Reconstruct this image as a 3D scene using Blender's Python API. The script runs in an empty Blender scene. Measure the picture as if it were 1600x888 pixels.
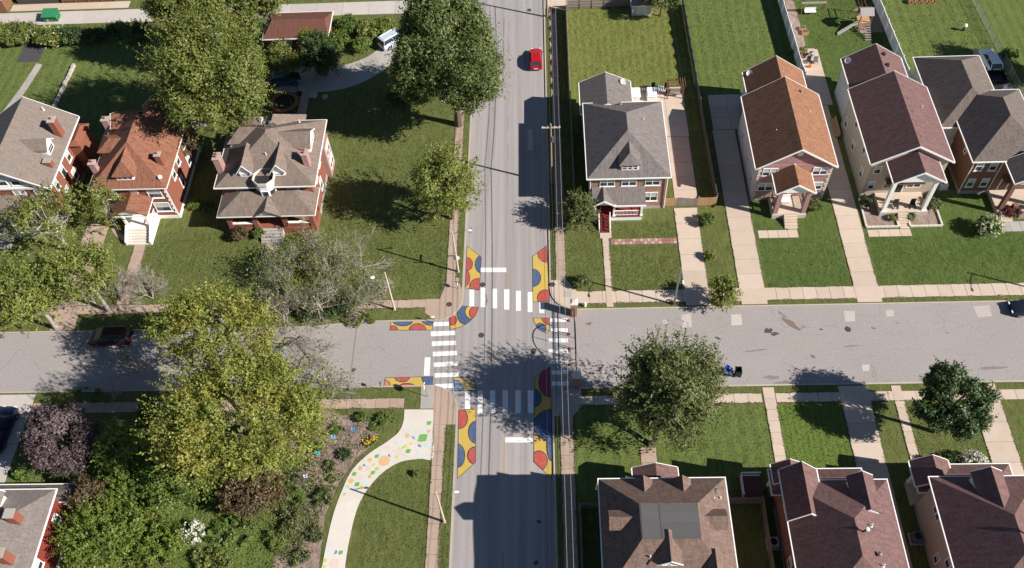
import bpy, bmesh, math, random
import numpy as np
from mathutils import Vector, Matrix
random.seed(7); rng = np.random.default_rng(7)
S = bpy.context.scene
COL = S.collection
R_ = math.radians

# ---------------------------------------------------------------- camera, sky, sun
CAM = Vector((4.74492732, -52.06277657, 85.0))
_f, _p, _y, _r = 1410.69, R_(54.56168), R_(-3.88025), R_(-4.2928)
_F = Vector((math.sin(_y)*math.cos(_p), math.cos(_y)*math.cos(_p), -math.sin(_p)))
_R0 = Vector((math.cos(_y), -math.sin(_y), 0)); _U0 = _R0.cross(_F)
_Rt = math.cos(_r)*_R0 + math.sin(_r)*_U0
_Up = -math.sin(_r)*_R0 + math.cos(_r)*_U0
cd = bpy.data.cameras.new("camera"); cam = bpy.data.objects.new("camera", cd); COL.objects.link(cam)
cam.matrix_world = Matrix(((_Rt.x, _Up.x, -_F.x, CAM.x), (_Rt.y, _Up.y, -_F.y, CAM.y), (_Rt.z, _Up.z, -_F.z, CAM.z), (0, 0, 0, 1)))
cd.sensor_width = 36.0; cd.lens = 36.0*_f/1600.0; cd.clip_end = 2000; cd.clip_start = 1
S.camera = cam
w = bpy.data.worlds.new("World"); S.world = w; w.use_nodes = True
nt = w.node_tree; bg = nt.nodes["Background"]; sky = nt.nodes.new("ShaderNodeTexSky")
sky.sky_type = 'NISHITA'; sky.sun_disc = False; sky.sun_elevation = R_(35.2); sky.sun_rotation = R_(110.0); sky.air_density = 1.0; sky.dust_density = 0.15; sky.ozone_density = 3.0; sky.altitude = 150
nt.links.new(sky.outputs[0], bg.inputs[0]); bg.inputs[1].default_value = 0.05
sd = bpy.data.lights.new("sun", 'SUN'); sd.energy = 5.0; sd.angle = R_(0.5); sd.color = (1.0, 0.945, 0.87)
sun = bpy.data.objects.new("sun", sd); COL.objects.link(sun)
_az = R_(-20.0); _el = R_(35.2)
_sv = Vector((math.cos(_az)*math.cos(_el), math.sin(_az)*math.cos(_el), math.sin(_el)))
sun.rotation_euler = _sv.to_track_quat('Z', 'Y').to_euler(); sun.location = (60, -25, 60)
S.view_settings.view_transform = 'Standard'; S.view_settings.look = 'None'
S.view_settings.exposure = 0.60; S.view_settings.gamma = 1.0

def at(px, py, z=0.0):
    """ground point (at height z) that stands at this place of the photograph"""
    d = _F*_f + _Rt*(px-800) - _Up*(py-444)
    return CAM + d*((z-CAM.z)/d.z)
def scale_at(v): return _f/((Vector(v)-CAM).dot(_F))     # pixels (1600 wide) per metre

# ---------------------------------------------------------------- materials
def srgb(h):
    h = h.lstrip('#'); c = [int(h[i:i+2], 16)/255 for i in (0, 2, 4)]
    return tuple(x/12.92 if x <= .04045 else ((x+.055)/1.055)**2.4 for x in c)
class NT:
    def __init__(s, name):
        s.m = bpy.data.materials.new(name); s.m.use_nodes = True; s.t = s.m.node_tree; s.t.nodes.clear()
        s.out = s.n('OutputMaterial')
    def n(s, t, **kw):
        nd = s.t.nodes.new('ShaderNode'+t)
        for k, v in kw.items(): setattr(nd, k, v)
        return nd
    def l(s, a, b): s.t.links.new(a, b)
    def coord(s, kind='UV', sc=(1, 1, 1)):
        if kind == 'P': o = s.n('NewGeometry').outputs['Position']
        else: o = s.n('TexCoord').outputs[kind]
        if sc != (1, 1, 1):
            mp = s.n('Mapping'); mp.inputs['Scale'].default_value = sc; s.l(o, mp.inputs[0]); o = mp.outputs[0]
        return o
    def noise(s, co, scale, detail=4, rough=.6, dist=0):
        x = s.n('TexNoise'); x.inputs['Scale'].default_value = scale; x.inputs['Detail'].default_value = detail
        x.inputs['Roughness'].default_value = rough; x.inputs['Distortion'].default_value = dist; s.l(co, x.inputs['Vector']); return x.outputs['Fac']
    def ramp(s, fac, stops, interp='LINEAR'):
        r = s.n('ValToRGB'); e = r.color_ramp.elements; r.color_ramp.interpolation = interp
        while len(e) < len(stops): e.new(.5)
        for i, (p, c) in enumerate(stops):
            e[i].position = p; e[i].color = (*c, 1) if isinstance(c, tuple) else (c, c, c, 1)
        s.l(fac, r.inputs[0]); return r.outputs[0]
    def mix(s, fac, a, b, mode='MIX'):
        x = s.n('Mix', data_type='RGBA', blend_type=mode)
        for v, i in ((fac, 0), (a, 6), (b, 7)):
            if isinstance(v, (int, float)): x.inputs[i].default_value = v
            elif isinstance(v, tuple): x.inputs[i].default_value = (*v, 1)
            else: s.l(v, x.inputs[i])
        return x.outputs[2]
    def bsdf(s, col, rough=.85, bump=None, bs=.3, dist=.05, metal=0.0, spec=.3):
        b = s.n('BsdfPrincipled'); b.inputs['Roughness'].default_value = rough; b.inputs['Metallic'].default_value = metal
        b.inputs['Specular IOR Level'].default_value = spec
        if isinstance(col, tuple): b.inputs['Base Color'].default_value = (*col, 1)
        else: s.l(col, b.inputs['Base Color'])
        if bump is not None:
            bp = s.n('Bump'); bp.inputs['Strength'].default_value = bs; bp.inputs['Distance'].default_value = dist
            s.l(bump, bp.inputs['Height']); s.l(bp.outputs[0], b.inputs['Normal'])
        s.l(b.outputs[0], s.out.inputs[0]); return s.m
def mul(c, k): return tuple(min(1, x*k) for x in c)

_mc = {}
def paint(col, rough=.6, var=.12, metal=0.0, spec=.4):
    """plain painted or moulded surface with slight unevenness"""
    key = (col, rough, var, metal)
    if key in _mc: return _mc[key]
    c = srgb(col) if isinstance(col, str) else col
    t = NT('paint'); n = t.noise(t.coord('Object'), 1.7, 5)
    _mc[key] = t.bsdf(t.mix(n, mul(c, 1-var), mul(c, 1+var)), rough, metal=metal, spec=spec); return _mc[key]
def m_asphalt(name, c, cracks=.5, bands=False):
    t = NT(name); p = t.coord('P')
    big = t.noise(p, .12, 5, .65); mid = t.noise(p, .9, 6, .7); fine = t.noise(p, 4.5, 6, .8)
    col = t.mix(t.ramp(big, [(.3, .0), (.7, 1.0)]), mul(c, .86), mul(c, 1.12))
    col = t.mix(t.ramp(mid, [(.25, .0), (.8, 1.0)]), mul(c, .82), col, 'MIX') if False else t.mix(.35, col, t.mix(mid, mul(c, .72), mul(c, 1.25)))
    col = t.mix(.5, col, t.mix(t.ramp(fine, [(.3, .0), (.7, 1.0)]), mul(c, .62), mul(c, 1.36)))
    if bands:
        q = t.coord('P', (1, .02, 1)); bn = t.noise(q, 1.1, 3); col = t.mix(.6, col, t.mix(t.ramp(bn, [(.35, .0), (.65, 1.0)]), mul(c, .74), mul(c, 1.2)))
    # cracks
    wv = t.n('TexVoronoi', feature='DISTANCE_TO_EDGE'); wv.inputs['Scale'].default_value = .22
    d = t.n('TexNoise'); d.inputs['Scale'].default_value = .5; d.inputs['Detail'].default_value = 6; t.l(p, d.inputs['Vector'])
    v = t.n('VectorMath', operation='MULTIPLY_ADD'); t.l(d.outputs['Color'], v.inputs[0]); v.inputs[1].default_value = (3, 3, 0); t.l(p, v.inputs[2]); t.l(v.outputs[0], wv.inputs['Vector'])
    cr = t.ramp(wv.outputs['Distance'], [(0, .8), (.006, .0)])
    mask = t.ramp(t.noise(p, .17, 3), [(.45, .0), (.6, cracks)])
    k = t.n('Math', operation='MULTIPLY'); t.l(cr, k.inputs[0]); t.l(mask, k.inputs[1])
    col = t.mix(k.outputs[0], col, mul(c, .42))
    sp = t.ramp(t.noise(p, 1.5, 6, .78), [(.63, .0), (.74, .7)]); mk = t.ramp(t.noise(p, .11, 2), [(.42, .12), (.62, 1.0)]); sk = t.n('Math', operation='MULTIPLY'); t.l(sp, sk.inputs[0]); t.l(mk, sk.inputs[1]); col = t.mix(sk.outputs[0], col, mul((c[0], c[1]*.92, c[2]*.85), .45))
    ln = t.ramp(t.noise(t.coord('P', (.5, 3.5, 1) if not bands else (3.5, .22, 1)), .6, 5, .7), [(.55, .0), (.75, .3)]); col = t.mix(ln, col, mul(c, .68))
    return t.bsdf(col, .9, fine, .25, .03)
def m_concrete(name, c, dirt=.5, wear=0.0):
    t = NT(name); p = t.coord('P'); oi = t.n('ObjectInfo')
    col = t.mix(oi.outputs['Random'], mul(c, .84), mul(c, 1.1))
    col = t.mix(.4, col, t.mix(t.noise(p, .7, 6, .7), mul(c, .6), mul(c, 1.3)))
    col = t.mix(.25, col, t.mix(t.noise(p, 7, 4, .7), mul(c, .55), mul(c, 1.35)))
    st = t.ramp(t.noise(p, .45, 6, .75), [(.5, .0), (.75, dirt)]); col = t.mix(st, col, mul((c[0], c[1]*.93, c[2]*.85), .62))
    if wear:
        a_ = t.ramp(t.noise(p, 2.6, 8, .82), [(.52, .0), (.72, wear)]); b_ = t.ramp(t.noise(t.coord('P', (2.2, .25, 1)), .8, 5, .7), [(.5, .0), (.75, wear*.7)])
        col = t.mix(a_, col, (.30, .275, .265)); col = t.mix(b_, col, (.28, .26, .25))
    return t.bsdf(col, .9, t.noise(p, 12, 3), .15, .02)
def m_grass(name, a, b, dry=None, dryamt=.5, stripes=None):
    t = NT(name); p = t.coord('P')
    col = t.mix(t.ramp(t.noise(p, .22, 6, .7, .4), [(.34, .0), (.66, 1.0)]), a, b)
    if dry: col = t.mix(t.ramp(t.noise(p, .19, 7, .74, .8), [(.44, .0), (.66, dryamt)]), col, dry)
    col = t.mix(.4, col, t.mix(t.ramp(t.noise(p, .9, 7, .75, .5), [(.36, .0), (.64, 1.0)]), mul(a, .5), mul((b[0]*1.15, b[1], b[2]), 1.45)))
    mp = t.n('Mapping'); mp.inputs['Rotation'].default_value = (0, 0, .7); mp.inputs['Scale'].default_value = (1, .28, 1); t.l(p, mp.inputs[0])
    col = t.mix(.45, col, t.mix(t.ramp(t.noise(mp.outputs[0], 3.4, 6, .78), [(.36, .0), (.64, 1.0)]), mul(a, .35), mul(b, 1.7)))
    col = t.mix(.3, col, t.mix(t.ramp(t.noise(p, 8, 4, .8), [(.35, .0), (.65, 1.0)]), mul(a, .3), mul(b, 1.8)))
    if stripes:
        wv = t.n('TexWave', wave_type='BANDS', bands_direction='X'); wv.inputs['Scale'].default_value = stripes; wv.inputs['Distortion'].default_value = 2.2; wv.inputs['Detail'].default_value = 3
        wv.inputs['Detail Scale'].default_value = .5; t.l(t.coord('P', (1, .15, 1)), wv.inputs['Vector'])
        col = t.mix(t.ramp(wv.outputs['Fac'], [(.3, .0), (.8, .35)]), col, mul(b, 1.4))
    return t.bsdf(col, .95, t.noise(p, 5, 6, .8), 1.0, .14, spec=.1)
def m_shingle(name, c, var=.3, course=.15, streak=0.35, c2=None):
    t = NT(name); uv = t.coord('UV'); c2 = c2 or c
    br = t.n('TexBrick'); br.inputs['Scale'].default_value = 1; br.inputs['Brick Width'].default_value = course*2.6; br.inputs['Row Height'].default_value = course
    br.inputs['Mortar Size'].default_value = .012; br.inputs['Mortar Smooth'].default_value = .3
    br.inputs['Color1'].default_value = (*mul(c, 1-var), 1); br.inputs['Color2'].default_value = (*mul(c2, 1+var), 1); br.inputs['Mortar'].default_value = (*mul(c, .45), 1)
    t.l(uv, br.inputs['Vector'])
    col = t.mix(.5, br.outputs['Color'], t.mix(t.noise(uv, .5, 5, .7), mul(c, .7), mul(c2, 1.3)))
    col = t.mix(streak, col, t.mix(t.ramp(t.noise(t.coord('UV', (2.2, .5, 1)), 1.5, 6, .75), [(.36, .0), (.64, 1.0)]), mul(c, .42), mul(c2, 1.62)))
    col = t.mix(.3, col, t.mix(t.ramp(t.noise(uv, 4, 4, .8), [(.34, .0), (.66, 1.0)]), mul(c, .4), mul(c2, 1.6)))
    return t.bsdf(col, .92, br.outputs['Fac'], -.12, .01, spec=.1)
def m_brick(name, a, b, mortar, scale=1.0):
    t = NT(name); uv = t.coord('UV'); br = t.n('TexBrick'); br.inputs['Scale'].default_value = scale
    br.inputs['Brick Width'].default_value = .24; br.inputs['Row Height'].default_value = .08; br.inputs['Mortar Size'].default_value = .011
    br.inputs['Color1'].default_value = (*a, 1); br.inputs['Color2'].default_value = (*b, 1); br.inputs['Mortar'].default_value = (*mortar, 1); t.l(uv, br.inputs['Vector'])
    col = t.mix(.35, br.outputs['Color'], t.mix(t.noise(uv, 1.4, 6, .75), mul(a, .55), mul(b, 1.35)))
    return t.bsdf(col, .9, br.outputs['Fac'], -.4, .01)
def m_siding(name, c, row=.2):
    t = NT(name); uv = t.coord('UV'); br = t.n('TexBrick'); br.inputs['Brick Width'].default_value = 3.6; br.inputs['Row Height'].default_value = row; br.inputs['Mortar Size'].default_value = .012
    br.inputs['Scale'].default_value = 1; br.inputs['Color1'].default_value = (*mul(c, .95), 1); br.inputs['Color2'].default_value = (*mul(c, 1.05), 1); br.inputs['Mortar'].default_value = (*mul(c, .6), 1)
    t.l(uv, br.inputs['Vector']); return t.bsdf(t.mix(.25, br.outputs['Color'], t.mix(t.noise(uv, .8, 5), mul(c, .8), mul(c, 1.15))), .6, br.outputs['Fac'], -.4, .02)
def m_wood(name, a, b):
    t = NT(name); oi = t.n('ObjectInfo'); uv = t.coord('Object', (6, 6, 1.2))
    col = t.mix(oi.outputs['Random'], a, b); col = t.mix(.5, col, t.mix(t.noise(uv, 2.2, 5, .7), mul(a, .55), mul(b, 1.3)))
    return t.bsdf(col, .9)
def m_leaf(name, a, b, tip=None, tipamt=.2, trans=.3):
    t = NT(name); g = t.n('NewGeometry'); rd = g.outputs['Random Per Island']
    col = t.mix(rd, a, b)
    hue = t.ramp(t.noise(g.outputs['Position'], .42, 4, .6), [(.35, .0), (.65, 1.0)])
    col = t.mix(.55, col, t.mix(hue, mul(a, .8), mul(b, 1.25)))
    if tip:
        k = t.ramp(t.noise(g.outputs['Position'], .33, 4, .7), [(.42, .0), (.62, tipamt)]); col = t.mix(k, col, tip)
    d = t.n('BsdfDiffuse'); tr = t.n('BsdfTranslucent'); gl = t.n('BsdfGlossy'); gl.inputs['Roughness'].default_value = .5
    t.l(col, d.inputs[0]); t.l(t.mix(1.0, col, (1.2, 1.25, .55), 'MULTIPLY'), tr.inputs[0])
    ms = t.n('MixShader'); ms.inputs[0].default_value = trans; t.l(d.outputs[0], ms.inputs[1]); t.l(tr.outputs[0], ms.inputs[2])
    m2 = t.n('MixShader'); m2.inputs[0].default_value = .035; t.l(ms.outputs[0], m2.inputs[1]); t.l(gl.outputs[0], m2.inputs[2])
    t.l(m2.outputs[0], t.out.inputs[0]); return t.m
def m_glass(name='window_glass', c=(.03, .04, .05)):
    t = NT(name); return t.bsdf(t.mix(t.noise(t.coord('P'), .8, 3), mul(c, .5), mul(c, 1.8)), .08, spec=.6)

M = {}
M['asphalt'] = m_asphalt('asphalt', (.335, .305, .300), .45, True)
M['asphalt_pale'] = m_asphalt('asphalt_pale', (.328, .296, .284), 1.0)
M['asphalt_dark'] = m_asphalt('asphalt_dark', (.07, .065, .07), .2)
M['conc'] = m_concrete('concrete_tan', (.56, .45, .36), .2)
M['conc_pink'] = m_concrete('concrete_brown', (.43, .32, .25), .5)
M['conc_white'] = m_concrete('concrete_white', (.66, .60, .54), .06)
M['conc_alley'] = m_concrete('concrete_alley', (.50, .45, .41), .3)
M['conc_grey'] = m_concrete('concrete_grey', (.40, .37, .34), .3)
M['kerb'] = m_concrete('kerb_concrete', (.47, .40, .34), .5)
M['soil'] = m_concrete('soil', (.13, .10, .065), .4)
M['mulch'] = m_grass('mulch', (.20, .145, .12), (.36, .27, .235), (.09, .10, .04), .55)
M['grass'] = m_grass('grass', (0.068, 0.093, 0.026), (0.127, 0.149, 0.046), (0.214, 0.172, 0.069), .7)
M['grass_dry'] = m_grass('grass_dry', (0.103, 0.130, 0.031), (0.158, 0.176, 0.047), (0.303, 0.234, 0.098), 1.0, stripes=.3)
M['grass_rich'] = m_grass('grass_rich', (0.048, 0.084, 0.021), (0.096, 0.140, 0.036), (0.171, 0.158, 0.060), .6)
M['grass_striped'] = m_grass('grass_striped', (0.068, 0.120, 0.024), (0.119, 0.168, 0.036), (0.205, 0.194, 0.060), .4, .55)
M['grass_pale'] = m_grass('grass_pale', (0.074, 0.112, 0.029), (0.121, 0.156, 0.043), (0.220, 0.195, 0.078), .7, stripes=.22)
M['white'] = paint('#f4f2ee', .5, .04); M['trim'] = paint('#e9e6e1', .55, .05)
M['roadwhite'] = m_concrete('road_paint_white', (.84, .83, .81), .1, .35)
M['black'] = paint('#1d1d1f', .5, .2); M['dark'] = paint('#2c2a2a', .7, .2); M['steel'] = paint('#9a9c9e', .35, .1, .7)
M['glass'] = m_glass(); M['bark'] = m_wood('bark', (.10, .075, .055), (.17, .13, .10)); M['greybark'] = m_wood('grey_bark', (.30, .26, .22), (.40, .35, .30))
M['twig'] = m_wood('dry_twig', (.24, .205, .17), (.37, .325, .28))
M['brick'] = m_brick('brick_red', (.22, .060, .036), (.28, .085, .048), (.26, .16, .12))
M['brick_mix'] = m_brick('brick_mixed', (.24, .085, .06), (.42, .23, .17), (.42, .33, .28))
M['brick_dk'] = m_brick('brick_brown', (.17, .075, .05), (.26, .12, .075), (.22, .16, .13))
M['brick_pink'] = m_brick('brick_rose', (.27, .12, .115), (.45, .25, .235), (.45, .34, .31))
M['redpaint'] = paint((.20, .018, .018), .8, .2); M['redwall'] = paint((.22, .036, .028), .8, .2)
M['stone'] = m_brick('stone_block', (.50, .46, .42), (.62, .58, .53), (.35, .32, .30), .35)
M['wood_grey'] = m_wood('wood_grey', (.20, .165, .135), (.32, .27, .225)); M['wood_dk'] = m_wood('wood_dark', (.085, .078, .075), (.13, .12, .115))
M['wood_tan'] = m_wood('wood_tan', (.42, .24, .12), (.55, .34, .18)); M['wood_brown'] = m_wood('wood_brown', (.16, .075, .045), (.24, .12, .07))

# ---------------------------------------------------------------- mesh helpers
class MB:
    def __init__(s): s.v = []; s.f = []; s.mi = []; s.mats = []
    def m(s, mat):
        if mat not in s.mats: s.mats.append(mat)
        return s.mats.index(mat)
    def poly(s, pts, mat=None):
        i = len(s.v); s.v += [tuple(p) for p in pts]; s.f.append(tuple(range(i, i+len(pts)))); s.mi.append(0 if mat is None else s.m(mat))
    def hexa(s, p, mat=None):        # 8 points: bottom ring 0-3 ccw, top ring 4-7
        i = len(s.v); s.v += [tuple(q) for q in p]; k = 0 if mat is None else s.m(mat)
        for f in ((3, 2, 1, 0), (4, 5, 6, 7), (0, 1, 5, 4), (1, 2, 6, 5), (2, 3, 7, 6), (3, 0, 4, 7)): s.f.append(tuple(i+q for q in f)); s.mi.append(k)
        return s
    def box(s, x0, y0, z0, x1, y1, z1, mat=None):
        x0, x1 = sorted((x0, x1)); y0, y1 = sorted((y0, y1)); z0, z1 = sorted((z0, z1))
        return s.hexa([(x0, y0, z0), (x1, y0, z0), (x1, y1, z0), (x0, y1, z0), (x0, y0, z1), (x1, y0, z1), (x1, y1, z1), (x0, y1, z1)], mat)
    def prism(s, pts, z0, z1, mat=None):
        pts = [(p[0], p[1]) for p in pts]
        if sum(pts[i][0]*pts[(i+1) % len(pts)][1]-pts[(i+1) % len(pts)][0]*pts[i][1] for i in range(len(pts))) < 0: pts = pts[::-1]
        n = len(pts); i = len(s.v); s.v += [(x, y, z0) for x, y in pts]+[(x, y, z1) for x, y in pts]; k = 0 if mat is None else s.m(mat)
        s.f.append(tuple(i+n-1-q for q in range(n))); s.f.append(tuple(i+n+q for q in range(n))); s.mi += [k, k]
        for q in range(n): s.f.append((i+q, i+(q+1) % n, i+n+(q+1) % n, i+n+q)); s.mi.append(k)
        return s
    def loft(s, rings, mat=None, cap=True, close=True):
        n = len(rings[0]); i = len(s.v); k = 0 if mat is None else s.m(mat)
        for r in rings: s.v += [tuple(p) for p in r]
        for a in range(len(rings)-1):
            for q in range(n if close else n-1):
                b = i+a*n; c = b+n; s.f.append((b+q, b+(q+1) % n, c+(q+1) % n, c+q)); s.mi.append(k)
        if cap:
            s.f.append(tuple(i+n-1-q for q in range(n))); s.f.append(tuple(i+(len(rings)-1)*n+q for q in range(n))); s.mi += [k, k]
        return s
    def tube(s, pts, rad, n=6, mat=None, cap=True):
        pts = [Vector(p) for p in pts]
        if isinstance(rad, (int, float)): rad = [rad]*len(pts)
        rings = []
        for i, p in enumerate(pts):
            d = (pts[min(i+1, len(pts)-1)]-pts[max(i-1, 0)]).normalized()
            a = d.cross(Vector((0, 0, 1)) if abs(d.z) < .9 else Vector((1, 0, 0))).normalized(); b = d.cross(a)
            rings.append([p+(a*math.cos(t)+b*math.sin(t))*rad[i] for t in [2*math.pi*q/n for q in range(n)]])
        return s.loft([r[::-1] for r in rings], mat, cap)
    def ell(s, c, r, seg=10, rings=6, mat=None):
        R = []
        for i in range(rings+1):
            a = -math.pi/2+math.pi*i/rings; R.append([(c[0]+r[0]*max(.02, math.cos(a))*math.cos(2*math.pi*q/seg), c[1]+r[1]*max(.02, math.cos(a))*math.sin(2*math.pi*q/seg), c[2]+r[2]*math.sin(a)) for q in range(seg)])
        return s.loft(R, mat)
    def mesh(s, name, mat, org=(0, 0, 0)):
        me = bpy.data.meshes.new(name); v = np.array(s.v, float)-np.array(org); me.from_pydata(v.tolist(), [], s.f)
        if len(s.f) > 1:
            bm = bmesh.new(); bm.from_mesh(me); bmesh.ops.recalc_face_normals(bm, faces=bm.faces); bm.to_mesh(me); bm.free()
        for q in (s.mats if s.mats else [mat]): me.materials.append(q)
        if len(s.mats) > 1: me.polygons.foreach_set('material_index', s.mi)
        uv = me.uv_layers.new(name='uv'); data = np.zeros((len(me.loops), 2), np.float32); V = np.array(s.v, float)
        for p in me.polygons:
            n = p.normal
            if abs(n.z) > .995: a, b = (1, 0, 0), (0, 1, 0)
            else:
                L = math.hypot(n.x, n.y); a = (-n.y/L, n.x/L, 0); b = (n.y*a[2]-n.z*a[1], n.z*a[0]-n.x*a[2], n.x*a[1]-n.y*a[0])
            for li in p.loop_indices:
                c = V[me.loops[li].vertex_index]; data[li] = (c[0]*a[0]+c[1]*a[1]+c[2]*a[2], c[0]*b[0]+c[1]*b[1]+c[2]*b[2])
        uv.data.foreach_set('uv', data.ravel()); return me
    def build(s, name, mat=None, parent=None, bevel=0, smooth=False):
        o = bpy.data.objects.new(name, s.mesh(name, mat, org_of(parent))); COL.objects.link(o)
        if parent is not None: o.parent = parent
        if smooth:
            o.data.polygons.foreach_set('use_smooth', [True]*len(o.data.polygons))
        if bevel:
            b = o.modifiers.new('bevel', 'BEVEL'); b.width = bevel; b.segments = 2; b.limit_method = 'ANGLE'
        return o
_org = {}
def org_of(o):
    while o is not None:
        if o.name in _org: return _org[o.name]
        o = o.parent
    return (0, 0, 0)
def thing(name, label, cat, loc=(0, 0, 0), group=None):
    o = bpy.data.objects.new(name, None); o.empty_display_size = .5; COL.objects.link(o); o.location = loc; _org[o.name] = tuple(loc)
    o['label'] = label; o['category'] = cat
    if group: o['group'] = group
    return o
def tag(o, label, cat, group=None):
    o['label'] = label; o['category'] = cat
    if group: o['group'] = group
    return o
def struct(o, kind='structure'): o['kind'] = kind; return o
def copy_tree(o, parent=None):
    c = o.copy(); COL.objects.link(c)
    if parent is not None: c.parent = parent
    for ch in list(o.children): copy_tree(ch, c)
    return c
GZ = .12                                                     # lawn and pavement level above the road

# ---------------------------------------------------------------- ground, roads, kerbs
struct(MB().box(-400, -300, -3, 400, 400, -.4).build('ground', M['soil']))
YN, YS, WN, WS = 4.45, -5.45, 3.35, -4.9                      # kerb lines of the cross street, east and west arm
XL, XR = -4.95, 5.0
b = MB(); b.poly([(XL-4, -300, 0), (XR+4, -300, 0), (XR+4, 400, 0), (XL-4, 400, 0)]); struct(b.build('main_road', M['asphalt']))
b = MB(); b.poly([(XR+.02, YS-1, .004), (400, YS-1, .004), (400, YN+1, .004), (XR+.02, YN+1, .004)]); struct(b.build('side_street_east', M['asphalt_pale']))
b = MB(); b.poly([(-400, WS-1, .004), (XL-.02, WS-1, .004), (XL-.02, WN+1, .004), (-400, WN+1, .004)]); struct(b.build('side_street_west', M['asphalt_pale']))
def arc(cx, cy, r, a0, a1, n=10): return [(cx+r*math.cos(R_(a0+(a1-a0)*i/n)), cy+r*math.sin(R_(a0+(a1-a0)*i/n))) for i in range(n+1)]
CR = 3.1
blocks = {
 'ne': arc(XR+CR, YN+CR, CR, 180, 270)+[(400, YN+.4), (400, 400), (XR, 400)],
 'se': [(XR, -300), (400, -300), (400, YS+.3)]+arc(XR+CR, YS-CR, CR, 90, 180),
 'nw': [(XL, 400), (-400, 400), (-400, WN-.7), (-22, WN-.6), (-16, WN)]+arc(XL-CR, WN+CR, CR, 270, 360),
 'sw': arc(XL-CR, WS-CR, CR, 0, 90)+[(-400, WS-.1), (-400, -300), (XL, -300)]}
for k, pl in blocks.items():
    struct(MB().prism(pl, -.3, GZ).build('lawn_ground', M['grass']))
def ribbon(pts, wd, z0, z1, side=1):
    """strip of the given width along the inner side of an open line"""
    out = MB(); P = [Vector((p[0], p[1], 0)) for p in pts]; off = []
    for i, p in enumerate(P):
        d = (P[min(i+1, len(P)-1)]-P[max(i-1, 0)]).normalized(); off.append(p+Vector((-d.y, d.x, 0))*wd*side)
    for i in range(len(P)-1):
        a, c, d, e = P[i], P[i+1], off[i+1], off[i]
        q = [a, c, d, e] if side > 0 else [e, d, c, a]
        out.hexa([(t.x, t.y, z0) for t in q]+[(t.x, t.y, z1) for t in q])
    return out
def kerb(pts, side): struct(ribbon(pts, .17, -.05, GZ+.02, side).build('kerb', M['kerb']))
kerb([(XR-.01, 120)]+[(XR-.01, 60)]+[(p[0]-.008, p[1]-.008) for p in arc(XR+CR, YN+CR, CR, 180, 270)]+[(120, YN+.1)], 1)
kerb([(120, YS+.09)]+[(p[0]-.008, p[1]+.008) for p in arc(XR+CR, YS-CR, CR, 90, 180)]+[(XR-.01, -90)], 1)
kerb([(-120, WN-.71), (-22, WN-.61), (-16, WN-.01)]+[(p[0]+.008, p[1]-.008) for p in arc(XL-CR, WN+CR, CR, 270, 360)]+[(XL+.01, 120)], 1)
kerb([(XL+.01, -90)]+[(p[0]+.008, p[1]+.008) for p in arc(XL-CR, WS-CR, CR, 0, 90)]+[(-120, WS-.05)], 1)

def sheet(name, pts, z, mat, px=False, kind='structure'):
    if px: pts = [at(p[0], p[1], z)[:2] for p in pts]
    o = MB(); area = sum(pts[i][0]*pts[(i+1) % len(pts)][1]-pts[(i+1) % len(pts)][0]*pts[i][1] for i in range(len(pts)))
    o.poly([(p[0], p[1], z) for p in (pts if area > 0 else pts[::-1])]); o = o.build(name, mat)
    if kind: o['kind'] = kind
    return o
def rect(x0, y0, x1, y1): return [(x0, y0), (x1, y0), (x1, y1), (x0, y1)]
# lawns of different growth
sheet('lawn', rect(8.3, 32, 25.1, 57.2), GZ+.004, M['grass_dry'])
sheet('lawn', rect(25.4, 38.6, 39.5, 58), GZ+.004, M['grass_pale'])
sheet('lawn', rect(39.6, 33, 52.7, 60), GZ+.004, M['grass_rich'])
sheet('lawn', rect(53.3, 32, 90, 62), GZ+.004, M['grass_pale'])
sheet('lawn', rect(29.6, 7.1, 39, 20), GZ+.004, M['grass_rich'])
sheet('lawn', rect(42.2, 7.1, 90, 20), GZ+.004, M['grass_rich'])
sheet('lawn', rect(28.4, -15.2, 34.8, -7.75), GZ+.004, M['grass_striped'])
sheet('lawn', rect(7.3, -17, 27, -7.75), GZ+.004, M['grass_pale'])
sheet('lawn', rect(-80, 40, -52, 54), GZ+.004, M['grass_pale'])

def slabs(name, x0, y0, x1, y1, nx, ny, mat, gap=.018, z=GZ+.03):
    """a path of separately cast slabs: every slab its own object, joints open down to the soil"""
    bs = MB().box(x0-.03, y0-.03, -.02, x1+.03, y1+.03, GZ+.012).build(name, M['soil']); struct(bs)
    dx = (x1-x0)/nx; dy = (y1-y0)/ny; me = None
    for i in range(nx):
        for j in range(ny):
            if me is None:
                me = MB().hexa([(gap/2, gap/2, -.1), (dx-gap/2, gap/2, -.1), (dx-gap/2, dy-gap/2, -.1), (gap/2, dy-gap/2, -.1), (gap/2+.01, gap/2+.01, 0), (dx-gap/2-.01, gap/2+.01, 0), (dx-gap/2-.01, dy-gap/2-.01, 0), (gap/2+.01, dy-gap/2-.01, 0)]).mesh('slab', mat)
            o = bpy.data.objects.new('slab', me); COL.objects.link(o); o.parent = bs
            o.location = (x0+i*dx, y0+j*dy, z+random.uniform(-.006, .006))
            o.rotation_euler = (random.uniform(-.002, .002), random.uniform(-.002, .002), 0)
    return bs
slabs('pavement', 8.0, 5.25, 63.5, 7.0, 37, 1, M['conc'])
slabs('pavement', 8.0, -7.62, 26.9, -6.45, 13, 1, M['conc'])
slabs('pavement', 28.35, -7.62, 63, -6.45, 24, 1, M['conc'])
slabs('pavement', 5.75, 8.6, 6.95, 58, 1, 34, M['conc_pink'])
slabs('pavement', 5.75, -34, 7.15, -8.8, 1, 17, M['conc_pink'])
slabs('pavement', -7.0, 8.4, -5.85, 58, 1, 33, M['conc_pink'])
slabs('pavement', -7.38, -34, -6.12, -9.6, 1, 16, M['conc_pink'])
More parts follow.
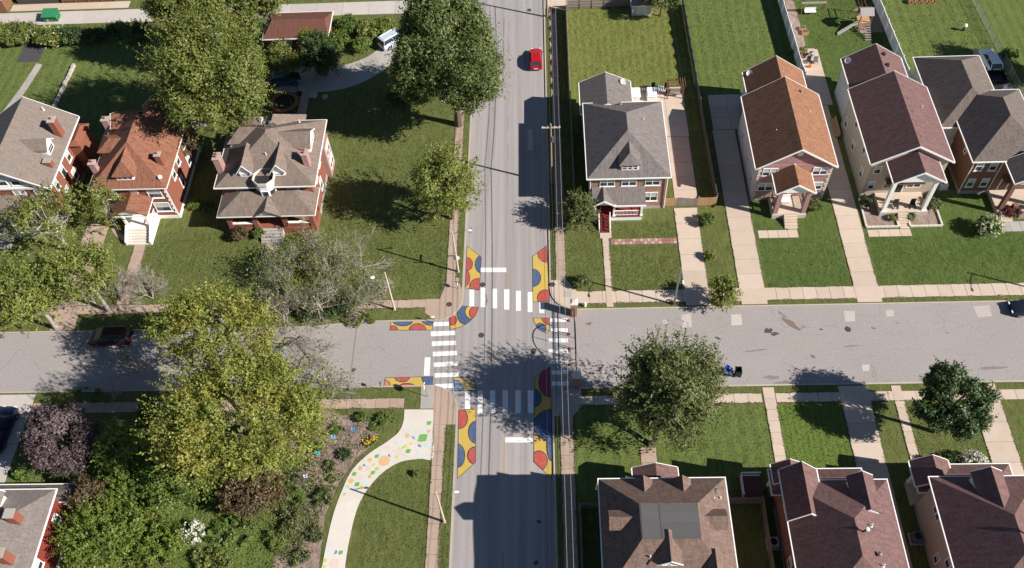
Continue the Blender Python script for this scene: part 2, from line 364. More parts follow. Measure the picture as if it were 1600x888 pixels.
slabs('pavement', -80, 5.1, -9.2, 6.3, 44, 1, M['conc_pink'])
slabs('pavement', -60, -7.65, -10.7, -6.4, 32, 1, M['conc_pink'])
# street corner aprons
def apron(pts, mat, z=GZ+.034): return struct(MB().prism(pts, -.02, z).build('corner_pavement', mat))
apron(arc(XR+CR, YN+CR, CR-.18, 181, 269)+[(8.1, 7.0), (6.95, 8.6), (5.18, 8.6)], M['conc'])
apron([(5.18, -8.8), (7.15, -8.8), (8.1, -7.6)]+arc(XR+CR, YS-CR, CR-.18, 91, 179), M['conc_grey'])
apron(arc(XL-CR, WN+CR, CR-.18, 271, 359)+[(-5.13, 7.6), (-5.4, 8.4), (-7.0, 8.4), (-7.6, 6.3), (-9.2, 6.3), (-9.2, 4.4)], M['conc_pink'])
apron(arc(XL-CR, WS-CR, CR-.18, 1, 89)+[(-9.0, -5.1), (-9.0, -6.4), (-7.6, -7.7), (-7.4, -9.6), (-5.13, -9.6)], M['conc_pink'])
apron(rect(-8.95, -7.72, -7.65, -5.3), M['conc_grey'], GZ+.04)
# drives and garden walks
slabs('driveway', 20.25, 4.75, 23.05, 19.0, 1, 6, M['conc'], z=GZ+.05)
slabs('driveway', 20.5, 19.6, 23.3, 31, 1, 5, M['conc'], z=GZ+.05)
slabs('patio', 15.8, 31.05, 23.4, 40.3, 3, 4, M['conc'], z=GZ+.052)
slabs('driveway', 26.45, 4.75, 29.35, 32, 1, 13, M['conc'], z=GZ+.05)
slabs('driveway', 26.6, 32.05, 31.3, 38.5, 2, 3, M['conc'], z=GZ+.05)
slabs('driveway', 39.25, 4.75, 42.0, 36, 1, 15, M['conc'], z=GZ+.05)
slabs('driveway', 39.9, 36.05, 42.7, 47, 1, 5, M['conc'], z=GZ+.05)
slabs('driveway', 34.95, -34, 38.0, -5.75, 1, 13, M['conc'], z=GZ+.05)
slabs('driveway', 48.2, -30, 51.1, -5.75, 1, 11, M['conc'], z=GZ+.05)
slabs('driveway', 63.4, 36.6, 66.2, 46, 1, 4, M['conc'], z=GZ+.05)
slabs('garden_walk', 11.35, 4.75, 12.15, 15.3, 1, 8, M['conc'], z=GZ+.052)
slabs('garden_walk', 11.1, 14.6, 12.5, 16.2, 1, 1, M['conc'], z=GZ+.056)
slabs('garden_walk', 27.1, -14.9, 28.3, -5.8, 1, 7, M['conc'], z=GZ+.052)
slabs('garden_walk', 40.4, -15, 41.4, -5.8, 1, 7, M['conc'], z=GZ+.052)
slabs('garden_walk', 13.8, -15.8, 15.4, -12.5, 1, 2, M['conc_pink'], z=GZ+.05)
slabs('garden_walk', 29.75, 14.1, 34.4, 15.25, 4, 1, M['conc'], z=GZ+.05); slabs('garden_walk', 33.35, 15.3, 34.4, 16.5, 1, 1, M['conc'], z=GZ+.051)
slabs('garden_walk', 42.5, 13.95, 47.5, 15.0, 4, 1, M['conc'], z=GZ+.05); slabs('garden_walk', 46.4, 15.05, 47.5, 16.6, 1, 1, M['conc'], z=GZ+.051)
slabs('garden_walk', 57.8, 14.3, 64, 15.8, 5, 1, M['conc_grey'], z=GZ+.05); slabs('garden_walk', 57.6, 15.85, 58.8, 17.2, 1, 1, M['conc_grey'], z=GZ+.051)
slabs('garden_walk', -29.2, 6.35, -27.4, 15.2, 1, 6, M['conc_pink'], z=GZ+.05)
slabs('garden_walk', -45.4, 6.35, -43.9, 15.6, 1, 6, M['conc_pink'], z=GZ+.05)
slabs('driveway', -52.2, 2.95, -49.4, 19, 1, 10, M['conc_pink'], z=GZ+.045)
slabs('driveway', -55.5, -20, -51.2, -5.3, 2, 5, M['conc_alley'], z=GZ+.05)
slabs('alley', -100, 57.6, -5.2, 60.6, 24, 1, M['conc_alley'], z=GZ+.05)
slabs('alley', 5.2, 57.7, 18, 64, 4, 2, M['conc'], z=GZ+.05)
slabs('garden_pad', -71.4, 49.3, -68.2, 53.3, 1, 2, M['asphalt_dark'], z=GZ+.05)
slabs('patio', -50.5, 35.2, -40.5, 38.0, 3, 1, M['conc_grey'], z=GZ+.05)
slabs('garden_walk', -54.5, 33.5, -53.6, 37.5, 1, 3, M['conc_grey'], z=GZ+.05)
slabs('garden_walk', -28.6, 33.8, -27.4, 41.2, 1, 4, M['conc_pink'], z=GZ+.05)
slabs('garage_apron', -76.4, 61.0, -58, 62.6, 6, 1, M['conc'], z=GZ+.05)
# brick path across the front lawn: single pavers in two courses
pb = struct(MB().box(12.3, 13.58, GZ-.05, 20.15, 14.42, GZ+.015).build('brick_path', M['soil']))
pm = [paint('#a87a70', .9, .3), paint('#b8a392', .9, .25), paint('#9c6a62', .9, .3)]
pme = [MB().box(.02, .02, -.06, .415, .39, 0).mesh('paver', q) for q in pm]
for i in range(18):
    for j in range(2):
        o = bpy.data.objects.new('paver', pme[(i+j) % 2 if random.random() < .75 else 2]); COL.objects.link(o); o.parent = pb; o.location = (12.32+i*.434, 13.6+j*.41, GZ+.045+random.uniform(-.006, .006))

def smooth_line(pts, n=6):
    out = []; P = [pts[0]]+list(pts)+[pts[-1]]
    for i in range(1, len(P)-2):
        for k in range(n):
            t = k/n; a, b_, c, d = [np.array(P[i-1+q], float) for q in range(4)]
            out.append(tuple(.5*((2*b_)+(-a+c)*t+(2*a-5*b_+4*c-d)*t*t+(-a+3*b_-3*c+d)*t**3)))
    out.append(tuple(pts[-1])); return out
def strip_path(name, L, Rr, mat, z, n, px=True):
    """curved path cast in bays between two edge lines"""
    if px: L = [tuple(at(p[0], p[1], z)[:2]) for p in L]; Rr = [tuple(at(p[0], p[1], z)[:2]) for p in Rr]
    L, Rr = smooth_line(L), smooth_line(Rr); base = MB(); k = len(L)-1; per = max(1, k//n)
    base.prism(L+Rr[::-1], -.02, z-.03); base = struct(base.build(name, M['soil']))
    for a in range(0, k, per):
        e = min(k, a+per); mb = MB(); ins = .012
        lp, rp = [np.array(q) for q in L[a:e+1]], [np.array(q) for q in Rr[a:e+1]]
        if a: d = (lp[1]-lp[0]); d /= np.linalg.norm(d); lp[0] = lp[0]+d*ins; rp[0] = rp[0]+d*ins
        mb.prism([tuple(q) for q in lp]+[tuple(q) for q in rp[::-1]], z-.1, z); mb.build('slab', mat, base)
    return base
strip_path('mosaic_path', [(632, 640), (630, 660), (622, 676), (605, 690), (575, 710), (550, 735), (535, 765), (522, 800), (512, 840), (503, 888), (498, 930)],
           [(677, 640), (677, 678), (676, 716), (655, 717), (625, 722), (597, 739), (577, 760), (562, 785), (552, 815), (544, 850), (538, 888), (535, 930)][:6]+[(576, 762), (562, 785), (552, 815), (541, 870), (535, 930)], M['conc_white'], GZ+.055, 6)
strip_path('curved_drive', [(425, 112), (455, 106), (480, 104), (520, 104), (548, 99), (575, 88), (600, 70), (625, 50)], [(430, 142), (455, 144), (480, 145), (525, 141), (560, 131), (590, 116), (615, 97), (640, 75)], M['conc_grey'], GZ+.05, 9)
strip_path('garden_walk', [(57, 99), (30, 140), (-2, 182), (-40, 230)], [(66, 101), (40, 142), (9, 184), (-30, 232)], M['conc_grey'], GZ+.05, 6)
strip_path('garden_walk', [(173, 345), (175, 360), (185, 372), (208, 384)], [(182, 345), (184, 358), (192, 367), (212, 376)], M['conc_pink'], GZ+.05, 4)
# worn and repaired places on the side street
for q in [((1064, 492), (1080, 490), (1081, 511), (1066, 512)), ((1142, 492), (1158, 491), (1160, 508), (1143, 509)), ((1318, 486), (1336, 486), (1336, 502), (1321, 503)), ((1384, 485), (1396, 484), (1397, 494), (1385, 495)), ((1521, 479), (1546, 477), (1550, 494), (1528, 496)), ((1347, 570), (1359, 570), (1358, 580), (1348, 580)), ((1035, 500), (1043, 500), (1043, 506), (1036, 506))]:
    sheet('road_patch', q, .008, M['conc_alley'], True)
sheet('road_patch', rect(2.55, 29.4, 3.2, 33.2), .008, M['conc'])
st_d = m_asphalt('stain_dark', (.085, .075, .07), .2); st_b = m_asphalt('stain_rust', (.20, .15, .115), .2); st_m = m_asphalt('stain_mid', (.22, .195, .185), .3)
def blot(px, py, rx, ry, m, a=0.0, n=13):
    q = at(px, py); pl = []
    for k in range(n): t_ = 6.2832*k/n; f = random.uniform(.55, 1.15); u, v = rx*f*math.cos(t_), ry*f*math.sin(t_); pl.append((q.x+u*math.cos(a)-v*math.sin(a), q.y+u*math.sin(a)+v*math.cos(a)))
    sheet('road_stain', pl, .007+random.uniform(-.001, .001), m)
for q in ((1236, 506, 1.3, .35, st_b, -.75), (1222, 492, .9, .18, st_m, -.8), (1201, 517, .55, .4, st_d, 0), (1211, 522, .5, .25, st_d, .3), (1324, 514, .38, .35, st_d, 0), (1283, 515, .22, .12, st_d, 0), (1365, 513, .3, .14, st_b, -.4), (1270, 557, .4, .2, st_b, -.5), (1122, 529, .4, .2, st_d, -.7), (1127, 558, .35, .4, st_m, 0), (1255, 512, .5, .12, st_m, .4), (920, 506, .35, .25, st_b, 0), (1205, 590, .9, .3, st_m, 0), (1230, 598, 1.4, .2, st_m, 0), (1330, 541, 1.0, .1, st_m, .1), (1260, 543, 1.6, .12, m_asphalt('stain_sand', (.36, .30, .22), .2), .05), (1180, 548, 1.4, .12, st_m, .1), (1402, 505, .3, .1, st_m, 0), (1480, 520, .3, .12, st_m, 0), (1550, 575, 1.8, .2, st_m, 0), (690, 556, .3, .2, st_m, 0), (552, 578, .3, .3, st_d, 0), (735, 360, .25, .5, st_m, 0), (760, 470, .2, .9, st_m, 0), (842, 815, .3, .2, st_d, 0), (838, 880, .3, .25, st_d, 0), (770, 560, .3, 1.2, st_m, 0), (812, 330, .2, 1.6, st_m, 0), (748, 300, .15, 1.4, st_m, 0), (770, 150, .2, 2.0, st_m, 0), (820, 90, .15, 1.6, st_m, 0)): blot(*q)
sheet('road_patch', rect(-.9, 40, -.75, 56), .007, st_m); sheet('road_patch', rect(-4.9, -1.5, 4.9, -1.38), .007, st_m); sheet('road_patch', rect(-16.9, -4.6, -16.78, 2.9), .011, st_m)
mh = paint('#4a403e', .8, .2)
for i, (px, py) in enumerate([(754, 445), (752, 524), (834, 548), (809, 525), (738, 457), (702, 477), (863, 446), (827, 16), (1325, 515), (808, 15)]):
    if i in (3, 9, 4): continue
    p = at(px, py); z = GZ+.036 if i in (5, 6) else .001
    o = thing('manhole_cover', ['iron cover on the road above the north zebra crossing', 'iron cover in the crossing just right of the west zebra', 'iron cover in the middle of the crossing, left of the gate', '', '', 'iron cover set in the northwest corner pavement', 'iron cover set in the northeast corner pavement', 'iron cover far up the road near the top edge', 'dark cover on the side street below a pale road patch'][i], 'manhole cover', (p.x, p.y, z), 'round iron manhole covers')
    MB().prism([(p.x+.33*math.cos(t*.524), p.y+.33*math.sin(t*.524)) for t in range(12)], z, z+.012).build('rim', M['dark'], o)
    MB().prism([(p.x+.27*math.cos(t*.524), p.y+.27*math.sin(t*.524)) for t in range(12)], z+.005, z+.02).build('lid', mh, o)

# ---------------------------------------------------------------- road markings and murals
ZP = .010
def zebra(label, bars, faded=()):
    bars = [[at(*p, ZP) for p in q] for q in bars]; c = sum((sum(q, Vector())/4 for q in bars), Vector())/len(bars)
    t = thing('zebra_crossing', label, 'zebra crossing', (c.x, c.y, 0), 'white zebra crossings of the junction')
    for q in bars:
        m = MB(); m.prism([(p.x, p.y) for p in q], ZP-.004, ZP+.004); m.build('stripe', M['roadwhite'], t)
def zr(s, ox, oy, L): return [[(ox+x/s, oy+y/s) for x, y in ((a, b), (c, b), (c, d), (a, d))] for a, b, c, d in L]
zebra('white zebra crossing north of the junction, seven upright bars', zr(6.832, 690, 370, [(296, 565, 348, 745), (416, 545, 470, 752), (539, 555, 591, 765), (667, 563, 723, 778), (793, 579, 845, 792), (918, 591, 970, 805), (1042, 702, 1097, 815)]))
zebra('white zebra crossing south of the junction, half in tree shadow', zr(4.932, 690, 580, [(180, 155, 220, 291), (277, 150, 317, 328), (372, 148, 413, 323), (470, 148, 512, 323), (568, 148, 610, 324), (664, 148, 707, 324)]))
zebra('white zebra crossing on the west arm, seven level bars', [[(590+x/5.223, 470+y/5.223) for x, y in q] for q in [((455, 176), (580, 172), (582, 205), (457, 209)), ((433, 252), (632, 246), (634, 280), (436, 291)), ((441, 333), (638, 326), (640, 361), (443, 371)), ((450, 418), (646, 409), (648, 444), (452, 455)), ((457, 506), (653, 495), (655, 530), (459, 542)), ((462, 592), (660, 584), (662, 619), (464, 628)), ((470, 682), (620, 675), (622, 710), (472, 721))]])
zebra('white zebra crossing on the east arm in front of the gate', zr(5.55, 830, 470, [(163, 152, 318, 185), (170, 240, 318, 271), (150, 328, 318, 362), (150, 421, 320, 455), (153, 512, 322, 548), (178, 605, 325, 640), (178, 701, 328, 737)]))
for lab, q in [('white stop line across the southbound lane north of the junction', zr(6.832, 690, 370, [(418, 332, 690, 378)])[0]), ('white stop line across the northbound lane south of the junction', zr(4.932, 690, 580, [(490, 511, 702, 550)])[0]), ('short upright white stop line left of the west zebra', [(590+x/5.223, 470+y/5.223) for x, y in ((385, 463), (431, 463), (424, 612), (377, 612))])]:
    m = MB(); m.prism([at(*p, ZP)[:2] for p in q], ZP-.004, ZP+.004); tag(m.build('stop_line', M['roadwhite']), lab, 'stop line', 'white stop lines')
yl = m_concrete('road_paint_yellow', (.42, .29, .13), .5)
for y0, y1 in ((6.6, 10.9), (-15.4, -11.3), (-36, -23)): struct(sheet('centre_line', rect(-.05, y0, .08, y1), ZP, yl))
for y0 in range(13, 58, 5): struct(sheet('centre_line', rect(-.03, y0, .07, y0+2.6), ZP, M['yl2'] if 'yl2' in M else M.setdefault('yl2', m_concrete('road_paint_worn', (.36, .29, .20), .5))))

MY, MRd, MBl, MK = [m_concrete(n, c, d, .5) for n, c, d in (('mural_yellow', (.56, .385, .075), .3), ('mural_red', (.44, .075, .058), .25), ('mural_blue', (.065, .105, .215), .3), ('mural_outline', (.05, .045, .055), .2))]
MYf, MRp, MBf, MDk = [m_concrete(n, c, d) for n, c, d in (('mural_yellow_worn', (.50, .37, .17), .4), ('mural_red_worn', (.50, .19, .15), .4), ('mural_blue_worn', (.20, .27, .42), .5), ('mural_wine', (.30, .05, .09), .3))]
def clip(sub, cl):
    """Sutherland-Hodgman: keep what lies inside the convex polygon cl (ccw)"""
    out = sub
    for i in range(len(cl)):
        a, b_ = cl[i], cl[(i+1) % len(cl)]; inp = out; out = []
        if not inp: return []
        def side(p): return (b_[0]-a[0])*(p[1]-a[1])-(b_[1]-a[1])*(p[0]-a[0])
        for k in range(len(inp)):
            p, q = inp[k], inp[(k+1) % len(inp)]; sp, sq = side(p), side(q)
            if sp >= 0: out.append(p)
            if (sp >= 0) != (sq >= 0):
                t = sp/(sp-sq); out.append((p[0]+t*(q[0]-p[0]), p[1]+t*(q[1]-p[1])))
    return out
def ccw(p): return p if sum(p[i][0]*p[(i+1) % len(p)][1]-p[(i+1) % len(p)][0]*p[i][1] for i in range(len(p))) > 0 else p[::-1]
def inset(p, d):
    """shrink a ccw polygon by d"""
    out = []
    for i in range(len(p)):
        a, b_, c = [np.array(p[(i+k) % len(p)]) for k in (-1, 0, 1)]
        u = (b_-a)/np.linalg.norm(b_-a); v = (c-b_)/np.linalg.norm(c-b_); n1 = np.array((-u[1], u[0])); n2 = np.array((-v[1], v[0])); h = (n1+n2); h /= max(.4, (h@h)/2)
        out.append(tuple(b_+h*d))
    return out
def mural(label, s, ox, oy, poly, blobs, base=None, z=.012):
    P = ccw([tuple(at(ox+x/s, oy+y/s, z)[:2]) for x, y in poly]); c = np.mean(P, 0)
    t = thing('road_mural', label, 'road mural', (c[0], c[1], 0), 'painted corner murals')
    MB().prism(P, .002, z).build('outline', MK, t); I = inset(P, .07); MB().prism(I, .004, z+.004).build('yellow_field', base or MY, t)
    hull = I
    for k, (x, y, rx, ry, m, nm) in enumerate(blobs):
        for grow, zz, mm, nn in ((7, .008+.008*k, MK, nm+'_outline'), (0, .012+.008*k, m, nm)):
            e = ccw([tuple(at(ox+(x+(rx+grow)*math.cos(a))/s, oy+(y+(ry+grow)*math.sin(a))/s, z)[:2]) for a in [2*math.pi*q/28 for q in range(28)]])
            e2 = clip_any(e, hull)
            if len(e2) > 2: MB().prism(e2, .005, z+zz).build(nn, mm, t)
    return t
def clip_any(e, P):
    return clip(e, P)
RD, BL, YE = 'red_patch', 'blue_patch', 'yellow_patch'
mural('yellow mural with red and blue lobes, left kerb north of the junction', 6.832, 690, 370, [(270, 95), (428, 218), (405, 575), (250, 550)], [(262, 292, 66, 70, MRd, RD), (428, 296, 66, 92, MBl, BL), (250, 440, 48, 85, MRd, RD), (405, 528, 100, 80, MRd, RD)])
mural('yellow mural with two red and one blue lobe, right kerb north of the junction', 6.832, 690, 370, [(1122, 92), (968, 210), (970, 700), (1158, 693)], [(1125, 176, 98, 96, MRd, RD), (968, 440, 88, 92, MBl, BL), (1112, 655, 86, 84, MRd, RD)])
mural('curved mural with broad blue band at the northwest corner', 5.223, 590, 470, [(580, 140), (690, 42), (828, 52), (800, 125), (740, 182), (670, 220), (590, 238)], [(605, 160, 36, 36, MRd, RD), (718, 112, 66, 78, MBl, BL), (783, 92, 66, 58, MY, YE), (810, 100, 58, 52, MRd, RD)])
mural('long mural with blue waves and red half discs, north kerb of the west arm', 5.223, 590, 470, [(107, 172), (280, 150), (455, 152), (448, 242), (98, 243)], [(205, 165, 78, 38, MBl, BL), (432, 160, 66, 38, MBl, BL), (128, 246, 36, 36, MRd, RD), (328, 246, 66, 54, MRd, RD)])
mural('long mural with red lobes and blue quarter disc, south kerb of the west arm', 5.223, 590, 470, [(60, 628), (455, 617), (443, 738), (48, 706)], [(200, 622, 58, 38, MRd, RD), (240, 728, 82, 50, MRd, RD), (455, 622, 90, 80, MBl, BL), (50, 688, 48, 36, MRp, RD)])
mural('small worn mural with faded blue quarter at the southwest corner', 5.223, 590, 470, [(618, 622), (720, 625), (785, 655), (815, 735), (630, 737)], [(630, 738, 66, 84, MBf, BL)], MYf)
mural('yellow mural with red and blue lobes, left kerb south of the junction', 4.932, 690, 580, [(130, 298), (268, 292), (263, 705), (120, 832)], [(135, 362, 62, 78, MRd, RD), (268, 472, 58, 82, MBl, BL), (118, 652, 58, 88, MBl, BL), (263, 652, 58, 64, MRd, RD)])
mural('small quarter mural with red and blue discs left of the east zebra', 5.55, 830, 470, [(15, 148), (160, 148), (160, 260), (130, 285), (60, 250), (25, 195)], [(150, 148, 56, 50, MRd, RD), (80, 242, 46, 42, MBl, BL)])
mural('long mural with wine red and dark blue bands, right kerb south of the junction', 4.932, 690, 580, [(835, -35), (775, 2), (715, 50), (707, 700), (850, 832), (850, 300)], [(838, 85, 86, 112, MDk, RD), (705, 208, 60, 66, MBl, BL), (850, 420, 138, 120, MBl, BL), (752, 692, 58, 72, MRd, RD), (850, 560, 36, 130, MBl, BL)])

# painted shapes on the pale curved path: leaves, discs and drops
pc = {'o': (.62, .40, .20), 'g': (.14, .38, .10), 'y': (.52, .55, .14), 'b': (.10, .22, .48), 'c': (.48, .62, .64), 'p': (.66, .52, .46)}
pcm = {k: m_concrete('path_paint', v, .15) for k, v in pc.items()}
pt = thing('path_painting', 'pastel leaves, drops and discs painted on the curved white path', 'pavement painting', tuple(at(600, 705))[:2]+(GZ,))
for x, y, r, c, kind in [(345, 310, 27, 'o', 'd'), (552, 187, 25, 'g', 'l'), (586, 107, 13, 'g', 'l'), (485, 153, 11, 'c', 'q'), (469, 176, 11, 'o', 'd'), (498, 188, 9, 'b', 'h'), (554, 148, 10, 'c', 'q'), (584, 152, 10, 'o', 'q'), (446, 207, 10, 'c', 'q'), (457, 233, 13, 'y', 'l'), (474, 258, 13, 'g', 'l'), (539, 226, 11, 'b', 'h'), (578, 230, 11, 'c', 'd'), (534, 270, 13, 'c', 'q'), (412, 216, 12, 'c', 'q'), (382, 238, 13, 'p', 'd'), (432, 246, 13, 'p', 'd'), (486, 218, 9, 'y', 'l'), (305, 286, 12, 'g', 'l'), (330, 272, 12, 'c', 'q'), (268, 306, 12, 'o', 'q'), (376, 280, 9, 'b', 'h'), (412, 289, 10, 'y', 'l'), (241, 331, 9, 'b', 'h'), (216, 351, 11, 'o', 'd'), (184, 381, 12, 'g', 'l'), (166, 419, 13, 'o', 'd'), (199, 437, 13, 'g', 'l'), (284, 374, 12, 'g', 'l'), (306, 353, 12, 'y', 'l'), (288, 331, 9, 'y', 'l'), (245, 417, 12, 'c', 'q'), (217, 402, 12, 'p', 'd'), (257, 352, 12, 'p', 'd'), (138, 469, 13, 'c', 'q'), (185, 462, 11, 'c', 'q'), (222, 452, 10, 'y', 'l'), (131, 490, 9, 'o', 'q'), (150, 447, 9, 'y', 'l'), (267, 395, 10, 'o', 'q'), (38, 798, 12, 'c', 'q'), (80, 800, 11, 'b', 'h'), (111, 803, 12, 'g', 'l'), (28, 845, 11, 'y', 'q'), (78, 862, 24, 'p', 'd'), (18, 884, 12, 'y', 'l')]:
    q = at(500+x/3.44, 630+y/3.44, GZ+.06); sc = r/3.44/scale_at(q)*1.15; a0 = random.uniform(0, 6.28); pl = []
    if kind == 'd': pl = [(math.cos(t*.4488), math.sin(t*.4488)) for t in range(14)]
    elif kind == 'l': pl = [(-1, -.6), (-.2, -.8), (.6, -.7), (1, .6), (.2, .8), (-.6, .7)]; a0 = .1
    elif kind == 'h': pl = [(math.cos(t*.3927), math.sin(t*.3927)) for t in range(9)]
    else: pl = [(-.8, -.7), (.8, -.8), (.9, .5), (.2, .9), (-.8, .6)]
    m = MB(); m.prism([(q.x+sc*(u*math.cos(a0)-v*math.sin(a0)), q.y+sc*(u*math.sin(a0)+v*math.cos(a0))) for u, v in pl], GZ+.05, GZ+.06); m.build({'d': 'disc', 'l': 'leaf', 'h': 'half_disc', 'q': 'drop'}[kind], pcm[c], pt)

# ---------------------------------------------------------------- house kit
def face(d, pos, c):
    return {'S': lambda s, z, o: (c+s, pos-o, z), 'N': lambda s, z, o: (c-s, pos+o, z), 'E': lambda s, z, o: (pos+o, c+s, z), 'W': lambda s, z, o: (pos-o, c-s, z)}[d]
def fbox(mb, F, s0, s1, z0, z1, o0, o1, mat=None):
    mb.hexa([F(s0, z0, o1), F(s1, z0, o1), F(s1, z0, o0), F(s0, z0, o0), F(s0, z1, o1), F(s1, z1, o1), F(s1, z1, o0), F(s0, z1, o0)], mat)
blind = paint('#b9bdbf', .5, .1)
def window(par, d, pos, c, z, ww=.95, hh=1.35, mul_=0, sill=None, frame=None, name='window', deep=.07, blinds=.45, kids=True):
    """framed window on the wall plane: frame and bars, pane (a child), sill"""
    F = face(d, pos, c); fm = frame or M['white']; m = MB(); t = .075
    fbox(m, F, -ww/2, -ww/2+t, z, z+hh, 0, deep); fbox(m, F, ww/2-t, ww/2, z, z+hh, 0, deep)
    fbox(m, F, -ww/2+t, ww/2-t, z+hh-t, z+hh, 0, deep); fbox(m, F, -ww/2+t, ww/2-t, z, z+t, 0, deep)
    fbox(m, F, -ww/2+t, ww/2-t, z+hh/2-.025, z+hh/2+.025, 0, deep-.02)
    for k in range(mul_):
        x = -ww/2+ww*(k+1)/(mul_+1); fbox(m, F, x-.05, x+.05, z+t, z+hh/2-.027, 0, deep-.005); fbox(m, F, x-.05, x+.05, z+hh/2+.027, z+hh-t, 0, deep-.005)
    w_ = m.build(name, fm, par)
    p = MB(); fbox(p, F, -ww/2+.03, ww/2-.03, z+.03, z+hh-.03, 0, .028, M['glass'])
    if blinds: fbox(p, F, -ww/2+.05, ww/2-.05, z+hh*(1-blinds), z+hh-.05, .028, .034, blind)
    if kids: p.build('pane', M['glass'], w_)
    else: p.build('pane', M['glass'], par)
    if sill and kids: s = MB(); fbox(s, F, -ww/2-.08, ww/2+.08, z-.12, z-.005, 0, .11); s.build('sill', sill, w_)
    return w_
def door(par, d, pos, c, z, col, ww=.95, hh=2.05):
    F = face(d, pos, c); m = MB(); t = .09
    fbox(m, F, -ww/2-t, -ww/2, z, z+hh, 0, .08); fbox(m, F, ww/2, ww/2+t, z, z+hh, 0, .08); fbox(m, F, -ww/2-t, ww/2+t, z+hh, z+hh+t, 0, .08)
    o = m.build('door_frame', M['white'], par); p = MB(); fbox(p, F, -ww/2, ww/2, z, z+hh, 0, .04); fbox(p, F, -.3, .3, z+1.15, z+1.8, .04, .052); fbox(p, F, -.3, .3, z+.2, z+.95, .04, .052); p.build('door', col, o)
def walls(par, x0, y0, x1, y1, z0, z1, mat, name='wall', base=None):
    if base: MB().box(x0-.04, y0-.04, GZ-.1, x1+.04, y1+.04, z0).build('foundation', base, par)
    return MB().box(x0, y0, z0 if base else GZ-.1, x1, y1, z1).build(name, mat, par)
def strip_rect(mb, x0, y0, x1, y1, z0, z1, t):
    mb.box(x0-t, y0-t, z0, x1+t, y0, z1); mb.box(x0-t, y1, z0, x1+t, y1+t, z1); mb.box(x0-t, y0, z0, x0, y1, z1); mb.box(x1, y0, z0, x1+t, y1, z1)
def hip(par, x0, y0, x1, y1, z, h, mat, ridge=None, name='roof', trim=None, th=.12, deck=None):
    """hipped roof over the eave rectangle; ridge = (xa,ya,xb,yb) or a flat deck rectangle"""
    wx, wy = x1-x0, y1-y0
    if deck: rp = [(deck[0], deck[1]), (deck[2], deck[1]), (deck[2], deck[3]), (deck[0], deck[3])]
    elif ridge: rp = [(ridge[0], ridge[1]), (ridge[2], ridge[3])]
    elif wy >= wx: rp = [((x0+x1)/2, y0+wx/2), ((x0+x1)/2, y1-wx/2)]
    else: rp = [(x0+wy/2, (y0+y1)/2), (x1-wy/2, (y0+y1)/2)]
    zt = z+th; m = MB(); A, B, C_, D = [(x, y, zt) for x, y in rect(x0, y0, x1, y1)]; T = [(x, y, zt+h) for x, y in rp]
    if deck:
        for a, b_, c, d in ((A, B, T[1], T[0]), (B, C_, T[2], T[1]), (C_, D, T[3], T[2]), (D, A, T[0], T[3])): m.poly((a, b_, c, d))
        m.poly(T)
    elif abs(rp[0][0]-rp[1][0]) < .01 and rp[0][1] <= rp[1][1] and (wy >= wx or ridge):
        p, q = T
        if abs(p[1]-q[1]) < .02: [m.poly(t) for t in ((A, B, p), (B, C_, p), (C_, D, p), (D, A, p))]
        else: m.poly((A, B, p)); m.poly((B, C_, q, p)); m.poly((C_, D, q)); m.poly((D, A, p, q))
    else:
        p, q = T; m.poly((A, B, q, p)); m.poly((B, C_, q)); m.poly((C_, D, p, q)); m.poly((D, A, p))
    lo = [(x, y, z) for x, y in rect(x0, y0, x1, y1)]; hi = [A, B, C_, D]
    for i in range(4): m.poly((lo[i], lo[(i+1) % 4], hi[(i+1) % 4], hi[i]))
    m.poly(lo[::-1]); r = m.build(name, mat, par)
    if trim: g = MB(); strip_rect(g, x0, y0, x1, y1, z-.03, z+th+.01, .09); g.build('gutter', trim, par)
    # ridge and hip caps: thin raised lines along the folds
    return r
def ridge_caps(par, segs, mat):
    m = MB()
    for a, b_ in segs: m.tube([Vector(a)+Vector((0, 0, .01)), Vector(b_)+Vector((0, 0, .01))], .09, 5)
    m.build('ridge_cap', mat, par)
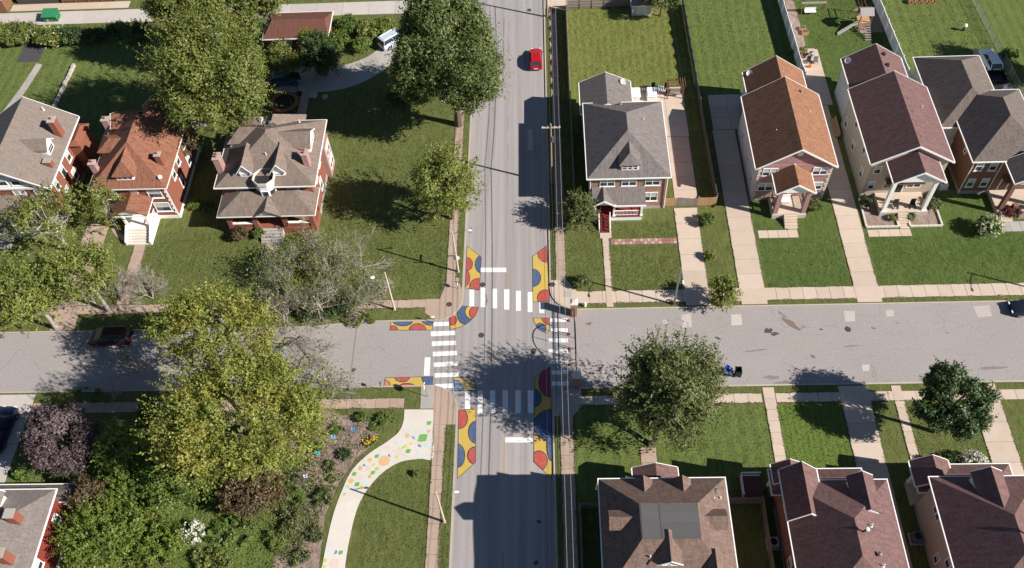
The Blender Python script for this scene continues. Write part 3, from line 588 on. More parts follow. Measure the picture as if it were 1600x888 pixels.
def gable(par, x0, y0, x1, y1, z, h, mat, axis='y', name='roof', trim=None, th=.16, wallmat=None, wi=.4, gutter=True):
    """gabled roof slab over the eave rectangle, ridge along axis; wallmat fills the gable triangles set wi inside"""
    tr = (lambda u, v, q: (u, v, q)) if axis == 'y' else (lambda u, v, q: (v, u, q))
    a0, a1, b0, b1 = (x0, x1, y0, y1) if axis == 'y' else (y0, y1, x0, x1); am = (a0+a1)/2; m = MB()
    sec = [(a0, z), (am, z+h), (a1, z), (a1, z+th), (am, z+h+th*1.25), (a0, z+th)]
    def ext(mb, sec, b0, b1, tri=False):
        r = [[tr(u, b, q) for u, q in sec] for b in (b0, b1)]
        if axis != 'y': r = r[::-1]
        n = len(sec); i = len(mb.v); mb.v += r[0]+r[1]
        for q in range(n): mb.f.append((i+q, i+(q+1) % n, i+n+(q+1) % n, i+n+q)); mb.mi.append(0)
        if tri: caps = [tuple(range(n))]
        else: caps = [(0, 1, 4, 5), (1, 2, 3, 4)]
        for c in caps: mb.f.append(tuple(i+n+q for q in c)); mb.f.append(tuple(i+q for q in c[::-1])); mb.mi += [0, 0]
    sec2 = sec if True else sec
    ext(m, sec2[::1], b1, b0); r = m.build(name, mat, par)
    if wallmat:
        k = h/(am-a0); g = MB(); s3 = [(a0+wi, z+wi*k-.02), (a1-wi, z+wi*k-.02), (am, z+h-.02)]
        s3 = [(a0+wi, z-.0), (a1-wi, z-.0), (a1-wi, z+wi*k-.01), (am, z+h-.01), (a0+wi, z+wi*k-.01)]
        ext(g, s3[::-1], b1-wi, b0+wi, True); g.build('gable_wall', wallmat, par)
    if trim:
        g = MB(); e = .03; f = .14
        for b in (b0-.05, b1):
            ext(g, [(a0-e, z-.05), (am, z+h-.05), (a1+e, z-.05), (a1+e, z+th+.02), (am, z+h+th*1.25+.02), (a0-e, z+th+.02)], b+.05, b)
        if gutter:
            for a in (a0-.1, a1+.0):
                p = [tr(a, b0+.01, 0), tr(a+.1, b1-.01, 0)]; g.box(p[0][0], p[0][1], z+.02, p[1][0], p[1][1], z+th-.0)
        g.build('bargeboard', trim, par)
    return r
def dormer(par, d, pos, c, z, ww, hw, L, rh, wallm, roofm, nwin=1, ov=.22, style='gable', back=None, trimmed=True):
    """dormer whose front stands at pos, reaching L into the roof"""
    F = face(d, pos, c); m = MB(); fbox(m, F, -ww/2, ww/2, z, z+hw, -L, 0); o = m.build('dormer', wallm, par)
    r = MB(); e = ww/2+ov; th = .1; z1 = z+hw
    if style == 'gable':
        g = MB(); g.loft([[F(-ww/2, z1-.01, k), F(ww/2, z1-.01, k), F(0, z1+rh-.02-.0, k)] for k in (-L, -.002)]); g.build('gable_wall', wallm, o)
        zz = z1-ov*rh/(ww/2+ov)
        for sgn in (-1, 1):
            q = [F(sgn*e, z1-.06, ov), F(0, z1+rh, ov), F(0, z1+rh, -L), F(sgn*e, z1-.06, -L)]
            q2 = [(p[0], p[1], p[2]+th) for p in q]
            r.hexa(q+q2 if sgn > 0 else q[::-1]+q2[::-1])
        if trimmed:
            t = MB()
            for sgn in (-1, 1):
                q = [F(sgn*(e+.02), z1-.09, ov), F(sgn*(e+.02), z1-.09, ov+.05), F(0, z1+rh-.03, ov+.05), F(0, z1+rh-.03, ov)]
                q2 = [(p[0], p[1], p[2]+.17) for p in q]; t.hexa(q+q2 if sgn < 0 else q[::-1]+q2[::-1])
            t.build('bargeboard', M['white'], o)
    else:
        fr = min(e, L*.8)*.95
        A, B, C_, D = F(-e, z1, ov), F(e, z1, ov), F(e, z1, -L), F(-e, z1, -L); p, q = F(0, z1+rh, ov-fr), F(0, z1+rh, -L)
        lo = [(v[0], v[1], v[2]-.1) for v in (A, B, C_, D)]
        r.poly((A, B, p)); r.poly((B, C_, q, p)); r.poly((C_, D, q)); r.poly((D, A, p, q)); r.poly((lo[0], lo[1], B, A)); r.poly((lo[1], lo[2], C_, B)); r.poly((lo[3], lo[0], A, D)); r.poly(lo[::-1])
    r.build('dormer_roof', roofm, o)
    if nwin:
        w1 = (ww-.24)/nwin
        for k in range(nwin): window(o, d, pos, (c if d in 'SN' else c)+(-1 if d in 'NW' else 1)*(-ww/2+.12+w1*(k+.5)), z+.16, w1-.06, hw-.3, kids=False, blinds=0)
    return o
def chimney(par, x, y, z0, z1, wx, wy, mat, pots=1):
    o = MB().box(x-wx/2, y-wy/2, z0, x+wx/2, y+wy/2, z1).build('chimney', mat, par)
    c = MB(); c.box(x-wx/2-.07, y-wy/2-.07, z1, x+wx/2+.07, y+wy/2+.07, z1+.12); c.build('chimney_cap', M['conc_grey'], o)
    for k in range(pots):
        q = MB(); yy = y+(k-(pots-1)/2)*.38; q.tube([(x, yy, z1+.12), (x, yy, z1+.45)], .12, 8); q.build('flue', paint('#a8512f', .9), o)
def vent(par, x, y, z, kind='pipe'):
    m = MB()
    if kind == 'pipe': m.tube([(x, y, z-.5), (x, y, z+.45)], .06, 7, M['trim']); m.tube([(x, y, z-.05), (x, y, z)], .14, 7, M['trim'])
    elif kind == 'box': m.box(x-.18, y-.18, z-.4, x+.18, y+.18, z+.12, M['dark'])
    else: m.tube([(x, y, z-.4), (x, y, z+.25), ], .13, 8, M['steel']); m.ell((x, y, z+.32), (.24, .24, .14), 8, 4, M['steel'])
    m.build('roof_vent', None, par)
def dish(par, x, y, z, a=0, k=1.0):
    m = MB(); m.tube([(x, y, z-.35), (x, y, z+.25)], .03, 5, M['steel']); d = Vector((math.cos(a), math.sin(a), .9)).normalized(); u = d.cross(Vector((0, 0, 1))).normalized(); v = d.cross(u); cpt = Vector((x, y, z+.35))
    rings = [[cpt+d*(.10*(r/.42)**2)+(u*math.cos(t)+v*math.sin(t))*r*k for t in [q_*.5236 for q_ in range(12)]] for r in (.02, .25, .42)]; m.loft(rings, M['trim'], cap=False)
    m.tube([cpt+v*.4+d*.1, cpt+d*.5], .02, 4, M['steel']); m.build('satellite_dish', None, par)
def column(par, x, y, z0, z1, wd, mat, name='column', base=True):
    m = MB(); m.box(x-wd/2, y-wd/2, z0, x+wd/2, y+wd/2, z1)
    if base: m.box(x-wd/2-.05, y-wd/2-.05, z0, x+wd/2+.05, y+wd/2+.05, z0+.15); m.box(x-wd/2-.05, y-wd/2-.05, z1-.15, x+wd/2+.05, y+wd/2+.05, z1+.002)
    m.build(name, mat, par)
def railing(par, p0, p1, z, h=.9, mat=None, step=.16, name='railing'):
    m = MB(); a, b_ = Vector((*p0, 0)), Vector((*p1, 0)); L = (b_-a).length; d = (b_-a)/L; n = Vector((-d.y, d.x, 0))
    def bar(s0, s1, z0, z1, w_): m.hexa([tuple(a+d*s+n*k*w_+Vector((0, 0, zz))) for zz in (z0, z1) for s, k in ((s0, -1), (s1, -1), (s1, 1), (s0, 1))])
    bar(0, L, z+h-.08, z+h, .045); bar(0, L, z+.08, z+.15, .03)
    k = int(L/step)
    for i in range(1, k): bar(L*i/k-.018, L*i/k+.018, z+.15, z+h-.08, .018)
    m.build(name, mat or M['white'], par)
def steps(par, d, pos, c, ww, ztop, n, run, mat, riser=None, name='step'):
    F = face(d, pos, c); h = (ztop-GZ)/n
    for k in range(n):
        m = MB(); fbox(m, F, -ww/2, ww/2, GZ-.1, ztop-h*(k+1)+h-.0-(.0 if k else .01), run*k, run*(k+1)-.0); m.build(name, mat, par)

R = {}
def sh(c, k): return tuple(x*k for x in c)
R['grey'] = m_shingle('shingle_grey', (0.175, 0.152, 0.145), .3, streak=.5); R['mauve'] = m_shingle('shingle_mauve', (0.148, 0.086, 0.080), .28, streak=.5, c2=(0.172, 0.102, 0.096))
R['orange'] = m_shingle('shingle_orange', (0.220, 0.107, 0.063), .38, streak=.5, c2=(0.273, 0.139, 0.084)); R['tan'] = m_shingle('shingle_tan', (.20, .155, .13), .26, streak=.45); R['tan2'] = m_shingle('shingle_tan_plain', (.205, .168, .146), .16, streak=.3)
R['rust'] = m_shingle('shingle_rust', (.205, .088, .056), .34, streak=.5, c2=(.24, .11, .072)); R['brown'] = m_shingle('shingle_brown', (.15, .10, .082), .5, .22, streak=.4, c2=(.18, .122, .10)); R['greybrown'] = m_shingle('shingle_greybrown', (0.152, 0.124, 0.110), .42, streak=.5)
R['tile'] = m_shingle('shingle_tile', (.20, .172, .158), .3, .40, streak=.3); R['garage'] = m_shingle('shingle_garage', (.145, .066, .05), .16, streak=.3); R['pinkgrey'] = m_shingle('shingle_rosegrey', (.30, .215, .195), .06, streak=.15)
R['flat'] = m_concrete('roofing_felt', (.105, .10, .10), .2)
SW = m_siding('siding_white', (.66, .65, .64)); SB = m_siding('siding_beige', (.50, .42, .33)); ST = m_siding('siding_tan', (.52, .42, .35))
W = M['white']

# --- H4: brick house with grey hipped roof
h = thing('house', 'brick two storey house under a grey hipped roof, red porch steps, by the main road', 'house', (14.5, 25, GZ))
walls(h, 10.1, 19.1, 18.9, 30.8, .55, 5.95, M['brick_mix'], base=M['conc_grey'])
MB().box(10.04, 19.3, .56, 10.098, 30.7, 5.9).build('siding', SW, h)
hip(h, 9.6, 18.7, 19.3, 31.25, 6, 3.0, R['grey'], trim=W)
dormer(h, 'S', 19.5, 14.55, 6.5, 2.1, 1.1, 3.6, .85, W, R['grey'], 3, style='hip', ov=.22)
walls(h, 9.7, 30.8, 15.4, 35.5, .5, 5.15, SW, name='rear_wing', base=M['conc_grey'])
gable(h, 9.3, 30.2, 15.8, 35.9, 5.2, 1.6, R['grey'], 'y', 'rear_roof', W, wallmat=SW)
for c, n in ((12.0, 1), (14.55, 1), (17.3, 1)): window(h, 'S', 19.1, c, 4.35, 1.75, 1.35, 1, M['trim'])
window(h, 'S', 19.1, 17.25, 1.55, 1.7, 1.55, 1, M['trim']); window(h, 'S', 19.1, 14.2, 1.55, 1.2, 1.4, 1, M['trim']); door(h, 'S', 19.1, 12.3, 1.0, M['redpaint'])
for y in (21.5, 25, 28): window(h, 'W', 10.04, y, 4.2, .9, 1.3); window(h, 'E', 18.9, y, 4.2, .9, 1.3)
for y in (22.5, 27): window(h, 'E', 18.9, y, 1.6, .9, 1.3)
p = MB().box(10.4, 17.2, .9, 16.3, 19.06, 1.0).build('porch', M['redpaint'], h); MB().box(10.5, 17.3, GZ-.1, 16.2, 19.06, .9).build('porch_skirt', W, p)
hip_p = gable(h, 10.2, 16.75, 12.85, 19.0, 3.35, .85, R['grey'], 'y', 'porch_gable', W, wallmat=W, wi=.25)
m = MB(); m.hexa([(12.6, 16.8, 3.3), (16.45, 16.8, 3.3), (16.45, 19.05, 4.15), (12.6, 19.05, 4.15), (12.6, 16.8, 3.45), (16.45, 16.8, 3.45), (16.45, 19.05, 4.3), (12.6, 19.05, 4.3)]); m.build('porch_roof', R['grey'], h)
m = MB(); m.hexa([(10.2, 17.6, 3.75), (12.59, 17.6, 3.75), (12.59, 19.05, 4.12), (10.2, 19.05, 4.12), (10.2, 17.6, 3.85), (12.59, 17.6, 3.85), (12.59, 19.05, 4.28), (10.2, 19.05, 4.28)]); m.build('porch_roof', R['grey'], h)
MB().box(12.87, 16.74, 3.24, 16.5, 16.82, 3.47).build('porch_fascia', W, h)
for x in (10.6, 12.85, 16.1): column(p, x, 17.35, 1.0, 3.33, .24, W)
railing(p, (13.0, 17.35), (15.95, 17.35), 1.0); railing(p, (16.15, 17.5), (16.15, 19.0), 1.0); railing(p, (10.55, 17.5), (10.55, 19.0), 1.0)
steps(p, 'S', 17.2, 11.7, 1.15, 1.0, 6, .3, paint((.13, .014, .016), .8, .3))
for x in (11.05, 12.35):
    m = MB(); m.hexa([(x-.04, 15.4, .12+.8), (x+.04, 15.4, .92), (x+.04, 17.2, 1.75), (x-.04, 17.2, 1.75), (x-.04, 15.4, 1.0), (x+.04, 15.4, 1.0), (x+.04, 17.2, 1.85), (x-.04, 17.2, 1.85)])
    for k in range(5): y = 15.45+k*.42; m.box(x-.04, y-.03, GZ, x+.04, y+.03, .95+k*.19)
    m.build('handrail', W, p)
dish(h, 14.9, 34.9, 5.9, -1.8); vent(h, 14.1, 30.2, 6.6, 'cap'); vent(h, 16.6, 26.5, 7.6)
for x in (10.0, 19.0): m = MB(); m.tube([(x, 18.95, 5.95), (x, 18.98, .3)], .06, 6); m.build('downpipe', W, h)

# --- H5: rose brick front, brown and orange roof
h = thing('house', 'narrow house with orange brown gable roof, rose brick front and white siding', 'house', (33.9, 26, GZ))
walls(h, 29.6, 20.0, 38.2, 31.4, .6, 6.2, SW, base=M['conc_grey'])
MB().box(29.62, 19.9, .62, 38.18, 19.998, 6.35).build('front_wall', M['brick_pink'], h)
gable(h, 29.15, 19.55, 38.55, 31.6, 6.05, 3.05, R['orange'], 'y', 'roof', W, wallmat=M['brick_pink'], wi=.42)
walls(h, 30.6, 31.4, 37.3, 36.6, .6, 5.2, SW, 'rear_wing', base=M['conc_grey'])
gable(h, 30.2, 30.6, 37.7, 37.0, 5.15, 2.55, R['orange'], 'y', 'rear_roof', W, wallmat=SW)
for c in (31.0, 36.8): window(h, 'S', 19.9, c, 4.6, 1.75, 1.3, 1, M['brick_pink'])
window(h, 'S', 19.9, 30.95, 2.0, 1.8, 1.4, 1, M['brick_pink']); window(h, 'S', 19.9, 37.0, 2.0, 1.2, 1.3, 0, M['brick_pink'])
m = MB(); F = face('S', 19.9, 33.9); fbox(m, F, -.3, .3, 7.9, 8.5, 0, .05); m.build('gable_vent', W, h)
for y, z in ((21.6, 1.9), (23.4, 4.3), (24.8, 1.9), (27.5, 4.3), (28.6, 1.9)): window(h, 'W', 29.6, y, z, .75, 1.2)
for y in (22.5, 26, 29): window(h, 'E', 38.2, y, 4.2, .8, 1.2)
for x, sg in ((29.62, 1), (38.18, -1)):                      # quoins: pale corner blocks
    for k in range(13): qm = MB(); wd = .42 if k % 2 else .26; qm.box(x, 19.86, .72+k*.42, x+sg*wd, 19.899, .72+k*.42+.28); qm.build('quoin', M['conc_white'], h)
p = MB().box(31.7, 17.1, GZ-.1, 35.6, 19.85, .9).build('porch', M['conc'], h); MB().box(31.65, 17.02, GZ-.1, 35.65, 17.098, .78).build('porch_front', M['stone'], p)
gable(h, 31.3, 16.7, 35.8, 19.9, 4.85, 1.45, R['orange'], 'y', 'porch_roof', W, wallmat=W, wi=.25)
for x in (32.0, 35.3): column(p, x, 17.4, .9, 4.85, .5, M['brick_pink'], base=False)
steps(p, 'S', 17.02, 33.75, 1.5, .88, 5, .32, M['conc'])
door(h, 'S', 19.9, 33.3, .9, paint('#5a3a30')); window(h, 'S', 19.9, 34.8, 1.7, .9, 1.3)
railing(p, (31.9, 17.6), (31.9, 19.8), .9, .9, M['dark']); railing(p, (35.5, 17.6), (35.5, 19.8), .9, .9, M['dark'])
vent(h, 31.9, 24.0, 7.6); vent(h, 36.4, 27.2, 7.4); dish(h, 30.9, 36.2, 5.5, -2.2); vent(h, 35.6, 30.2, 8.1, 'box')

# --- H6: beige siding, mauve roof, tall porch
h = thing('house', 'beige sided house with mauve gable roof and tall white columned porch', 'house', (47, 26, GZ))
walls(h, 42.75, 20.2, 51.4, 32.0, .5, 6.25, SB, base=M['conc_grey'])
gable(h, 42.3, 19.75, 51.8, 32.3, 6.15, 2.75, R['mauve'], 'y', 'roof', W, wallmat=SB, wi=.42)
walls(h, 43.3, 32.0, 50.0, 38.3, .5, 5.5, SW, 'rear_wing', base=M['conc_grey'])
gable(h, 42.9, 31.4, 50.4, 38.7, 5.4, 2.3, R['mauve'], 'y', 'rear_roof', W, wallmat=SW)
for y, z in ((22.0, 1.7), (23.4, 4.4), (26.5, 1.7), (27.7, 4.4), (30.5, 1.7)): window(h, 'W', 42.75, y, z, .95, 1.45)
window(h, 'S', 20.2, 43.6, 4.2, .8, 1.4); window(h, 'S', 20.2, 43.6, 1.5, .8, 1.4); window(h, 'S', 20.2, 45.5, 1.6, 1.0, 1.4); window(h, 'S', 20.2, 48.4, 4.2, 1.6, 1.3, 1); window(h, 'S', 20.2, 48.6, 1.6, 1.7, 1.4, 1)
door(h, 'S', 20.2, 46.9, .8, M['dark'], 1.0, 2.1)
p = MB().box(44.35, 17.1, GZ-.1, 49.85, 20.15, .8).build('porch', M['conc'], h)
MB().box(44.3, 17.02, GZ-.1, 46.35, 17.098, .82).build('porch_front', M['stone'], p); MB().box(47.55, 17.02, GZ-.1, 49.9, 17.098, .82).build('porch_front', M['stone'], p)
m = MB().box(44.9, 19.2, 3.2, 49.3, 20.15, 3.4); m.build('balcony', M['wood_brown'], h); railing(h, (44.9, 19.2), (49.3, 19.2), 3.4, .95, M['dark'])
gable(h, 44.2, 16.7, 50.1, 20.15, 6.15, 1.75, R['mauve'], 'y', 'porch_roof', W, wallmat=W, wi=.3)
for x in (44.75, 49.4): column(p, x, 17.45, .8, 6.2, .42, W)
MB().box(44.65, 17.35, 5.95, 49.5, 17.55, 6.18).build('beam', W, p)
steps(p, 'S', 17.0, 46.95, 1.2, .8, 4, .3, M['conc'])
for y in (21.0, 23.0, 25.0, 27.2, 29.4): vent(h, 47.5, y+.6, 9.0-.45+.1, 'box')
vent(h, 49.6, 27.4, 7.5); vent(h, 46.0, 32.8, 7.2); dish(h, 43.4, 37.6, 5.9, -2.5); vent(h, 47.3, 35.0, 7.7, 'box'); vent(h, 47.3, 37, 7.7, 'box')

# --- H7: brown brick with grey brown hips
h = thing('house', 'brown brick house with grey brown hipped roofs at the right edge', 'house', (58.4, 26, GZ))
walls(h, 54.5, 20.3, 62.4, 31.2, .6, 6, M['brick_dk'], base=M['conc_grey'])
hip(h, 54.0, 19.9, 62.8, 31.6, 6, 3.0, R['greybrown'], trim=W)
walls(h, 52.4, 26.4, 54.49, 31.2, .6, 5.6, SW, 'side_wing'); walls(h, 52.4, 31.2, 59.6, 38.0, .6, 5.6, SW, 'rear_wing', base=M['conc_grey'])
hip(h, 51.9, 25.9, 60.1, 38.4, 5.6, 2.55, R['greybrown'], (56, 30.0, 56, 34.7), 'rear_roof', W)
for c in (55.3, 56.9): window(h, 'S', 20.3, c, 4.2, .85, 1.4, 0, M['trim']); window(h, 'S', 20.3, c, 1.4, .85, 1.4, 0, M['trim'])
for y, z in ((23.0, 4.3), (26.5, 2.0), (28.5, 4.3)): window(h, 'W', 54.5, y, z, .6, 1.1)
p = MB().box(57.9, 16.9, GZ-.1, 64.0, 20.25, .75).build('porch', M['conc'], h)
gable(h, 57.7, 16.5, 64.4, 20.2, 5.9, 1.9, R['greybrown'], 'y', 'porch_roof', W, wallmat=W, wi=.3)
for x in (58.3, 63.6): column(p, x, 17.3, .75, 5.9, .48, M['brick_dk'], base=False)
for x in (59.9, 61.6): MB().box(x-.3, 17.0, .75, x+.3, 17.5, 1.5).build('brick_pier', M['brick_dk'], p)
door(h, 'S', 20.3, 59.3, .75, paint('#6b4a38')); window(h, 'S', 20.3, 61.2, 1.6, 1.6, 1.4, 1); MB().box(58.4, 19.0, 3.2, 63.4, 20.2, 3.4).build('balcony', M['wood_brown'], h)
steps(p, 'S', 16.9, 58.9, 1.3, .75, 4, .3, M['conc'])
for x in (54.42, 57.75): m = MB(); m.tube([(x, 20.22, 5.95), (x, 20.25, .3)], .05, 6); m.build('downpipe', W, h)
vent(h, 55.6, 31.2, 6.3)

# --- H8: brown hipped roof with flat deck
h = thing('house', 'large house with brown hipped roof around a flat grey deck, bottom centre', 'house', (15, -24, GZ))
walls(h, 9.45, -29.3, 19.7, -20.0, .6, 8.6, M['brick_dk'], base=M['conc_grey'])
hip(h, 8.96, -29.76, 20.17, -19.51, 8.6, 2.65, R['brown'], trim=W, deck=(12.15, -25.99, 17.08, -22.89))
fr = MB().box(12.2, -25.94, 11.3, 17.03, -22.94, 11.39).build('flat_roof', R['flat'], h)
for k, (x0, x1, y0, y1) in enumerate(((12.25, 13.75, -24.25, -23.0), (13.8, 17.0, -23.55, -23.0), (13.8, 17.0, -24.6, -23.6), (12.25, 13.75, -25.9, -24.3), (13.8, 17.0, -25.9, -24.65))): MB().box(x0, y0, 11.39, x1, y1, 11.405+.008*(k % 3)).build('felt_sheet', R['flat'], fr)
dormer(h, 'N', -20.0, 12.82, 8.75, 1.3, .6, 2.9, .74, R['brown'], R['brown'], 0, trimmed=False, ov=.18); dormer(h, 'N', -20.0, 16.21, 8.75, 1.3, .6, 2.9, .74, R['brown'], R['brown'], 0, trimmed=False, ov=.18)
dormer(h, 'W', 9.8, -23.86, 9.35, 1.35, .78, 2.5, .7, W, R['brown'], 1, trimmed=False); dormer(h, 'E', 19.35, -23.86, 9.35, 1.35, .78, 2.5, .7, W, R['brown'], 1, trimmed=False)
dormer(h, 'S', -27.73, 14.37, 10.0, 1.65, .78, 2.5, .78, W, R['brown'], 2); dormer(h, 'S', -28.6, 18.14, 9.4, 1.0, .7, 2.0, .7, W, R['brown'], 2)
MB().box(12.9, -19.95, GZ-.1, 16.4, -16.7, .8).build('porch', M['conc'], h)
gable(h, 12.5, -19.9, 16.8, -16.3, 3.7, 1.0, R['mauve'], 'y', 'porch_roof', W, wallmat=W, wi=.25)
for x in (13.0, 16.3): column(h, x, -16.8, .8, 3.7, .3, W)
for x in (11.0, 14.3, 18.0):
    for z in (4.2, 6.6): window(h, 'N', -20.0, x, z, 1.1, 1.4); window(h, 'S', -29.3, x, z, 1.1, 1.4)
for y in (-22, -26): window(h, 'W', 9.45, y, 6.4, 1, 1.4); window(h, 'E', 19.7, y, 6.4, 1, 1.4); window(h, 'W', 9.45, y, 3.4, 1, 1.4); window(h, 'E', 19.7, y, 3.4, 1, 1.4)
vent(h, 12.8, -27.2, 10.45); vent(h, 19.1, -21.1, 9.4, 'cap'); vent(h, 18.8, -21.9, 9.6); vent(h, 19.4, -21.7, 9.3)
m = MB(); m.tube([(8.9, -19.7, 8.55), (8.75, -20.0, 7.6), (9.38, -19.92, 6.9), (9.38, -19.92, .3)], .06, 6); m.build('downpipe', W, h)

# --- H9 and H10
h = thing('house', 'brick sided house under a plain mauve hipped roof with a north cross gable, bottom right', 'house', (30.5, -25, GZ))
walls(h, 26.2, -31.3, 34.8, -19.2, .6, 6, M['brick_dk'], base=M['conc_grey'])
hip(h, 25.75, -31.8, 35.3, -18.75, 6, 3.2, R['mauve'], (30.55, -26.8, 30.55, -23.6), trim=W)
m = MB(); F = face('N', -18.2, 27.4); fbox(m, F, -1.4, 1.4, 5.9, 6.1, -2, 0); m.build('bay_wall', M['brick_dk'], h)
gable(h, 25.7, -22.6, 29.1, -17.75, 6.12, 1.75, R['mauve'], 'y', 'cross_gable', W, wallmat=SB, wi=.3)
dormer(h, 'N', -19.2, 32.4, 6.5, 1.9, 1.1, 3.3, .9, W, R['mauve'], 1)
walls(h, 26.2, -19.2, 28.6, -17.9, .5, 6.1, M['brick_dk'], 'front_bay')
p = MB().box(26.0, -17.85, GZ-.1, 33.8, -16.9, .8).build('porch', M['conc'], h); MB().box(28.7, -19.15, GZ-.1, 33.8, -17.86, .8).build('porch_floor', M['conc'], p)
hip(h, 25.4, -19.1, 34.1, -16.6, 3.6, .9, R['mauve'], name='porch_roof', trim=W)
gable(h, 25.6, -18.2, 28.8, -16.2, 3.9, 1.1, R['mauve'], 'y', 'porch_gable', W, wallmat=W, wi=.25)
for x in (25.9, 28.5, 31.2, 33.6): column(p, x, -16.95, .8, 3.6, .26, W)
for y, z in ((-20.6, 4.0), (-25.2, 2.0), (-28.5, 4.0)): window(h, 'W', 26.2, y, z, .9, 1.4)
vent(h, 32.2, -23.9, 8.3); vent(h, 32.3, -26.4, 8.2, 'cap'); vent(h, 32.5, -27.3, 8.1); chx = MB(); chx.tube([(31.1, -24.6, 8.8), (31.3, -24.7, 9.7)], .09, 8, M['dark']); chx.ell((31.3, -24.7, 9.78), (.2, .2, .12), 8, 4, W); chx.build('flue', None, h)

t = thing('side_deck', 'maroon painted deck between the two bottom houses', 'deck', (24.4, -16.9, GZ)); MB().box(23.2, -18.3, GZ, 25.3, -15.9, .75).build('floor', paint((.10, .035, .035), .7, .3), t); railing(t, (23.3, -15.95), (25.2, -15.95), .75); railing(t, (23.25, -18.2), (23.25, -16.0), .75)
h = thing('house', 'tan sided house under a mauve hipped roof with one dormer, bottom right corner', 'house', (44, -25, GZ))
walls(h, 39.6, -31.0, 48.3, -19.0, .6, 6, ST, base=M['conc_grey'])
hip(h, 39.15, -31.4, 48.75, -18.55, 6, 3.2, R['mauve'], (44, -26.6, 44, -23.4), trim=W)
dormer(h, 'N', -19.0, 43.6, 6.5, 2.3, 1.2, 3.6, 1.0, W, R['mauve'], 1)
p = MB().box(39.2, -18.95, GZ-.1, 47.6, -16.6, .8).build('porch', M['conc'], h)
hip(h, 38.9, -19.0, 47.9, -16.3, 3.6, .9, R['mauve'], name='porch_roof', trim=W); gable(h, 38.6, -18.6, 42.2, -16.0, 3.9, 1.2, R['mauve'], 'y', 'porch_gable', W, wallmat=W, wi=.25)
for x in (39.4, 42, 44.8, 47.4): column(p, x, -16.75, .8, 3.6, .26, W)
for y, z, ww in ((-21.4, 4.2, 1.4), (-26.2, 3.6, 1.6), (-24.7, 1.4, .7)): window(h, 'W', 39.6, y, z, ww, 1.5, 1 if ww > 1 else 0)
chx = MB(); chx.tube([(44.4, -24.9, 8.6), (44.6, -25.0, 9.8)], .09, 8, M['dark']); chx.ell((44.6, -25, 9.85), (.2, .2, .12), 8, 4, W); chx.build('flue', None, h); vent(h, 45.3, -24.0, 8.5, 'cap')

# --- H11: bottom-left, tiled roof and red walls
h = thing('house', 'red walled house with pale tiled roof in the lower left corner', 'house', (-50, -27, GZ))
walls(h, -60, -36, -42.9, -19.0, .6, 5.4, M['redwall'], base=M['conc_white'])
hip(h, -61, -36.6, -42.4, -18.55, 5.4, 3.5, R['tile'], trim=W)
dormer(h, 'N', -19.5, -48.4, 5.6, 3.4, 1.2, 5.0, 1.4, W, R['tile'], 0)
p = MB().box(-49.5, -18.95, GZ-.1, -42.0, -17.6, .7).build('porch', M['conc'], h); hip(h, -52, -19.0, -41.5, -17.2, 3.4, .5, R['greybrown'], name='porch_roof', trim=W)
for x in (-41.9, -45.5): column(p, x, -17.55, .7, 3.4, .25, W)
chimney(h, -44.6, -21.9, 5.0, 8.0, .8, .8, M['brick'], 0); chimney(h, -44.2, -25.6, 5.2, 8.2, .8, .8, M['brick'], 1)
for y, z in ((-20.6, 2.4), (-25.2, 3.0), (-27.5, 1.4)): window(h, 'E', -42.9, y, z, .9, 1.4, 0, M['trim'])

# --- H3: big brick house with turret bay
h = thing('house', 'big brick house with tan hipped roof, white turret bay and wide front porch', 'house', (-28.4, 24, GZ))
walls(h, -33.8, 19.3, -23.0, 29.0, .8, 6, M['brick'], base=M['conc_grey'])
hip(h, -34.4, 18.7, -22.4, 29.6, 6, 3.3, R['tan'], (-28.4, 24.3, -28.4, 24.9), trim=M['trim'])
walls(h, -31.0, 29.0, -25.6, 30.6, .8, 5.4, M['brick'], 'rear_wing', base=M['conc_grey']); hip(h, -31.5, 27.0, -25.2, 31.1, 5.6, 2.6, R['tan'], (-28.4, 27.3, -28.4, 28.6), 'rear_roof')
dormer(h, 'S', 19.85, -30.6, 6.65, 1.45, .75, 3.6, 1.3, W, R['tan'], 1); dormer(h, 'S', 19.85, -26.6, 6.65, 1.45, .75, 3.6, 1.3, W, R['tan'], 1)
dormer(h, 'E', -23.4, 25.0, 6.55, 2.9, 1.0, 4.2, 1.15, W, R['tan'], 2); dormer(h, 'W', -33.4, 26.2, 6.3, 2.8, 1.1, 3.4, 1.2, W, R['tan'], 2, style='hip'); dormer(h, 'W', -33.0, 28.6, 6.0, 1.4, 1.0, 3.0, .9, W, R['tan'], 0)
chimney(h, -23.5, 21.7, 5.5, 8.6, .65, 1.0, M['brick_pink'], 2); chimney(h, -33.9, 21.4, 3.0, 8.6, .75, 1.1, M['brick_pink'], 2); chimney(h, -33.2, 28.9, 5, 8.4, .8, .9, M['brick_pink'], 1)
oct_ = lambda r, cx=-28.35, cy=19.35: [(cx+r*math.cos(R_(22.5+45*k)), cy+r*math.sin(R_(22.5+45*k))) for k in range(8)]
tb = MB(); tb.prism(oct_(1.22), 3.8, 6.75); tb = tb.build('turret_bay', W, h)
for a, ww in ((-90, .8), (-45, .75), (-135, .75)):
    m = MB(); ca, sa = math.cos(R_(a)), math.sin(R_(a)); r0 = 1.22*math.cos(R_(22.5)); q = lambda s, z, o: (-28.35+ca*(r0+o)-sa*s, 19.35+sa*(r0+o)+ca*s, z)
    fbox(m, q, -.36, .36, 4.4, 5.8, 0, .03, M['glass']); fbox(m, q, -.44, -.36, 4.3, 5.9, 0, .06, W); fbox(m, q, .36, .44, 4.3, 5.9, 0, .06, W); fbox(m, q, -.36, .36, 5.8, 5.9, 0, .06, W); fbox(m, q, -.36, .36, 4.3, 4.4, 0, .06, W); m.build('bay_window', None, tb)
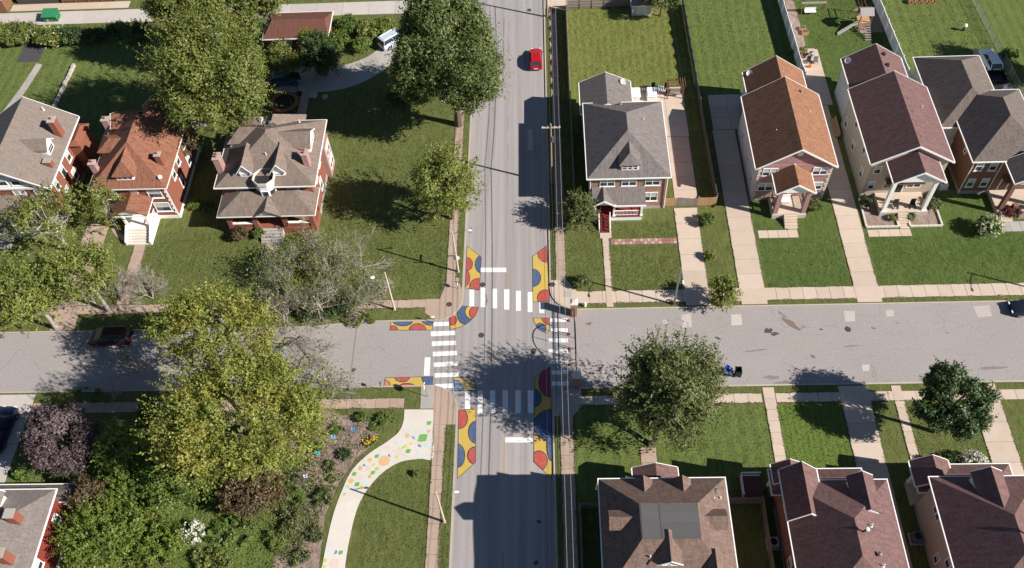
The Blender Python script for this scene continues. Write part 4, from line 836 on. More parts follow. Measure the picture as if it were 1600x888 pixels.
m = MB(); o8, i8 = oct_(1.36), oct_(1.26)
for k in range(8): m.hexa([(*o8[k], 6.76), (*o8[(k+1) % 8], 6.76), (*i8[(k+1) % 8], 6.76), (*i8[k], 6.76), (*o8[k], 7.25), (*o8[(k+1) % 8], 7.25), (*i8[(k+1) % 8], 7.25), (*i8[k], 7.25)])
m.build('turret_parapet', M['conc_white'], tb); MB().prism(oct_(1.27), 6.755, 6.8).build('turret_deck', M['dark'], tb)
for c in (-31.4, -25.3): window(h, 'S', 19.3, c, 4.0, 1.5, 1.6, 0, M['trim'])
for y, z in ((21.5, 4.0), (24.0, 4.0), (22.5, 1.5)): window(h, 'E', -23.0, y, z, 1.1, 1.6, 0, M['trim'])
bay = walls(h, -23.0, 25.4, -22.35, 28.2, .5, 5.2, M['brick_pink'], 'side_bay'); window(h, 'E', -22.35, 26.8, 3.2, 1.8, 1.6, 1); window(h, 'E', -22.35, 26.8, 1.0, 1.8, 1.5, 1)
p = MB().box(-33.6, 16.5, GZ-.1, -23.0, 19.25, 1.1).build('porch', M['brick'], h)
hip(h, -34.2, 16.0, -22.5, 20.2, 3.9, 1.25, R['tan'], (-31.5, 18.8, -25.2, 18.8), 'porch_roof')
gable(h, -29.9, 15.85, -26.5, 18.6, 3.85, 1.05, R['tan'], 'y', 'porch_gable', None, wallmat=W, wi=.3)
g = MB(); strip_rect(g, -34.2, 16.0, -22.5, 20.2, 3.86, 4.0, .06); g.build('gutter', M['trim'], h)
for x in (-33.3, -30.2, -26.6, -23.3): column(p, x, 16.8, 1.1, 3.9, .55, M['brick'])
for a, e in ((-33.0, -30.5), (-26.3, -23.6)): MB().box(a, 16.62, 1.1, e, 16.9, 1.85).build('porch_wall', M['brick'], p); MB().box(a-.02, 16.56, 1.85, e+.02, 16.96, 1.95).build('coping', M['trim'], p)
steps(p, 'S', 16.5, -28.4, 2.6, 1.1, 5, .34, M['conc_grey']); door(h, 'S', 19.3, -28.4, 1.1, M['wood_brown'], 1.1, 2.2)
for x in (-29.0, -28.2): vent(h, x+.1, 26.2, 9.0, 'cap')
vent(h, -28.2, 22.0, 8.0); vent(h, -25.4, 28.4, 7.0)

# --- H2: rust roof
h = thing('house', 'red brick house with rust coloured hipped roof and white front steps', 'house', (-45, 25, GZ))
walls(h, -49.2, 19.3, -40.6, 31.2, .7, 6, M['brick'], base=M['trim'])
hip(h, -49.7, 18.9, -40.2, 31.8, 6, 3.1, R['rust'], (-45, 23.7, -45, 28.2))
g = MB(); strip_rect(g, -49.7, 18.9, -40.2, 31.8, 5.97, 6.1, .06); g.build('gutter', M['trim'], h)
dormer(h, 'S', 19.85, -45.1, 6.55, 2.2, .95, 3.8, 1.4, W, R['rust'], 3, style='hip', ov=.28)
dormer(h, 'W', -49.0, 25.2, 6.4, 2.2, 1.0, 3.0, .9, W, R['rust'], 2, style='hip', ov=.4); dormer(h, 'W', -48.6, 29.3, 6.3, 2.6, 1.0, 3.2, 1.0, M['brick'], R['rust'], 0); dormer(h, 'N', 31.6, -44, 6.1, 3.4, 1.0, 4.0, 1.7, M['brick'], R['rust'], 0)
chimney(h, -41.3, 22.3, 5.6, 8.3, .65, .7, M['brick'], 1); chimney(h, -49.2, 21.6, 3, 7.9, .7, .7, M['brick_pink'], 1); chimney(h, -49.4, 28.6, 3, 8.2, .8, .7, M['brick_pink'], 1); vent(h, -45.2, 26.2, 9.0, 'box'); dish(h, -40.9, 19.9, 6.6, -.6, .6)
for c in (-47.6, -44.6, -42.2): window(h, 'S', 19.3, c, 4.0, 1.7 if c != -44.6 else .9, 1.5, 0, W)
window(h, 'S', 19.3, -42.1, 1.5, 1.9, 1.6, 0, W); window(h, 'S', 19.3, -47.8, 1.5, 1.4, 1.6, 0, W)
for y, z in ((22.4, 4.1), (24.6, 4.1), (27.4, 4.1), (23.4, 1.6), (27.0, 1.6)): window(h, 'E', -40.6, y, z, 1.0, 1.6, 0, W)
for k in range(14):
    wd = .35 if k % 2 else .2
    MB().box(-40.6-wd, 19.24, .75+k*.37, -40.56, 19.299, .75+k*.37+.3).build('quoin', W, h); MB().box(-49.24, 19.24, .75+k*.37, -49.2+wd, 19.299, .75+k*.37+.3).build('quoin', W, h)
p = MB().box(-46.4, 16.9, GZ-.1, -43.2, 19.25, 1.2).build('porch', M['trim'], h)
gable(h, -47.0, 16.4, -42.7, 19.2, 4.0, 1.0, R['rust'], 'y', 'porch_roof', None, wallmat=W, wi=.3); g = MB(); strip_rect(g, -46.95, 16.5, -42.75, 19.1, 3.84, 3.99, .08); g.build('porch_beam', W, h)
for x in (-46.2, -43.4): column(p, x, 17.1, 1.2, 3.85, .26, W)
for x0 in (-46.4, -43.4): m = MB(); m.hexa([(x0, 15.1, GZ-.1), (x0+.22, 15.1, GZ-.1), (x0+.22, 16.9, GZ-.1), (x0, 16.9, GZ-.1), (x0, 15.1, .75), (x0+.22, 15.1, .75), (x0+.22, 16.9, 1.8), (x0, 16.9, 1.8)]); m.build('stair_cheek', M['trim'], p); railing(p, (x0+.1, 17.2), (x0+.1, 19.2), 1.2, .9)
steps(p, 'S', 16.9, -44.8, 2.5, 1.2, 6, .3, M['conc_white']); door(h, 'S', 19.3, -44.8, 1.2, M['wood_brown'])

# --- H1: tan roof, left edge
h = thing('house', 'brick house with plain tan gable roof and chimneys at the left edge', 'house', (-60, 25, GZ))
walls(h, -64.9, 19.7, -54.9, 30.9, .7, 6, M['brick'], base=M['conc_grey'])
gable(h, -65.5, 19.2, -54.4, 31.4, 6.0, 3.5, R['tan2'], 'y', 'roof', W, wallmat=M['blue_sid'] if 'blue_sid' in M else M.setdefault('blue_sid', m_siding('siding_pale', (.55, .56, .58))), wi=.5)
for c in (-61.6, -60.0, -58.4): window(h, 'S', 19.7, c, 6.35, 1.2, 1.5, 0, W)
MB().box(-64.8, 19.5, 5.75, -55.0, 19.69, 6.05).build('band', M['trim'], h)
for c in (-62.6, -58.8, -56.2): window(h, 'S', 19.7, c, 3.9, 1.5, 1.6, 1, W)
dormer(h, 'E', -55.5, 24.8, 6.7, 1.7, 1.15, 3.6, .95, W, R['tan2'], 1)
chimney(h, -55.4, 27.7, 6, 9.2, .75, 1.0, M['brick'], 1); chimney(h, -55.2, 22.6, 6, 7.4, .8, .7, M['brick'], 0); vent(h, -57.6, 30.4, 8.4)
for y, z in ((21.2, 3.9), (23.6, 3.9), (26.0, 3.9), (22.2, 1.4), (25.2, 1.4)): window(h, 'E', -54.9, y, z, 1.0, 1.6, 0, W)
walls(h, -54.9, 27.2, -53.5, 30.8, .6, 5.2, M['brick'], 'side_bay'); hip(h, -55.0, 27.0, -53.3, 31.0, 5.2, .35, M['brick'], name='bay_roof')
p = MB().box(-64.8, 16.6, GZ-.1, -54.9, 19.65, 1.0).build('porch', M['conc_grey'], h)
m = MB(); m.hexa([(-65, 16.3, 3.5), (-54.6, 16.3, 3.5), (-54.6, 19.66, 4.5), (-65, 19.66, 4.5), (-65, 16.3, 3.65), (-54.6, 16.3, 3.65), (-54.6, 19.66, 4.65), (-65, 19.66, 4.65)]); m.build('porch_roof', R['tan2'], h)
for x in (-64.2, -59.8, -55.3): column(p, x, 16.9, 1.0, 3.55, .4, W)
railing(p, (-59.5, 16.9), (-55.5, 16.9), 1.0); steps(p, 'S', 16.6, -61.8, 2.0, 1.0, 5, .32, M['conc_grey'])

# --- garages and sheds
h = thing('garage', 'low brick garage with brown roof beside the alley', 'garage', (-30, 52, GZ))
walls(h, -34.3, 49.9, -25.9, 54.6, .3, 2.7, M['brick'])
hip(h, -34.7, 49.4, -25.4, 55.1, 2.7, 1.0, R['garage'], (-33.6, 52.3, -26.0, 52.3), trim=M['trim'])
for c in (-31.9, -28.3):
    F = face('S', 49.9, c)
    for k in range(4): m = MB(); fbox(m, F, -1.1, 1.1, .2+k*.53, .2+k*.53+.5, 0, .05); m.build('garage_door_panel', W, h)
h = thing('garage', 'flat roofed brown garage at the top left corner with pale trim', 'garage', (-74, 64.5, GZ))
walls(h, -82, 60.8, -76.6, 70, .3, 2.6, M['wood_brown']); MB().box(-82.2, 60.6, 2.6, -76.4, 70, 2.75).build('roof', R['garage'], h); g = MB(); strip_rect(g, -82.2, 60.6, -76.4, 70, 2.62, 2.8, .14); g.build('fascia', W, h)
h = thing('garage', 'low garage with dark flat roof behind the green dumpster', 'garage', (-71, 66, GZ))
walls(h, -75.6, 62.8, -69.2, 70, .3, 2.4, M['asphalt_dark']); MB().box(-75.9, 62.6, 2.4, -68.9, 70, 2.6).build('roof', M['asphalt_dark'], h); g = MB(); strip_rect(g, -75.9, 62.6, -68.9, 70, 2.45, 2.64, .12); g.build('fascia', W, h)
h = thing('shed', 'small white garden shed in the dry back lawn corner', 'shed', (19, 57, GZ))
walls(h, 17.7, 55.4, 20.5, 58.4, .2, 2.0, SW); gable(h, 17.5, 55.1, 20.7, 58.7, 1.95, .85, R['pinkgrey'], 'x', 'roof', W, wallmat=SW, wi=.2)
m = MB(); F = face('S', 55.4, 19.1); fbox(m, F, -.75, -.02, .25, 1.85, 0, .04); fbox(m, F, .02, .75, .25, 1.85, 0, .04); m.build('shed_door', M['trim'], h)

# ---------------------------------------------------------------- fences
def board_fence(name, label, p0, p1, hgt, mat, bay=2.4, bw=.15, scallop=0.0, rails=True, gap=.012, group=None, dark=None, face_side=1, proud=True):
    """posts, rails and boards; the boards of one bay are joined into one panel part"""
    a, b_ = Vector((*p0, GZ)), Vector((*p1, GZ)); L = (b_-a).length; d = (b_-a)/L; nrm = Vector((-d.y, d.x, 0))*face_side
    t = thing(name, label, 'fence', tuple((a+b_)/2), group); nb = max(1, round(L/bay)); bay = L/nb
    def bx(m, s0, s1, z0, z1, o0, o1): m.hexa([tuple(a+d*s+nrm*o+Vector((0, 0, z))) for z in (z0, z1) for s, o in ((s0, o0), (s1, o0), (s1, o1), (s0, o1))])
    for k in range(nb+1): m = MB(); s = k*bay; bx(m, s-.06, s+.06, -.05, hgt+.12, -.06, .06); m.build('post', mat, t)
    for k in range(nb):
        m = MB(); s0 = k*bay+.07; s1 = (k+1)*bay-.07; n = max(1, int((s1-s0)/bw)); st = (s1-s0)/n
        for i in range(n):
            u = (i+.5)/n; hh = hgt-scallop*math.sin(math.pi*u)+random.uniform(-.02, .02); o = random.uniform(.0, .012)
            bx(m, s0+i*st, s0+(i+1)*st-gap, .04, hh, .03+o, .055+o)
        bp = m.build('board_panel', mat, t); bp['kind'] = 'stuff'
        m = MB()
        for z in (.35, hgt*.55, hgt-.3): bx(m, s0, s1, z, z+.09, -.03, .028)
        m.build('rail', dark or mat, t)
    return t
board_fence('wooden_fence', 'long scalloped board fence beside the main road pavement and dry back lawn', (8.25, 21), (8.3, 57.1), 1.95, M['wood_grey'], 2.4, .15, .22)
board_fence('wooden_fence', 'dark board fence between the grey roofed house and the next long lawn', (25.4, 19.6), (25.15, 57.5), 1.75, M['wood_dk'], 2.4, .15, .2)
board_fence('wooden_fence', 'weathered grey rear fence of five bays beside the white shed', (8.5, 57.35), (17.5, 57.6), 1.6, M['wood_grey'], 1.8, .15, 0, face_side=1)
for lab, a, b_ in (('white vinyl privacy fence left of the flower patio and playset lawn', (39.45, 40.2), (39.0, 60)), ('white vinyl privacy fence right of the playset, behind the mauve gabled house', (53.2, 35.5), (52.4, 60.5))):
    A, B = Vector((*a, GZ)), Vector((*b_, GZ)); L = (B-A).length; d = (B-A)/L; n = Vector((-d.y, d.x, 0)); t = thing('vinyl_fence', lab, 'fence', tuple((A+B)/2), 'white vinyl fences'); nb = round(L/2.4)
    for k in range(nb+1):
        q = A+d*(L*k/nb); m = MB().box(q.x-.065, q.y-.065, GZ-.05, q.x+.065, q.y+.065, GZ+1.95); m.build('post', W, t); m = MB(); m.hexa([(q.x-.09, q.y-.09, GZ+1.95), (q.x+.09, q.y-.09, GZ+1.95), (q.x+.09, q.y+.09, GZ+1.95), (q.x-.09, q.y+.09, GZ+1.95)]+[(q.x-.02, q.y-.02, GZ+2.06), (q.x+.02, q.y-.02, GZ+2.06), (q.x+.02, q.y+.02, GZ+2.06), (q.x-.02, q.y+.02, GZ+2.06)]); m.build('post_cap', W, t)
        if k < nb:
            s0, s1 = L*k/nb+.075, L*(k+1)/nb-.075; m = MB(); npl = 10
            def bx(s0, s1, z0, z1, w_): m.hexa([tuple(A+d*s+n*o+Vector((0, 0, z))) for z in (z0, z1) for s, o in ((s0, -w_), (s1, -w_), (s1, w_), (s0, w_))])
            for i in range(npl): bx(s0+(s1-s0)*i/npl, s0+(s1-s0)*(i+1)/npl-.01, .1, 1.75, .022)
            bx(s0, s1, 1.752, 1.87, .04); bx(s0, s1, .02, .098, .04); o = m.build('board_panel', W, t); o['kind'] = 'stuff'
# board gate across the drive: every board a part
t = thing('wooden_gate', 'low board gate of tan and grey planks across the concrete drive', 'gate', (22.1, 19.3, GZ)); x = 19.05; k = 0
gm = [M['wood_tan'], M['wood_grey']]
while x < 25.25:
    mm = gm[0] if x < 20.2 or x > 23.1 or random.random() < .18 else gm[1]; hh = 1.5+(.12*math.sin((x-20.2)/1.45*math.pi) if 20.2 < x < 23.1 else 0)+random.uniform(-.03, .03)
    m = MB().box(x, 19.28+random.uniform(0, .015), GZ+.06, x+.21, 19.32, GZ+hh); m.build('board', mm, t); x += .225
for z in (.4, 1.2): MB().box(19.05, 19.325, GZ+z, 25.25, 19.38, GZ+z+.09).build('rail', M['wood_grey'], t)
for x in (19.0, 20.2, 23.15, 25.3): MB().box(x-.06, 19.39, GZ-.05, x+.06, 19.5, GZ+1.6).build('post', M['wood_grey'], t)
def wire_fence(label, p0, p1, hgt=1.3):
    a, b_ = Vector((*p0, GZ)), Vector((*p1, GZ)); L = (b_-a).length; d = (b_-a)/L; t = thing('chain_link_fence', label, 'fence', tuple((a+b_)/2)); n = round(L/2.5)
    for k in range(n+1): q = a+d*(L*k/n); m = MB(); m.tube([q, q+Vector((0, 0, hgt+.08))], .035, 6); m.build('post', M['steel'], t)
    m = MB()
    for z in (.05, hgt): m.tube([a+Vector((0, 0, z)), b_+Vector((0, 0, z))], .022, 4)
    m.build('rail', M['steel'], t); m = MB(); s = 0
    while s < L-.01:
        for sg in (1, -1):
            s1 = min(L, s+hgt); q0 = a+d*s+Vector((0, 0, .05 if sg > 0 else hgt)); q1 = a+d*s1+Vector((0, 0, (.05+(s1-s)) if sg > 0 else hgt-(s1-s)+.05)); m.tube([q0, q1], .006, 3, cap=False)
        s += .16
    o = m.build('wire_mesh', M['steel'], t); o['kind'] = 'stuff'
wire_fence('chain link fence with wire mesh behind the parked white car', (67.0, 34), (66.2, 60))
board_fence('wooden_fence', 'low wooden fence between the two bottom houses', (21.8, -18.6), (24.9, -18.6), 1.6, M['wood_grey'], 1.55)
board_fence('wooden_fence', 'side fence running along the grass strip by the mauve roofed brick house', (25.0, -18.5), (24.9, -34), 1.6, M['wood_grey'], 2.4)
board_fence('wooden_fence', 'short fence joining the large brown roofed house to the pavement strip', (7.4, -18.9), (9.4, -18.9), 1.3, M['wood_grey'], 1.0)
board_fence('wooden_fence', 'long side fence in the shadow of the large brown roofed house', (7.45, -19.1), (7.5, -36), 1.3, M['wood_grey'], 2.4)
board_fence('wooden_fence', 'reddish board fence above the alley behind the green dumpster', (-68.6, 62.7), (-60.5, 62.7), 1.8, M['wood_brown'], 2.0, .15, face_side=1)
# low stone edging and beds
A, B = at(117, 103, GZ), at(85, 170, GZ); t = thing('garden_wall', 'low pale stone wall between the two left back gardens', 'wall', tuple((A+B)/2))
for k in range(22): q0, q1 = A.lerp(B, k/22+.002), A.lerp(B, (k+1)/22-.002); m = MB(); m.prism([(q0.x-.17, q0.y), (q0.x+.17, q0.y), (q1.x+.17, q1.y), (q1.x-.17, q1.y)], GZ-.1, GZ+.45+random.uniform(-.06, .06)); m.build('stone', M['conc_alley'], t)
for lab, pts, mt in (('pale stone edging around the planting bed of the beige house', [(42.6, 19.8), (42.5, 15.35), (46.25, 15.35), (46.25, 16.6)], M['conc_white']), ('pale stone edging right of the front walk of the beige house', [(47.6, 16.6), (47.6, 15.35), (51.3, 15.35), (51.3, 19.2)], M['conc_white'])):
    t = thing('bed_edging', lab, 'edging', (pts[1][0], pts[1][1], GZ))
    for i in range(len(pts)-1):
        a, b_ = Vector((*pts[i], 0)), Vector((*pts[i+1], 0)); L = (b_-a).length; d = (b_-a)/L; n = Vector((-d.y, d.x, 0)); k = int(L/.5)
        for j in range(k): m = MB(); q0, q1 = a+d*(L*j/k+.01), a+d*(L*(j+1)/k-.01); m.prism([(q0+n*.1).xy, (q1+n*.1).xy, (q1-n*.1).xy, (q0-n*.1).xy], GZ-.05, GZ+.2+random.uniform(0, .03)); m.build('stone', mt, t)
sheet('planting_bed', rect(42.7, 15.5, 46.1, 20), GZ+.012, M['mulch']); sheet('planting_bed', rect(47.7, 15.5, 51.2, 19.5), GZ+.012, M['mulch'])
sheet('planting_bed', rect(29.0, -16.4, 34.8, -15.3), GZ+.012, M['mulch']); sheet('planting_bed', [(40.1, 60), (41.3, 60), (41.3, 48), (40.6, 47.2), (40.0, 48)], GZ+.014, M['mulch'])
sheet('planting_bed', [(60.3, 16.2), (64, 16.2), (64, 16.8), (60.3, 16.8)], GZ+.012, M['mulch'])
gb = [(458, 668), (492, 642), (545, 648), (600, 655), (588, 692), (556, 716), (530, 755), (508, 805), (498, 888), (425, 888), (440, 830), (455, 780), (452, 720)]
sheet('flower_bed', gb, GZ+.010, M['mulch'], True); sheet('lawn', [(560, 645), (632, 642), (628, 668), (600, 690), (585, 668)], GZ+.016, M['grass'], True)
sheet('meadow', [(0, 740), (0, 888), (420, 888), (455, 780), (440, 700), (300, 700)], GZ+.006, M['grass_pale'], True)
sheet('patio', rect(39.9, 43.1, 42.3, 47.2), GZ+.02, M['conc'])
sheet('playground_bed', [at(*p, GZ).xy for p in ((1330, 18), (1345, 16), (1340, 30), (1338, 40), (1345, 52), (1380, 50), (1376, 30), (1370, 12), (1345, 10))], GZ+.012, M['mulch'])

# ---------------------------------------------------------------- poles, wires, signs
polem = m_wood('utility_pole_wood', (.24, .17, .12), (.34, .26, .19)); lampm = paint('#c9b9a6', .6, .1)
UP = [(5.45, 55.9), (5.5, 23.6), (5.45, -44.5)]
for i, (x, y) in enumerate(UP):
    t = thing('utility_pole', ['wooden utility pole beside the road at the top edge', 'wooden utility pole with white crossarm beside the road shadow', 'utility pole carrying the wires below the bottom edge'][i], 'utility pole', (x, y, GZ), 'utility poles along the main road')
    m = MB(); m.tube([(x, y, -.3), (x-.02, y, 10.3)], [.17, .11], 8); m.build('pole', polem, t)
    m = MB().box(x-1.1, y-.06, 9.65, x+1.1, y+.06, 9.8); ca = m.build('crossarm', lampm, t)
    for k in (-1, -.35, .45, 1): m = MB(); m.tube([(x+k, y, 9.8), (x+k, y, 9.98)], [.05, .03], 6); m.build('insulator', W, ca)
    m = MB(); m.tube([(x+.19, y-.2, 7.6), (x+.19, y-.2, 8.4)], .13, 8); m.build('service_box', M['steel'], t)
def wire(label, p0, p1, sag, r, mat, group='overhead wires along the main road'):
    p0, p1 = Vector(p0), Vector(p1); m = MB(); n = 14; m.tube([p0.lerp(p1, k/n)-Vector((0, 0, sag*4*(k/n)*(1-k/n))) for k in range(n+1)], r, 4); tag(m.build('overhead_wire', mat), label, 'wire', group)
wl = paint('#8f8a86', .6, .1)
for k, nm in ((1, 'right outer'), (.45, 'right inner'), (-.35, 'left inner'), (-1, 'left outer')):
    x = 5.47
    if k > 0: wire('pale %s power line from the crossarm pole to the bottom edge' % nm, (x+k, 23.6, 9.98), (x+k, -44.5, 9.98), .9, .022, wl); wire('%s power line from the crossarm pole to the top edge' % nm, (x+k, 23.6, 9.98), (x+k, 55.9, 9.98), .5, .018, wl)
    else: wire('%s power line between crossarm pole and bottom edge' % nm, (x+k, 23.6, 9.98), (x+k, -44.5, 9.98), .9, .016, M['dark'])
for z, r, nm in ((6.3, .028, 'upper'), (5.7, .036, 'lower')):
    wire('thick dark %s telephone cable along the right kerb, south span' % nm, (5.45, 23.6, z), (5.4, -44.5, z), .5, r, M['dark']); wire('thick dark %s telephone cable along the right kerb, north span' % nm, (5.45, 23.6, z), (5.4, 55.9, z), .3, r, M['dark'])
wire('thin service wire crossing the yards at the upper left', (-77, 46, 6.5), (-73.5, 66, 7.5), .3, .03, wl, 'service wires'); 
def lamp_post(label, x, y, hgt, ad, al, mat=None):
    """tapered pole with a curved arm and cobra head lamp"""
    t = thing('street_lamp', label, 'street lamp', (x, y, GZ), 'street lamps'); ax, ay = math.cos(ad), math.sin(ad)
    m = MB(); m.tube([(x, y, GZ-.1), (x, y, GZ+hgt)], [.13, .08], 8); m.build('pole', mat or lampm, t); MB().box(x-.16, y-.16, GZ-.05, x+.16, y+.16, GZ+.12).build('pole_base', M['conc_grey'], t)
    m = MB(); m.tube([(x+ax*al*k, y+ay*al*k, GZ+hgt-.35+.55*math.sin(k*1.4)) for k in (0, .25, .5, .75, 1)], .035, 6); arm = m.build('arm', M['steel'], t)
    q = Vector((x+ax*(al+.25), y+ay*(al+.25), GZ+hgt+.17)); m = MB(); m.ell(q, (.12+.16*abs(ax), .12+.16*abs(ay), .08), 10, 5); m.build('lamp_head', W, arm)
lamp_post('street lamp with arm over the main road at the northwest corner', -5.62, 10.1, 7.5, 0, 1.7)
lamp_post('street lamp leaning beside the pavement at the lower left of the main road', -5.75, -20.1, 7.3, 0, 1.6)
p = at(1053, 476.5); lamp_post('street lamp on the north verge of the east arm', p.x, 4.95, 7.0, -math.pi/2, 1.8, M['steel'])
lamp_post('street lamp beyond the right edge on the north verge', 62.2, 4.95, 7.4, -math.pi/2, 2.2, M['steel'])
p = at(617, 485); lamp_post('pale wooden lamp pole by the dead branches on the west arm', p.x, p.y, 7.2, -2.6, 1.2)
lamp_post('street lamp at the top edge beside the main road', 5.35, 61.5, 7.5, math.pi, 1.6)
def post_sign(label, x, y, hgt, d, shape, fc, bk, sz=.38, z=None, pole=True, cat='sign', text=None):
    t = thing('road_sign', label, cat, (x, y, GZ)); F = face(d, y if d in 'NS' else x, x if d in 'NS' else y)
    if pole: m = MB(); m.tube([(x, y, GZ-.05), (x, y, GZ+hgt)], .035, 6); m.build('pole', M['steel'], t)
    zc = GZ+(z or hgt-.4)
    n, ph = {'oct': (8, 22.5), 'dia': (4, 0), 'sq': (4, 45), 'rd': (16, 0)}[shape]; ring = [(sz*1.05*math.cos(R_(ph+360*k/n)), sz*1.05*math.sin(R_(ph+360*k/n))) for k in range(n)]
    m = MB(); m.loft([[F(u, zc+v, o) for u, v in ring] for o in (.05, .07)], bk); m.loft([[F(u*.96, zc+v*.96, o) for u, v in ring] for o in (.071, .08)], fc); m.build('sign_plate', None, t)
    if text:
        c = bpy.data.curves.new('lettering', 'FONT'); c.body = text; c.size = .26; c.align_x = 'CENTER'; c.align_y = 'CENTER'; oc = bpy.data.objects.new('text', c); COL.objects.link(oc); o = bpy.data.objects.new('lettering', bpy.data.meshes.new_from_object(oc)); bpy.data.objects.remove(oc); COL.objects.link(o); o.data.materials.clear(); o.data.materials.append(W); o.parent = t
        q = F(0, zc, .085); o.location = (q[0]-x, q[1]-y, q[2]-GZ); o.rotation_euler = (math.pi/2, 0, {'S': 0, 'E': math.pi/2, 'N': math.pi, 'W': -math.pi/2}[d])
    return t
sred = paint('#b01c1c', .5, .05)
post_sign('stop sign seen from behind on the lamp pole at the northwest corner', -5.62, 10.1, 3, 'N', 'oct', sred, M['trim'], .4, 2.6, False, 'stop sign', 'STOP')
q = at(668.5, 621); post_sign('stop sign on a post at the southwest corner facing the west arm', q.x, q.y, 2.8, 'W', 'oct', sred, M['trim'], .4, None, True, 'stop sign', 'STOP')
q = at(597, 611); post_sign('small dark sign on a steel post beside the south kerb of the west arm', q.x, q.y, 1.9, 'E', 'sq', M['dark'], M['dark'], .25)
q = at(678, 505); post_sign('short white marker sign in the grass by the northwest corner', q.x, q.y, 1.6, 'S', 'rd', W, W, .22)
q = at(733.5, 452); q.x = -5.6; post_sign('short white marker sign beside the north zebra crossing', q.x, q.y, 1.4, 'E', 'rd', W, W, .22)
t = thing('street_name_sign', 'green and blue street name blades on the northwest lamp pole', 'street sign', (-5.62, 10.1, GZ+3.2)); MB().box(-6.75, 10.02, GZ+3.1, -5.78, 10.05, GZ+3.3).build('blade', paint('#1f6b5a', .5), t); MB().box(-5.66, 10.25, GZ+3.32, -5.63, 11.1, GZ+3.5).build('blade', paint('#2d5d86', .5), t)
# fire hydrant by the east corner
q = at(914, 479, GZ); t = thing('fire_hydrant', 'small pale hydrant on the verge right of the gate pillar', 'hydrant', tuple(q)); m = MB(); m.tube([(q.x, q.y, GZ), (q.x, q.y, GZ+.6)], [.14, .13], 10); m.ell((q.x, q.y, GZ+.64), (.14, .14, .12), 10, 4); m.build('barrel', W, t); m = MB(); m.tube([(q.x-.22, q.y, GZ+.45), (q.x+.22, q.y, GZ+.45)], .06, 8); m.build('nozzle', W, t)
for a, b_, c, d in ((6.6, 6.2, 7.5, 7.2), (-6.1, 8.75, -5.5, 9.2)): struct(MB().box(a, b_, GZ, c, d, GZ+.048).build('utility_cover', M['conc_grey']))
sheet('tactile_paving', arc(6.3, 57.1, .5, 0, 360, 14)[:-1], GZ+.06, paint('#8d4a3d', .9))

# gate closing the east arm: two brick pillars, iron arch, orange markers
for lab, y in (('brick gate pillar with pale cap at the north kerb', 4.0), ('brick gate pillar with pale cap at the south kerb', -5.2)):
    t = thing('gate_pillar', lab, 'pillar', (7.62, y, 0)); MB().box(7.27, y-.36, 0, 7.97, y+.36, 2.35).build('shaft', M['brick_mix'], t); c = MB(); c.box(7.17, y-.46, 2.35, 8.07, y+.46, 2.47); c.hexa([(7.2, y-.43, 2.47), (8.04, y-.43, 2.47), (8.04, y+.43, 2.47), (7.2, y+.43, 2.47), (7.45, y-.18, 2.62), (7.79, y-.18, 2.62), (7.79, y+.18, 2.62), (7.45, y+.18, 2.62)]); c.build('cap', M['conc_white'], t)
t = thing('iron_gate', 'black iron gate with rails and shallow arch between the two brick pillars', 'gate', (7.62, -.6, 0)); y0, y1 = -4.83, 3.63; m = MB()
for z in (1.35, 1.75): m.tube([(7.62, y0, z), (7.62, y1, z)], .05, 6)
m.build('rail', M['black'], t); m = MB(); cy = (y0+y1)/2; hw = 2.2; m.tube([(7.62, cy-hw*math.cos(math.pi*k/16), 1.78+1.7*math.sin(math.pi*k/16)) for k in range(17)], .05, 6); m.build('arch', M['black'], t)
for y in (cy-1.4, cy, cy+1.4): m = MB(); m.tube([(7.62, y, 0), (7.62, y, 1.78+1.7*math.sqrt(max(0, 1-((y-cy)/hw)**2)))], .035, 6); m.build('upright', M['black'], t)
m = MB()
for k in range(1, 40): y = y0+(y1-y0)*k/40; m.tube([(7.62, y, 1.36), (7.62, y, 1.75)], .012, 4)
for y in (y0+.1, y1-.1): m.tube([(7.62, y, 0), (7.62, y, 1.75)], .04, 6)
m.build('bars', M['black'], t)
om = paint('#d9641c', .6, .1)
for i, y in enumerate((3.1, 1.3, -.6, -2.6)):
    t = thing('marker_post', ['orange marker post nearest the north gate pillar', 'orange marker post, second from the north gate pillar', 'orange marker post, third from the north gate pillar', 'orange marker post shaded by the tree near the south pillar'][i], 'marker post', (7.0, y, 0), 'orange marker posts before the gate'); m = MB(); m.tube([(7.0, y, .04), (7.0, y, 1.0)], .05, 8); m.build('post', om, t); MB().box(6.85, y-.15, .005, 7.15, y+.15, .05).build('foot', M['black'], t); m = MB(); m.tube([(7.0, y, .7), (7.0, y, .82)], .054, 8); m.build('band', W, t)

